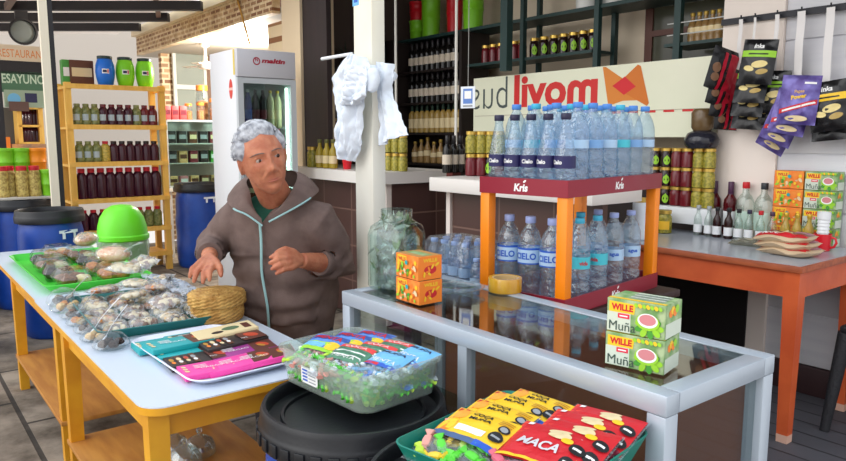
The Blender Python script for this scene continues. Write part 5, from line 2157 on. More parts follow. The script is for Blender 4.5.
# column and dark door frame between fridge and kiosk
b = MB()
u0, _ = PV(285, 30, 2.92)
u1, _ = PV(300, 30, 2.92)
b.box(-u0-.06, -u1, 2.92, 3.25, 0, 3.0)
struct(b.build('trim_5', M('cream_column', (228, 206, 172), .6), rz=RZ), 'cream plastered column beside the fridge')
u2, _ = PV(328, 30, 2.96)
b = MB()
b.box(-u1+.001, -u2, 2.945, 2.99, 1.1505, 3.0)
struct(b.build('door_1', M('dark_door_wood', (44, 30, 32), .5, var=(3, (34, 24, 26), 5, (6, 6, .5))), rz=RZ), 'tall dark wooden door leaf at the kiosk corner')

# ================================================================== left: fridge, jar shelf, barrels, neighbouring stalls
FRW = M('fridge_white', (226, 226, 230), .35)
fr = thing('display_fridge', 'tall white drinks fridge with glass door behind the woman', 'fridge', GO(0, 0), RZ)
fx0, fx1, fy0, fy1, fz = -5.53, -5.0, 2.165, 2.645, 2.05
b = MB()
b.box(fx0, fx1-.04, fy0, fy0+.03, .06, fz, .004)
b.box(fx0, fx1-.04, fy1-.03, fy1, .06, fz, .004)
b.box(fx0, fx0+.03, fy0+.03, fy1-.03, .06, fz)
b.box(fx0+.03, fx1-.04, fy0+.03, fy1-.03, 1.84, fz)
b.box(fx0+.03, fx1-.04, fy0+.03, fy1-.03, .06, .30)
b.build('cabinet_shell', FRW, fr)
b = MB()
b.box(fx1-.039, fx1, fy0, fy1, 1.845, fz, .006)
hd = b.build('header_panel', M('fridge_header', (206, 204, 210), .4), fr)
p = Print(side(fx1), maxd=.05)
yc = (fy0+fy1)/2
LOGO = M('logo_crimson', (168, 24, 52), .45)
p.ell(yc-.085, 1.965, .030, .030, LOGO)
p.ell(yc-.085, 1.965, .021, .021, MATS['fridge_header'])
p.text('N', yc-.085, 1.975, .026, LOGO, bold=.04)
p.text('maltin', yc+.055, 1.972, .036, LOGO, bold=.05, shear=.2, fit=.19)
p.build('header_logo', hd)
b = MB()
b.box(fx1-.037, fx1-.002, fy0, fy0+.045, .10, 1.84)
b.box(fx1-.037, fx1-.002, fy1-.045, fy1, .10, 1.84)
b.box(fx1-.037, fx1-.002, fy0+.045, fy1-.045, 1.80, 1.84)
b.box(fx1-.037, fx1-.002, fy0+.045, fy1-.045, .10, .16)
dr = b.build('door_frame', M('fridge_door_grey', (196, 200, 204), .4), fr)
b = MB()
b.box(fx1-.022, fx1-.018, fy0+.045, fy1-.045, .16, 1.80)
b.build('door_glass', FILM('fridge_glass', (214, 224, 222), .04), dr)
b = MB()
b.box(fx1-.001, fx1+.018, fy0+.012, fy0+.028, 1.0, 1.35, .004)
b.build('handle', GREYP, dr)
b = MB()
b.tube([(fx1-.055, fy1-.058, .35), (fx1-.055, fy1-.058, 1.78)], .010, 10)
b.build('light_tube', M('fridge_light', (235, 250, 240), .4, emit=((225, 250, 235), 7)), fr)
for zz_ in (.62, .90, 1.18, 1.47):
    b = MB()
    b.box(fx0+.035, fx1-.06, fy0+.035, fy1-.035, zz_-.006, zz_)
    b.build('wire_shelf', M('fridge_shelf', (190, 196, 196), .4, .3), fr)
b = MB()
b.box(fx0+.031, fx0+.034, fy0+.031, fy1-.031, .30, 1.84)
b.build('inner_back', M('fridge_inner', (176, 182, 184), .5), fr)
p = Print(lambda a, c, o: (a, fy0-o, c), maxd=.05)
p.ell(-5.10-.03, 1.76, .035, .075, M('sticker_red', (216, 70, 60), .5))
p.rect(-5.165, -5.095, 1.75, 1.77, M('sticker_pink', (240, 190, 180), .5))
p.rect(fx1-.075, fx1-.043, 1.86, fz-.004, M('sticker_yellow', (226, 200, 100), .5))
p.build('side_sticker', fr)
CANP = [(0, .003), (.024, 0), (.03, .008), (.03, .20), (.024, .235), (.012, .255), (.012, .285), (0, .285)]
DRK = [Proto(bottle_maker('drink_bottle', 'drink bottle', CANP, M('drink_'+n, c, .15), (.0135, .27, .292), cm, [(.0304, .07, .14, lb)], 14)) for n, c, cm, lb in
       (('dark', (36, 30, 34), BLACK, MAROONP), ('blue', (36, 50, 150), WHITE, BLUE), ('cream', (206, 196, 150), YELLOW, CREAM), ('green', (150, 176, 90), GREEN, CREAM), ('brown', (110, 62, 44), RED, CREAM))]
for r_i, (zz_, seq) in enumerate(((1.47, (3, 1, 0, 0, 2, 2)), (1.18, (0, 0, 4, 0, 4, 4)), (.90, (0, 4, 0, 4, 0, 2)))):
    for i, k in enumerate(seq):
        DRK[k].put('%s drink bottle in the fridge, %s shelf, %s from the hinge side' % (('dark', 'blue', 'cream', 'green', 'brown')[k], ('upper', 'second', 'third')[r_i], ORD[i]), GO(5.14, fy0+.075+.0625*i, zz_+.0005), RZ+.8, 'drink bottles in the fridge', scale=(.98, .98, 1.0))

# glass pastry case on its table
cu = 8.25
va, _ = PU(167, 150, cu)
vb, _ = PU(234, 150, cu)
_, cz0 = PU(200, 186, cu)
_, cz1 = PU(200, 121, cu)
gc = thing('glass_case', 'glass showcase of small packets beyond the wooden jar shelf', 'showcase', GO(0, 0), RZ)
fr_ = M('case_frame', (196, 202, 204), .35, .4)
b = MB()
for x in (-cu, -cu-.45):
    for y in (va, vb):
        b.box(x-.015, x+.015, y-.015, y+.015, cz0, cz1)
for y in (va, vb):
    for z in (cz0, cz1):
        b.box(-cu-.435, -cu-.015, y-.012, y+.012, z-.012, z+.012)
for x in (-cu, -cu-.45):
    for z in (cz0, cz1):
        b.box(x-.012, x+.012, va+.015, vb-.015, z-.012, z+.012)
b.build('case_frame', fr_, gc)
b = MB()
b.box(-cu-.004, -cu+.001, va+.016, vb-.016, cz0+.013, cz1-.013)
b.build('front_glass', GLASS, gc)
b = MB()
b.box(-cu-.44, -cu-.01, va-.001, va+.003, cz0+.013, cz1-.013)
b.build('end_glass', GLASS, gc)
b = MB()
b.box(-cu-.43, -cu-.02, va+.01, vb-.01, cz1-.004, cz1+.0125)
b.build('top_glass', FILM('case_top', (214, 226, 226), .1, haze=.2), gc)
cshelf = [cz0+.012, cz0+(cz1-cz0)*.36, cz0+(cz1-cz0)*.66]
for z in cshelf:
    b = MB()
    b.box(-cu-.43, -cu-.02, va+.016, vb-.016, z-.010, z)
    b.build('shelf_board', M('case_shelf', (214, 214, 206), .4), gc)
b = MB()
b.box(-cu-.46, -cu-.452, va, vb, cz0, cz1)
b.build('back_panel', M('case_back', (226, 222, 214), .6), gc)
tbl = thing('case_table', 'white table under the glass showcase behind the blue drum', 'table', GO(0, 0), RZ)
b = MB()
b.box(-cu-.52, -cu+.05, va-.05, vb+.05, cz0-.05, cz0-.0125)
b.build('table_top', M('table_white_paint', (220, 216, 208), .5), tbl)
for x in (-cu-.47, -cu+.01):
    for y in (va, vb):
        b = MB()
        b.leg((x, y, 0), (x, y, cz0-.0505), .05, .05)
        b.build('leg', MATS['table_white_paint'], tbl)


def carton_maker(col, band, w, d, h):
    def mk():
        t = thing('small_carton', None, 'carton')
        b = MB()
        b.box(-d/2, d/2, -w/2, w/2, 0, h, .003)
        b.build('carton', col, t)
        p = Print(side(d/2), maxd=.05)
        p.rect(-w*.42, w*.42, h*.35, h*.7, band)
        p.build('face_print', t)
        return t
    return mk


CCOL = [('brown', BROWNP, CREAM), ('dark red', MAROONP, CREAM), ('dark', PDARK, GREYP), ('green', GREEN, WHITE), ('tan', COOK[0], BROWNP), ('pinkish', TPINK, WHITE)]
CART = [Proto(carton_maker(c, d, .10, .08, .13)) for _, c, d in CCOL]
for j, z in enumerate(cshelf):
    for i in range(6):
        k = ((4, 5, 4, 0, 4, 0), (2, 4, 1, 2, 3, 1), (2, 2, 0, 2, 1, 0))[j][i]
        CART[k].put('%s packet in the glass showcase, %s shelf, %s from the jar shelf' % (CCOL[k][0], ('bottom', 'middle', 'top')[j], ORD[i]), GO(cu+.12, va+.09+(vb-va-.18)/5*i, z+.0005), RZ, 'packets in the glass showcase', scale=(1, .95, .85 if j == 0 else 1.1))
RBX = Proto(carton_maker(M('carton_rose', (206, 84, 84), .5), MAROONP, .095, .10, .16))
for i in range(3):
    v, _ = PU(168.5+8*i, 115, cu)
    RBX.put('rose red carton standing on the glass showcase, %s from the jar shelf' % ORD[i], GO(cu+.14, v+.02, cz1+.0130), RZ, 'rose cartons on the showcase', scale=(1, .85, 1.0))
PJ = [(0, .002), (.05, 0), (.06, .006), (.06, .17), (.05, .19), (.05, .20), (0, .20)]
SWJ = Proto(bottle_maker('sweets_jar', 'jar', PJ, FILM('jar_clear', (236, 240, 240), .08, haze=.05), (.054, .19, .225), M('lid_orange', (232, 140, 50), .4), (), 20, None, ([(0, .006), (.052, .006), (.052, .12), (0, .13)], COOK[3])))
for i, (px, s_) in enumerate(((193, .75), (205, .8), (219, 1.0))):
    v, _ = PU(px, 115, cu)
    SWJ.put('clear sweets jar with orange lid on the showcase, %s from the rose cartons' % ORD[i], GO(cu+.15, v, cz1+.0130), RZ, 'sweets jars on the showcase', scale=(s_, s_, s_*1.15))
v, _ = PU(203, 100, cu+.3)
SWJ.put('clear jar stacked at the back of the showcase top', GO(cu+.33, v, cz1+.0130), RZ, scale=(1.3, 1.3, 1.9))
drum_maker('tall blue drum standing between the jar shelf and the woman', GO(7.52, 2.78), r=.262, h=.87, rz=rad(40), handles=False, marks=1)

# wooden jar shelf
sx, sv0, sv1, sd = -7.49, 1.49, 2.44, .38
wsf = thing('jar_shelf', 'pale wooden shelf unit full of bottled preserves', 'shelf', GO(0, 0), RZ)
SZ = [.20, .47, .79, 1.155, 1.52, 1.91]
for y in (sv0+.03, sv1-.03):
    for x in (sx-.03, sx-sd+.03):
        b = MB()
        b.leg((x, y, 0), (x, y, 1.925), .058, .058)
        b.build('post', PINE, wsf)
for z in SZ:
    b = MB()
    b.box(sx-.002, sx+.018, sv0, sv1, z-.045, z+.002)
    b.box(sx-sd, sx-.0025, sv0+.06, sv1-.06, z-.02, z)
    b.box(sx-sd+.06, sx-.06, sv0, sv0+.025, z-.045, z-.0205)
    b.box(sx-sd+.06, sx-.06, sv1-.025, sv1, z-.045, z-.0205)
    b.build('shelf_board', PINE, wsf)
P_P = [(0, .003), (.036, 0), (.042, .006), (.042, .15), (.038, .175), (.026, .20), (.022, .205), (.022, .215), (0, .215)]


def pres(nm, body, cap, lab):
    return Proto(bottle_maker('preserve_bottle', 'preserve bottle', P_P, body, (.025, .205, .238), cap, [(.0425, .05, .12, lab, None, None, 0, 2.4, ())] if lab else (), 18))


PURJ = M('purple_preserve', (62, 18, 36), .15)
GRJ = M('green_preserve', (138, 140, 84), .2, var=(40, (92, 104, 56)))
YLJ = M('corn_preserve', (206, 176, 76), .25, var=(60, (150, 140, 60)), bump=(90, .4))
LABF = M('label_faded', (170, 184, 190), .5)
REDC = M('cap_red', (196, 26, 44), .4)
PR = {'purple': pres('p', PURJ, MARJAM, LABF), 'purple_red': pres('pr', PURJ, REDC, None), 'green': pres('g', GRJ, GRJ, LABF), 'green_red': pres('gr', GRJ, REDC, None),
      'yellow': pres('y', YLJ, REDC, None), 'dark': pres('d', PURJ, DARKJAM, None), 'maroon': pres('m', MARJAM, MARJAM, LABF)}
PRN = {'purple': 'purple preserve bottle with faded label', 'purple_red': 'purple preserve bottle with red cap', 'green': 'greenish preserve bottle', 'green_red': 'greenish preserve bottle with red cap', 'yellow': 'yellow corn bottle', 'dark': 'dark preserve bottle', 'maroon': 'maroon preserve bottle'}
rows = ((1.52, ('green', 'green', 'green', 'purple', 'purple', 'purple', 'purple', 'green', 'maroon', 'maroon'), 1.0, 'top'),
        (1.155, ('green', 'green', 'green', 'yellow', 'dark', 'dark', 'dark', 'dark', 'dark', 'dark'), 1.0, 'second'),
        (.79, ('purple_red',)*9, 1.2, 'third'),
        (.47, ('purple_red', 'purple_red', 'purple_red', 'purple_red', 'purple_red', 'green_red', 'green_red', 'green_red', 'green_red'), 1.0, 'fourth'))
for z, seq, s_, nm in rows:
    n = len(seq)
    for i, k in enumerate(seq):
        y = sv0+.115+(sv1-sv0-.23)*i/(n-1)
        PR[k].put('%s on the %s wooden shelf, %s from the white post' % (PRN[k], nm, ORD[i]), GO(-sx+.075, y, z+.0006), RZ+.6, 'preserve bottles on the wooden unit', scale=(s_*1.12, s_*1.12, s_*(.86 if s_ < 1.1 else 1.05)))


def keg_maker(col):
    def mk():
        t = thing('plastic_keg', None, 'keg')
        b = MB()
        b.lathe([(0, 0), (.075, 0), (.085, .008), (.105, .08), (.112, .14), (.105, .20), (.085, .255), (.08, .26), (0, .26)], 26)
        b.build('keg_body', col, t)
        b = MB()
        b.lathe([(.084, .2605), (.086, .262), (.086, .285), (.08, .29), (0, .29)], 26)
        b.build('keg_lid', M('keg_lid_dark', (40, 60, 60), .4), t)
        p = Print(lambda a, c, o: ((.1135+o)*math.cos(a/.1135), (.1135+o)*math.sin(a/.1135), c), maxd=.012)
        p.rect(-.04, .04, .115, .16, WHITE)
        p.rect(-.03, .015, .125, .15, NAVY)
        p.rect(.02, .035, .12, .155, RED)
        p.build('label', t)
        return t
    return mk


KB, KL = Proto(keg_maker(M('keg_blue', (22, 110, 216), .35))), Proto(keg_maker(M('keg_lime', (126, 214, 36), .35)))
for i, (px, pr, w) in enumerate(((105, KB, 'blue keg shaped jar on top of the wooden shelf'), (125, KL, 'lime keg shaped jar on top of the wooden shelf beside the blue one'), (144.5, KL, 'lime keg shaped jar at the end of the wooden shelf top'))):
    v, _ = PU(px, 70, 7.62)
    pr.put(w, GO(7.62, v, 1.9126), RZ-.2, 'keg jars on the wooden shelf', scale=(.82, .82, 1.0))
v, _ = PU(80, 70, 7.78)
CART[0].put('brown carton on the wooden shelf top behind the kegs', GO(7.76, v, 1.9106), RZ, scale=(1.4, 2.2, 1.9))
v, _ = PU(62, 70, 7.74)
CART[3].put('green carton at the post end of the wooden shelf top', GO(7.78, v+.05, 1.9106), RZ, scale=(1.4, 1.0, 1.9))

# barrels beside the tables
drum_maker('blue drum with black lid beyond the lime pastry tray', GO(5.52, .95), r=.212, h=.86, rz=rad(60), handles=False)
drum_maker('blue drum with black lid carrying the plank of corn jars', GO(6.62, .93), r=.235, h=.86, rz=rad(60), handles=False)
drum_maker('dark blue drum cut by the photo edge beside the rear table', GO(5.36, .30), r=.23, h=.74, rz=rad(60), handles=False)
drum_maker('blue drum under the plank of jars, by the photo edge', GO(6.62, .36), r=.235, h=.86, rz=rad(60), handles=False)
plk = MB()
plk.box(-6.78, -6.46, .10, 1.20, .896, .916, .003)
o = plk.build('plank', M('pale_plank', (206, 200, 190), .6), loc=GO(0, 0), rz=RZ)
tag(o, 'pale plank laid across two blue drums under the corn jars', 'plank')
CORN = M('roast_corn', (206, 184, 104), .6, var=(45, (150, 120, 60)), bump=(60, .6))
CJ = Proto(bottle_maker('corn_jar', 'jar', [(0, .003), (.055, 0), (.06, .006), (.06, .19), (.05, .21), (.045, .215), (0, .215)], CORN, (.050, .212, .25), REDC, (), 20))
for i, px in enumerate((2, 10.5, 22, 34.5)):
    v, _ = PU(px, 180, 6.55)
    CJ.put('jar of toasted corn with red lid on the plank, %s from the photo edge' % ORD[i], GO(6.55+(.06 if i == 1 else 0), v, .9164), RZ, 'corn jars on the plank', scale=(.80, .80, 1.0))
v, _ = PU(50, 180, 6.53)
lb = Proto(bucket_maker(LIMEB)).put('small lime bucket with black lid at the end of the plank', GO(6.55, v, .9164), RZ, scale=(.75, .75, .70))
tb2 = thing('back_table', 'low table behind the plank carrying lime and orange buckets', 'table', GO(0, 0), RZ)
b = MB()
b.box(-7.45, -6.95, .0, 1.16, 1.05, 1.08)
b.build('table_top', DARKWOOD, tb2)
for x in (-7.42, -6.98):
    for y in (.05, 1.11):
        b = MB()
        b.leg((x, y, 0), (x, y, 1.0495), .05, .05)
        b.build('leg', DARKWOOD, tb2)
ORB = M('bucket_orange', (240, 140, 24), .35)
BKO = Proto(bucket_maker(ORB))
for i, (px, pr, w) in enumerate(((5, BKL, 'lime bucket on the low back table by the photo edge'), (21, BKL, 'lime bucket on the low back table beside the orange one'), (37, BKO, 'orange bucket on the low back table beside the white post'))):
    v, _ = PU(px, 160, 7.15)
    pr.put(w, GO(7.15, v, 1.0805), RZ, 'buckets on the low back table', scale=(.80, .80, .72))

# posts
v, _ = PU(53.5, 140, 6.05)
b = MB()
b.box(-6.05-.03, -6.05+.02, v-.042, v+.014, 0, 2.72)
struct(b.build('trim_6', M('cream_post', (232, 222, 200), .6), rz=RZ), 'cream wooden awning post beside the jar shelf')
v, _ = PU(63.5, 140, 6.12)
b = MB()
b.box(-6.12-.03, -6.12+.02, v-.075, v-.022, 0, 2.72)
struct(b.build('trim_7', M('black_post', (38, 38, 44), .5), rz=RZ), 'black steel awning post beside the cream one')

# awning: dark beams under a pale sheet
b = MB()
for Y, z in ((6.55, 2.70), (7.35, 2.72), (8.15, 2.74), (9.0, 2.76)):
    xr = (2.75-.615*Y)/.788
    b.box(-8.5, xr, Y-.04, Y+.04, z-.045, z+.045)
struct(b.build('trim_8', M('dark_beam', (40, 36, 40), .5)), 'dark beams carrying the awning')
b = MB()
for a, c in (((-4.2, 7.3, 2.70), (-3.3, 6.3, 2.95)), ((-3.0, 8.2, 2.75), (-2.6, 7.0, 2.9))):
    b.bar(a, c, .05, .06)
struct(b.build('trim_9', M('rusty_strut', (120, 100, 92), .6)), 'diagonal struts between the awning beams')
b = MB()
pts = [(-8.6, 5.6), (-1.0, 5.6), ((2.8-.615*10)/.788, 10), (-8.6, 10)]
b.prism(pts, 2.815, 2.825)
struct(b.build('roof', FILM('awning_sheet', (250, 246, 240), .0, rough=.5, haze=.95, hazecol=(246, 238, 230))), 'pale translucent awning sheet')

# neighbouring house: mosaic fascia, soffit, back wall, window
MOS = BRICK('mosaic_fascia', (214, 178, 132), (140, 88, 52), (236, 214, 176), 1, .13, .05, .012, .6, 'xz', .5, .3, (7, (206, 186, 160)))
b = MB()
b.box(-9.9, -5.86, 2.88, 2.96, 2.49, 2.715)
struct(b.build('wall_fascia', MOS, rz=RZ), 'brown and cream mosaic fascia of the neighbouring house')
b = MB()
b.box(-9.9, -5.86, 2.82, 2.95, 2.7155, 2.82)
struct(b.build('trim_10', M('cream_trim', (232, 214, 180), .6), rz=RZ), 'cream trim along the top of the fascia')
b = MB()
b.box(-10.2, -5.78, 2.965, 4.1, 2.50, 2.55)
struct(b.build('ceiling_porch', M('porch_soffit', (186, 176, 160), .7), rz=RZ), 'grey porch soffit behind the fascia')
b = MB()
b.box(-11.0, -5.78, 5.2, 5.3, 0, 3.0)
struct(b.build('wall_porch', M('taupe_wall', (150, 132, 114), .7), rz=RZ), 'taupe wall behind the porch')
b = MB()
v, _ = PU(168, 80, 9.6)
b.box(-9.7, -9.6, v-.08, v+.10, 0, 2.499)
struct(b.build('wall_pier', BRICK('mosaic_pier', (214, 178, 132), (140, 88, 52), (236, 214, 176), 1, .16, .07, .014, .6, 'yz', .5, .3), rz=RZ), 'mosaic faced pier of the porch')
v0, z0 = PU(178, 108, 9.5)
v1, z1 = PU(203, 54, 9.5)
b = MB()
b.box(-9.55, -9.5, v0-.04, v0, z0-.6, z1+.1)
b.box(-9.55, -9.5, v1, v1+.04, z0-.6, z1+.1)
b.box(-9.55, -9.5, v0, v1, z1, z1+.1)
b.box(-9.55, -9.5, v0, v1, z0+.25, z0+.31)
b.box(-9.55, -9.5, v0, v1, z0-.6, z0-.5)
struct(b.build('window_frame.001', M('white_sash', (216, 214, 206), .5), rz=RZ), 'white window frame in the porch')
b = MB()
b.box(-9.54, -9.52, v0, v1, z0-.5, z1)
struct(b.build('window_2', M('porch_window_glass', (150, 156, 146), .1, spec=.7), rz=RZ), 'window pane in the porch')
b = MB()
b.box(-9.56, -9.545, v1+.04, 5.2, 0, 2.499)
struct(b.build('wall_porch_end', M('brownish_wall', (132, 104, 86), .7), rz=RZ), 'brown end wall of the porch')
b = MB()
b.box(-6.62, -5.835, 3.3, 3.36, 2.35, 3.2)
struct(b.build('wall_upper', M('brown_recess', (116, 84, 70), .7), rz=RZ), 'brown upper wall above the fridge')
b = MB()
b.box(-6.20, -5.835, 3.0, 3.29, 1.6, 2.44)
struct(b.build('wall_mosaic_end', BRICK('mosaic_end', (214, 178, 132), (140, 88, 52), (236, 214, 176), 1, .20, .075, .014, .6, 'yz', .5, .3), rz=RZ), 'mosaic end block beside the cream column')
u, z = PV(205, 50, 3.2)
cf = thing('ceiling_fan', 'small white ceiling fan under the porch soffit', 'fan', GO(u, 3.2, 2.4995))
b = MB()
b.lathe([(0, -.30), (.07, -.295), (.11, -.26), (.06, -.22), (.02, -.20), (.016, -.05), (.05, -.03), (.055, 0), (0, 0)], 24)
b.build('fan_body', M('fan_white', (232, 228, 218), .4), cf)
for k in range(3):
    b = MB()
    b.T = Matrix.Rotation(k*2*PI/3+.5, 4, 'Z')
    b.box(.10, .36, -.045, .045, -.262, -.254)
    b.T = None
    b.build('blade', MATS['fan_white'], cf)
pl_ = bpy.data.lights.new('showcase_fill_light', 'POINT')  # added fill light to brighten the glass showcase, no fixture of the porch
pl_.energy = 130
pl_.shadow_soft_size = .12
pl_.color = (1, .95, .86)
plo = bpy.data.objects.new('showcase_fill_light', pl_)
COL.objects.link(plo)
plo.location = GO(7.7, 3.5, 2.25)
b = MB()
ua, za = PV(256, 2, 3.05)
ub, zb = PV(268, 44, 3.05)
n = 22
for k in range(n):
    t = k/(n-1)
    b.ball((-(ua*(1-t)+ub*t), 2.86+.0*t, za*(1-t)+zb*t), (.010, .010, .018), 8, 5)
o = b.build('hanging_chain', M('brass_chain', (190, 140, 60), .4, .5), loc=GO(0, 0), rz=RZ)
tag(o, 'brass chain hanging from above beside the mosaic fascia', 'chain')

# far stall by the photo edge
FU = 10.5
b = MB()
b.box(-13.2, -13.1, -2.5, 5.4, 0, 3.9)
struct(b.build('wall_far', M('pale_far_wall', (206, 196, 184), .7), rz=RZ), 'pale far wall beyond the stalls')


def FS(px, py):
    v, z = PU(px, py, FU)
    return v, z


fs_ = thing('far_stall', 'distant drinks stall with green sign, seen beside the cream post', 'stall', GO(0, 0), RZ)


def fbox(px0, py0, px1, py1, name, mat, d=.06, off=0.0, parent=None):
    v0, z0 = FS(px0, py1)
    v1, z1 = FS(px1, py0)
    b = MB()
    b.box(-FU-d+off, -FU+off, v0, v1, z0, z1)
    return b.build(name, mat, parent or fs_)


fbox(-20, 61, 44, 72, 'awning_edge', M('stall_dark', (36, 34, 40), .6), .8)
sgn = fbox(-20, 73, 44, 91, 'green_sign', M('stall_green', (70, 112, 86), .5))
vv, zz_ = FS(22, 79)
p = Print(side(-FU), maxd=.3)
p.text('DESAYUNOS', vv, zz_, .12, M('sign_letter_pale', (196, 216, 196), .5), bold=.02, fit=.62)
p.build('sign_lettering', sgn)
s2 = fbox(5, 91, 44, 107, 'logo_board', M('stall_board', (150, 170, 150), .5), .06, .01)
p = Print(side(-FU+.01), maxd=.3)
vv, zz_ = FS(14, 99)
p.ell(vv, zz_, .075, .075, SKYB)
vv, zz_ = FS(31, 98)
p.rect(vv-.07, vv+.07, zz_-.06, zz_+.06, NAVY)
p.build('round_logo', s2)
s3 = fbox(0, 47, 40, 60, 'pale_sign', M('stall_cream', (222, 204, 180), .6), .05, .02)
vv, zz_ = FS(22, 54)
p = Print(side(-FU+.02), maxd=.3)
p.text('RESTAURANT', vv, zz_, .10, M('sign_letter_orange', (220, 130, 60), .5), fit=.55)
p.build('sign_lettering', s3)
fbox(-20, 107, 44, 160, 'back_wall', M('stall_back', (120, 116, 108), .7), .05, -.5)
fbox(14, 144, 46, 170, 'counter_front', M('stall_mosaic', (214, 150, 96), .5, var=(9, (150, 120, 100))), .45)
fbox(0, 137, 10, 165, 'orange_panel', ORANGE, .1)
fbox(9, 102, 28, 111, 'notice_board', M('notice_brown', (96, 70, 64), .6), .03, .05)
for py in (108, 126, 143):
    fbox(19.5, py-1, 42, py+1, 'shelf_board', PINE, .3)
for px in (20, 41.5):
    fbox(px-1, 107, px+1, 144, 'shelf_post', PINE, .3)
for j, py in enumerate((125, 142)):
    for i in range(6):
        vv, zz_ = FS(24+3.2*i, py)
        PR['dark'].put('tiny dark bottle on the far stall, %s shelf, %s from the photo edge' % (('upper', 'lower')[j], ORD[i]), GO(FU+.15, vv, zz_), RZ, 'bottles on the far stall', scale=(.95, .95, .90))
vv, zz_ = PU(22.5, 30, 8.6)
lm = thing('hanging_floodlight', 'round dark rimmed floodlight under the awning', 'lamp', GO(8.6, vv, zz_-.02), RZ)
b = MB()
b.T = Matrix.Rotation(PI/2, 4, 'Y')
b.lathe([(0, -.06), (.08, -.06), (.13, -.02), (.14, .03), (.12, .035), (.115, .01), (0, .01)], 28)
b.T = None
b.build('lamp_housing', M('lamp_dark', (54, 52, 54), .5), lm)
b = MB()
b.T = Matrix.Rotation(PI/2, 4, 'Y')
b.lathe([(.113, .012), (.06, .026), (0, .03)], 28)
b.T = None
b.build('lamp_glass', M('lamp_glass', (140, 146, 142), .2), lm)
b = MB()
b.bar((-.02, 0, .12), (-.02, 0, .30), .05, .12)
b.build('bracket', MATS['lamp_dark'], lm)
v, _ = PU(1, 120, 8.2)
b = MB()
b.box(-8.25, -8.2, v-.10, v+.03, 0, 2.7)
struct(b.build('trim_11', MATS['black_post'], rz=RZ), 'dark awning post at the photo edge')

# ================================================================== the woman behind the tables
def AY(px, py, Y):
    r = ray(px, py)
    t = Y/r[1]
    return Vector((r[0]*t, Y, CH+r[2]*t))


def remesh(mb, name, voxel, smooth=3, mats=None, parent=None, disp=None, cut=None):
    o = mb.build(name+'_rough', mats, None, sharp=0)
    md = o.modifiers.new('r', 'REMESH')
    md.mode = 'VOXEL'
    md.voxel_size = voxel
    dg = bpy.context.evaluated_depsgraph_get()
    me = bpy.data.meshes.new_from_object(o.evaluated_get(dg))
    me.name = name
    bm = bmesh.new()
    bm.from_mesh(me)
    for _ in range(smooth):
        bmesh.ops.smooth_vert(bm, verts=bm.verts, factor=.5, use_axis_x=True, use_axis_y=True, use_axis_z=True)
    bm.normal_update()
    if disp:
        mv = [(v, v.normal*disp(v.co, v.normal)) for v in bm.verts]
        for v, d in mv:
            v.co += d
    if cut:
        bm.normal_update()
        bmesh.ops.delete(bm, geom=[f for f in bm.faces if cut(f.calc_center_median(), f.normal)], context='FACES')
    bm.to_mesh(me)
    bm.free()
    bpy.data.objects.remove(o)
    me.polygons.foreach_set('use_smooth', [True]*len(me.polygons))
    me.materials.clear()
    for m in mats:
        me.materials.append(m)
    n = bpy.data.objects.new(name, me)
    COL.objects.link(n)
    n.parent = parent
    return n


TN = Vector((-.30, -.954, 0)).normalized()     # the way the chest faces
TL = Vector((.954, -.30, 0)).normalized()      # towards her left arm
STN = [(.56, .165, .125, -.560, 2.86), (.66, .190, .145, -.560, 2.85), (.78, .200, .160, -.560, 2.83), (.90, .200, .158, -.562, 2.80), (1.0, .198, .148, -.564, 2.765),
       (1.07, .196, .134, -.565, 2.735), (1.115, .180, .118, -.565, 2.715), (1.15, .135, .100, -.562, 2.695), (1.18, .085, .080, -.558, 2.675), (1.205, .06, .062, -.555, 2.66)]


def station(z):
    for a, b in zip(STN, STN[1:]):
        if z <= b[0]:
            f = max(0, (z-a[0])/(b[0]-a[0]))
            return [a[i]*(1-f)+b[i]*f for i in range(5)]
    return list(STN[-1])


def torso_pt(z, ang, grow=0.0):
    s = station(z)
    ca, sa = math.cos(ang), math.sin(ang)
    e = .82
    x = (abs(ca)**e)*(1 if ca > 0 else -1)*(s[1]+grow)
    y = (abs(sa)**e)*(1 if sa > 0 else -1)*(s[2]+grow)
    return Vector((s[3], s[4], z))+TL*x+TN*y


def torso(b, z0, z1, grow, nz=26, na=40):
    vs, fs = [], []
    for j in range(nz+1):
        z = z0+(z1-z0)*j/nz
        for k in range(na):
            vs.append(torso_pt(z, 2*PI*k/na, grow))
    for j in range(nz):
        for k in range(na):
            k2 = (k+1) % na
            fs.append((j*na+k, j*na+k2, (j+1)*na+k2, (j+1)*na+k))
    fs.append(tuple(reversed(range(na))))
    fs.append(tuple(range(nz*na, (nz+1)*na)))
    # orient outwards
    b.add(vs, [tuple(reversed(f)) for f in fs])


C0 = Vector((-.562, 2.70, 1.09))
SHR, SHL = C0-TL*.165+Vector((0, 0, -.005)), C0+TL*.165+Vector((0, 0, -.005))
ELR, WRR = AY(212, 245, 2.86), AY(209, 257, 2.575)
ELL, WRL = AY(341, 265, 2.76), AY(301, 260.5, 2.53)


def mixp(a, b, f):
    return a*(1-f)+b*f


# ---- head surface in its own frame: x to her right, y forward, z up
def gs(x, z, x0, z0, sx, sz):
    return math.exp(-((x-x0)/sx)**2-((z-z0)/sz)**2)


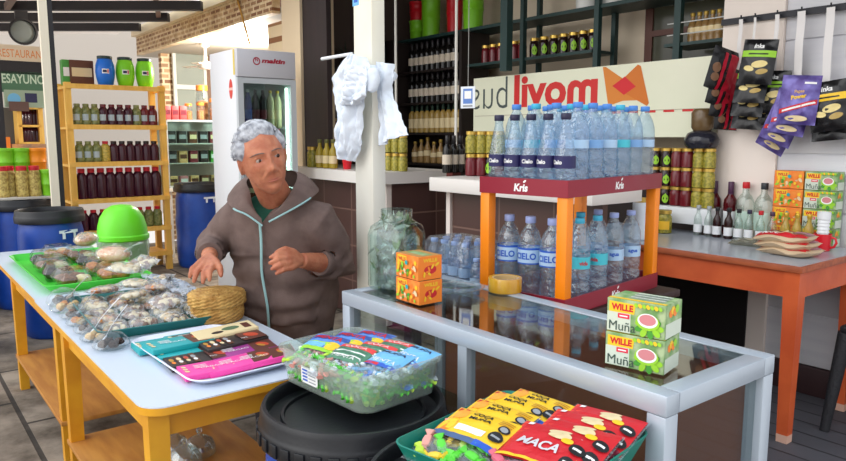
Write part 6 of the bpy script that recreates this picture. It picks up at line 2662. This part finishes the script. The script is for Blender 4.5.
def head_pt(d, grow=0.0, detail=True):
    dx, dy, dz = d
    x, y, z = .0725*dx, .092*dy, .114*dz
    if z < 0:
        t = min(1, -z/.114)
        x *= 1-.20*t**1.7
        y = y*(1-.10*t)+.040*t**2
        if dy < 0:
            y *= 1-.30*t
    else:
        x *= 1+.05*math.sin(PI*min(1, z/.114))
    ff = max(0.0, dy)**.6
    if detail:
        ax = abs(x)
        q = .012*gs(ax, z, 0, .010, .008, .024)+.021*gs(ax, z, 0, -.019, .0115, .015)+.008*gs(ax, z, .014, -.026, .007, .008)
        q += -.011*gs(ax, z, .030, .015, .017, .012)+.006*gs(ax, z, .026, .034, .022, .008)
        q += .007*gs(ax, z, .043, -.016, .018, .016)-.004*gs(ax, z, .027, -.042, .0055, .018)
        q += .007*gs(ax, z, 0, -.054, .026, .014)-.0055*gs(ax, z, 0, -.056, .023, .003)-.004*gs(ax, z, 0, -.071, .022, .005)
        q += .010*gs(ax, z, 0, -.090, .020, .015)+.004*gs(ax, z, .046, -.064, .014, .018)-.003*gs(ax, z, .038, -.075, .006, .016)
        q += .0018*math.sin(z*800)*gs(ax, z, 0, .062, .035, .016)-.0035*gs(ax, z, .004, .034, .0028, .010)
        y += ff*q
    p = Vector((x, y, z))
    if grow:
        p += Vector((dx/.0725, dy/.092, dz/.114)).normalized()*grow
    return p


def face_y(x, z):
    """y of the face surface over (x, z) in the head's own frame"""
    dx, dz = x/.0725, z/.114
    for _ in range(12):
        dy = math.sqrt(max(.02, 1-dx*dx-dz*dz))
        p = head_pt((dx, dy, dz))
        dx += (x-p.x)/.0725*.8
        dz += (z-p.z)/.114*.8
    return p.y


def eye_y(x, z):
    return face_y(x, z)


HA, HP, HR = rad(29), rad(5), rad(15)
hr = Vector((-math.cos(HA), -math.sin(HA), 0))
hf = Vector((math.sin(HA)*math.cos(HP), -math.cos(HA)*math.cos(HP), -math.sin(HP)))
hu = hr.cross(hf)
hr2 = hr*math.cos(HR)-hu*math.sin(HR)
hu2 = hu*math.cos(HR)+hr*math.sin(HR)
HC = AY(262.5, 159.5, 2.50)
HS = 1.06
HM = Matrix(((hr2.x*HS, hf.x*HS, hu2.x*HS, HC.x), (hr2.y*HS, hf.y*HS, hu2.y*HS, HC.y), (hr2.z*HS, hf.z*HS, hu2.z*HS, HC.z), (0, 0, 0, 1)))


def sph(th, ph):
    return (math.cos(ph)*math.sin(th), math.cos(ph)*math.cos(th), math.sin(ph))


wm = thing('person', 'grey haired person in a brown zip jacket reaching over the sweets table', 'person', (0, 0, 0))
SKIN = M('skin', (190, 122, 90), .5, var=(26, (174, 102, 74), 5), bump=(70, .28), sss=.12)
b = MB()
torso(b, .60, 1.2, -.02)
# head
NT, NP = 120, 90
vs, fs = [HM @ head_pt((0, 0, -1))], []
for j in range(1, NP):
    ph = -PI/2+PI*j/NP
    for k in range(NT):
        vs.append(HM @ head_pt(sph(2*PI*k/NT, ph)))
vs.append(HM @ head_pt((0, 0, 1)))
for k in range(NT):
    fs.append((0, 1+k, 1+(k+1) % NT))
    fs.append((len(vs)-1, 1+(NP-2)*NT+(k+1) % NT, 1+(NP-2)*NT+k))
for j in range(NP-2):
    for k in range(NT):
        k2 = (k+1) % NT
        fs.append((1+j*NT+k, 1+(j+1)*NT+k, 1+(j+1)*NT+k2, 1+j*NT+k2))
b.add(vs, fs)
# ears, lids, neck
for s in (-1, 1):
    b.T = HM @ Matrix.Translation((s*.074, -.006, -.004)) @ Matrix.Rotation(s*-.35, 4, 'Z') @ Matrix.Rotation(-.15, 4, 'X')
    b.ball((0, 0, 0), (.008, .018, .031), 14, 10)
    b.ball((s*.004, -.004, 0), (.006, .021, .035), 14, 10)
    b.T = HM
    ex, ez = s*.0305, .0135
    ey = eye_y(ex, ez)-.001
    b.tube([(ex-.016, ey-.006, ez-.001), (ex-.008, ey+.0025, ez+.0072), (ex, ey+.0045, ez+.0088), (ex+.008, ey+.0025, ez+.0072), (ex+.016, ey-.006, ez-.002)], [.0025, .0038, .0042, .0038, .0025], 8)
    b.tube([(ex-.015, ey-.006, ez-.002), (ex, ey+.001, ez-.0105), (ex+.015, ey-.006, ez-.002)], [.002, .003, .002], 8)
    b.tube([(s*.018, face_y(.018, -.030)-.001, -.030), (s*.027, face_y(.027, -.044)-.0005, -.044), (s*.033, face_y(.033, -.060)-.002, -.060)], [.004, .0052, .003], 8)
    b.tube([(s*.018, face_y(.018, .004)-.002, .003), (s*.030, face_y(.030, -.001)-.0015, -.002), (s*.042, face_y(.042, .003)-.003, .002)], [.002, .0038, .002], 8)
b.T = None
nb = Vector((-.556, 2.665, 1.16))
b.tube([nb+Vector((0, .02, -.06)), nb, HM @ Vector((0, -.030, -.060)), HM @ Vector((0, -.02, -.02))], [.085, .066, .056, .05], 20)
# arms
b.tube([SHR, mixp(SHR, ELR, .5), ELR, mixp(ELR, WRR, .3), mixp(ELR, WRR, .75), WRR], [.06, .052, .044, .044, .034, .027], 14)
b.tube([SHL, mixp(SHL, ELL, .5), ELL, mixp(ELL, WRL, .3), mixp(ELL, WRL, .75), WRL], [.06, .052, .044, .044, .035, .028], 14)


def hand(wr, knuckles, mids, tips, tb, tm, tt, rk_=.0125):
    for kn, md, tp in zip(knuckles, mids, tips):
        b.tube([wr, mixp(wr, kn, .5), kn], [.019, .0165, .0135], 10)
        b.tube([kn, mixp(kn, md, .6), md, mixp(md, tp, .55), tp], [.0125, .0108, .0112, .0098, .0072], 10)
        b.ball(tp, .0074, 8, 6)
    b.tube([wr, tb], [.020, .0165], 10)
    b.tube([tb, tm, mixp(tm, tt, .6), tt], [.0165, .0122, .0112, .008], 10)
    b.ball(tt, .0082, 8, 6)


KR = [AY(198.5, 264, 2.50), AY(203, 266, 2.49), AY(208, 267.5, 2.485), AY(213, 267, 2.485)]
TR = [AY(190, 277, 2.46), AY(194, 281.5, 2.445), AY(203, 282.5, 2.43), AY(209.5, 280, 2.43)]
MR = [mixp(k, t, .5)+Vector((-.002, -.012, .010)) for k, t in zip(KR, TR)]
hand(WRR, KR, MR, TR, AY(216, 262.5, 2.52), AY(220, 268, 2.485), AY(221, 275.5, 2.455))
KL_ = [AY(286.5, 253.5, 2.475), AY(287.5, 258, 2.462), AY(289, 263, 2.458), AY(291.5, 267.5, 2.462)]
TL_ = [AY(270.5, 257.5, 2.45), AY(270, 263, 2.43), AY(272, 269, 2.425), AY(276.5, 273.5, 2.43)]
ML_ = [mixp(k, t, .5)+Vector((0, -.012, .006)) for k, t in zip(KL_, TL_)]
hand(WRL, KL_, ML_, TL_, AY(293, 252.5, 2.50), AY(285, 249, 2.48), AY(276.5, 252.5, 2.455))
# legs
for s in (-1, 1):
    hip = Vector((-.56, 2.86, .70))+TL*s*.095
    knee = Vector((-.56, 2.87, .40))+TL*s*.10
    ank = Vector((-.56, 2.90, .07))+TL*s*.105
    b.tube([hip, mixp(hip, knee, .5), knee, mixp(knee, ank, .4), ank], [.095, .08, .058, .055, .04], 14)
    b.tube([ank, ank+TN*.05+Vector((0, 0, -.03)), ank+TN*.14+Vector((0, 0, -.042))], [.04, .036, .026], 12)
body = remesh(b, 'body', .0036, 2, [SKIN], wm)

# ---- eyes, brows, lips
EW, EI, EP = M('eye_white', (176, 156, 144), .25), M('eye_iris', (62, 40, 28), .15), M('eye_pupil', (16, 12, 12), .1)
BROW = M('brow_hair', (122, 100, 92), .9)
for s in (-1, 1):
    ex, ez = s*.0305, .0135
    ey = eye_y(ex, ez)+.0015
    e = MB()
    e.T = HM
    ey += .0004
    e.ball((ex, ey-.0085, ez), .0122, 16, 12)
    gx = -.0022
    e.ball((ex+gx, ey-.0012, ez-.0004), (.0078, .0056, .0078), 14, 8, mi=1)
    e.ball((ex+gx*1.1, ey+.0020, ez-.0004), (.0036, .0024, .0036), 10, 6, mi=2)
    e.build('eye', [EW, EI, EP], wm)
    e = MB()
    e.T = HM
    pts = []
    for k in range(6):
        x = s*(.012+.0085*k)
        z = .0355-.0006*k+.0035*math.sin(k/5*PI)-.004*(k/5)**3
        y = face_y(x, z)+.0022
        pts.append((x, y, z))
    e.tube(pts, [.0016, .0024, .0026, .0024, .002, .001], 6, flat=.8)
    e.build('eyebrow', BROW, wm)
e = MB()
e.T = HM
for z0, r0 in ((-.0535, .0026), (-.0600, .0032)):
    pts = []
    for k in range(9):
        x = -.021+.00525*k
        y = face_y(x, z0-.03*abs(x))
        pts.append((x, y-.0005, z0-.03*abs(x)))
    e.tube(pts, [r0*math.sin(PI*(k+.6)/9.2) for k in range(9)], 8)
e.build('lips', M('lip_skin', (172, 100, 82), .5), wm)

# ---- hair
HAIR = M('grey_hair', (192, 194, 200), .5, var=(46, (122, 124, 132), 6), bump=(150, .35))


def hair_mask(p):
    x, y, z = abs(p.x), p.y, p.z
    line = .090-.36*x-max(0, x-.052)*2.6
    if y > .015:
        m = (z-line)/.022
    elif y > -.022:
        m = (z-(.014+(.0-y)*.2))/.022
    else:
        m = min((z+.070)/.03, (z-(.014+(.0-y)*.2))/.022+max(0, (-y-.030)/.015))
    return max(0, min(1, m))


b = MB()
NT, NP = 150, 80
vs, keep = [], []
for j in range(NP+1):
    ph = -1.0+(PI/2+1.0)*j/NP
    for k in range(NT):
        d = sph(2*PI*k/NT, ph)
        p = head_pt(d, 0, False)
        m = hair_mask(p)
        wv = noise.noise(Vector((d[0]*8, d[1]*2.0, d[2]*3)))*.6+.35*noise.noise(Vector((d[0]*22, d[1]*4, d[2]*7+3)))
        g = -.007+(.010+.015*m**.6)*m**.35*(1+.22*wv)+.004*max(0, d[2])*m if m > 0 else -.007
        vs.append(HM @ head_pt(d, g, False))
        keep.append(True)
for j in range(NP):
    for k in range(NT):
        k2 = (k+1) % NT
        q = (j*NT+k, (j+1)*NT+k, (j+1)*NT+k2, j*NT+k2)
        if sum(keep[i] for i in q) >= 3:
            fs_q = q
            b.f.append(q)
            b.m.append(0)
b.v = [tuple(v) for v in vs]
rl_ = random.Random(5)
for i in range(110):
    al = rad(-100+200*(i+.5)/110)+rl_.uniform(-.04, .04)
    b0 = 66+18*(abs(al)/1.7)**2+rl_.uniform(-3, 10)
    b1 = rl_.uniform(115, 165)-20*(abs(al)/1.7)
    pts, rr = [], []
    for k in range(9):
        t = k/8
        be = rad(b0+(b1-b0)*t)
        sw = .06*math.sin(t*7+i)
        d = Vector((0, math.cos(be), math.sin(be)))
        d = Matrix.Rotation(al+sw, 3, 'Y') @ d
        d.normalize()
        p = head_pt(d, 0, False)
        if hair_mask(p) < .15:
            continue
        pts.append(HM @ head_pt(d, .005+.014*math.sin(PI*t)**.7+.002*math.sin(t*9+i*2)*math.sin(PI*t), False))
        rr.append(max(.0010, .0046*math.sin(PI*(t*.85+.12))))
    if len(pts) > 3:
        b.tube(pts, rr, 7, flat=.7)
b.build('hair', HAIR, wm, sharp=0)

# ---- jacket
JK = M('jacket_fleece', (116, 98, 92), .9, var=(18, (104, 87, 82), 5), bump=(260, .25), spec=.2)
TEALP = M('piping_teal', (150, 190, 190), .5)
b = MB()
torso(b, .60, 1.165, .006)
sl = .70
CUR, CUL = mixp(ELR, WRR, .80), mixp(ELL, WRL, .50)
b.tube([SHR+TL*.06+Vector((0, 0, .005)), SHR, mixp(SHR, ELR, .35), mixp(SHR, ELR, .75), ELR, mixp(ELR, WRR, .35), CUR], [.075, .086, .080, .072, .068, .060, .050], 18)
b.tube([SHL-TL*.06+Vector((0, 0, .005)), SHL, mixp(SHL, ELL, .35), mixp(SHL, ELL, .75), ELL, mixp(ELL, WRL, .25), CUL], [.075, .086, .082, .075, .070, .064, .052], 18)


def jdisp(p, n):
    v = .010*noise.noise(Vector((p.x*7, p.y*7, p.z*9)))+.005*noise.noise(Vector((p.x*18, p.y*18, p.z*14+4)))
    for E_, A_ in ((ELR, SHR), (ELL, SHL)):
        d = (p-E_).length
        if d < .16:
            v += .007*(1-d/.16)*math.sin((p-A_).length*95+4*noise.noise(p*8))
    s = station(p.z)
    q = p-Vector((s[3], s[4], p.z))
    if q.dot(TN) > 0 and p.z > 1.07:      # the open neck: the jacket dips behind the shirt
        m = ((p.z-1.075)*.75-abs(q.dot(TL)+.002))/.012
        v -= .045*max(0, min(1, m))
    if p.z > 1.12 and q.length < .13:
        v -= .03*max(0, min(1, (p.z-1.13)/.02))
    fr_ = (p-Vector((-.56, 2.8, p.z))).dot(TN)
    if .66 < p.z < .95 and fr_ > .05:
        v += .006*math.sin(p.z*75+5*(p-Vector((-.56, 2.8, p.z))).dot(TL)+3*noise.noise(p*6))
    return v


def jcut(c, n):
    for W, E_, cu in ((WRR, ELR, CUR), (WRL, ELL, CUL)):
        ax = (W-E_).normalized()
        al = (c-cu).dot(ax)
        if al > -.02 and n.dot(ax) > .55 and ((c-cu)-ax*al).length < .062 and al < .02:
            return True
    return False


jk = remesh(b, 'jacket', .0075, 4, [JK], wm, jdisp, jcut)
# cuffs
for W, E_, cu, r0 in ((WRR, ELR, CUR, .049), (WRL, ELL, CUL, .051)):
    b = MB()
    ax = (W-E_).normalized()
    b.tube([cu-ax*.03, cu-ax*.022, cu+ax*.010, cu+ax*.014, cu+ax*.012], [r0*.95, r0*1.04, r0*1.0, r0*.95, r0*.80], 24)
    b.build('cuff', JK, jk)
# zip
b = MB()


def chest(z, s, off):
    st_ = station(z)
    a = st_[1]+.006
    ang = math.acos(max(-1, min(1, (abs(s)/a)**(1/.82)*(1 if s > 0 else -1))))
    return torso_pt(z, ang, .006)+TN*off


pts = []
for k in range(22):
    z = 1.085-(1.085-.64)*k/21
    pts.append(chest(z, .004*math.sin(k*.5)+.0, .010))
b.tube(pts, .0058, 8, flat=.6, up=TN)
b.build('zip', TEALP, jk)
# shirt
b = MB()
torso(b, .98, 1.178, -.006, 16)
b.tube([Vector((-.558, 2.685, 1.145)), Vector((-.557, 2.668, 1.178))], [.088, .074], 24)
b.build('shirt', M('shirt_green', (28, 82, 66), .85, bump=(200, .2)), wm, sharp=0)
# collar: outer and inner edge as photographed
INN = [AY(261.5, 220, 2.545), AY(253, 206, 2.55), AY(250, 192, 2.585), AY(247, 180, 2.66), AY(262, 172, 2.75), AY(288, 170, 2.75), AY(297, 174, 2.69), AY(294, 186, 2.61), AY(283, 203, 2.55), AY(269, 219, 2.54)]
OUT = [AY(262.5, 226, 2.53), AY(247, 215, 2.53), AY(234, 209, 2.55), AY(227, 199, 2.66), AY(240, 189, 2.80), AY(308, 187, 2.80), AY(319, 190, 2.72), AY(311, 198, 2.60), AY(295, 208, 2.55), AY(269, 222, 2.53)]


def catmull(P, t):
    t *= len(P)-1
    i = min(int(t), len(P)-2)
    f = t-i
    p0, p1, p2, p3 = P[max(i-1, 0)], P[i], P[i+1], P[min(i+2, len(P)-1)]
    return .5*((2*p1)+(p2-p0)*f+(2*p0-5*p1+4*p2-p3)*f*f+(3*p1-p0-3*p2+p3)*f**3)


def collar_pt(s, q):
    a, c = catmull(INN, s), catmull(OUT, s)
    m = mixp(a, c, q)
    return m+Vector((0, -.006, .016))*math.sin(PI*q)


b = MB()
b.sheet(collar_pt, 48, 10, -.008)
co_ = b.build('collar', JK, jk, sharp=0)
b = MB()
b.tube([catmull(OUT, .225*k/14)+Vector((0, -.003, .001)) for k in range(15)], .0036, 6)
b.build('piping', TEALP, co_)
b = MB()
b.tube([catmull(OUT, .78+.22*k/14)+Vector((0, -.003, .001)) for k in range(15)], .0036, 6)
b.build('piping', TEALP, co_)
# trousers and shoes
b = MB()
for s in (-1, 1):
    hip = Vector((-.56, 2.86, .72))+TL*s*.085
    knee = Vector((-.56, 2.87, .40))+TL*s*.10
    ank = Vector((-.56, 2.90, .09))+TL*s*.105
    b.tube([hip, mixp(hip, knee, .4), knee, ank], [.115, .10, .08, .068], 16)
torso(b, .56, .74, -.004, 8)
remesh(b, 'trousers', .01, 3, [M('trousers_charcoal', (50, 48, 54), .9)], wm)
for s in (-1, 1):
    ank = Vector((-.56, 2.90, .05))+TL*s*.105
    b = MB()
    b.tube([ank-TN*.04, ank+TN*.02, ank+TN*.10+Vector((0, 0, -.008)), ank+TN*.17+Vector((0, 0, -.016))], [.045, .05, .043, .03], 14)
    sh = b.build('shoe', M('shoe_black', (34, 32, 34), .5), wm)

# ================================================================== camera and light
cam = bpy.data.cameras.new('camera')
cam.sensor_fit = 'HORIZONTAL'
cam.sensor_width = 36
cam.lens = 36*CF/846
co = bpy.data.objects.new('camera', cam)
COL.objects.link(co)
co.location = (0, 0, CH)
co.rotation_euler = (PI/2-CT, 0, 0)
S.camera = co

w = bpy.data.worlds.new('sky')
S.world = w
w.use_nodes = True
nt = w.node_tree
bg = nt.nodes['Background']
tc = nt.nodes.new('ShaderNodeTexCoord')
sp = nt.nodes.new('ShaderNodeSeparateXYZ')
rp = nt.nodes.new('ShaderNodeValToRGB')
nt.links.new(tc.outputs['Generated'], sp.inputs[0])
mr = nt.nodes.new('ShaderNodeMapRange')
mr.inputs[1].default_value = -.1
mr.inputs[2].default_value = 1.0
nt.links.new(sp.outputs[2], mr.inputs[0])
nt.links.new(mr.outputs[0], rp.inputs['Fac'])
e = rp.color_ramp.elements
e[0].position, e[0].color = .0, (.62, .60, .58, 1)
e[1].position, e[1].color = 1.0, (.80, .90, 1.0, 1)
x = e.new(.25)
x.color = (.98, .98, 1.0, 1)
nt.links.new(rp.outputs['Color'], bg.inputs['Color'])
bg.inputs['Strength'].default_value = 1.12


def sun(name, az, el, strength, angle, col):
    l = bpy.data.lights.new(name, 'SUN')
    l.energy = strength
    l.angle = rad(angle)
    l.color = col
    o = bpy.data.objects.new(name, l)
    COL.objects.link(o)
    d = Vector((math.sin(rad(az))*math.cos(rad(el)), math.cos(rad(az))*math.cos(rad(el)), math.sin(rad(el))))
    o.rotation_euler = d.to_track_quat('Z', 'Y').to_euler()
    return o


# hazy daylight from the open street side, azimuth measured from +y clockwise
sun('hazy_sun', -122, 27, 1.0, 55, (1.0, .97, .93))

S.view_settings.view_transform = 'Standard'
S.view_settings.look = 'None'
S.view_settings.gamma = 1.0
S.view_settings.exposure = .48
S.view_settings.use_curve_mapping = False
try:
    S.cycles.use_denoising = True
    S.cycles.max_bounces = 16
    S.cycles.transmission_bounces = 14
    S.cycles.transparent_max_bounces = 32
    S.cycles.glossy_bounces = 6
    S.cycles.diffuse_bounces = 4
    S.cycles.caustics_reflective = False
    S.cycles.caustics_refractive = False
    S.cycles.sample_clamp_indirect = 6
except Exception:
    pass
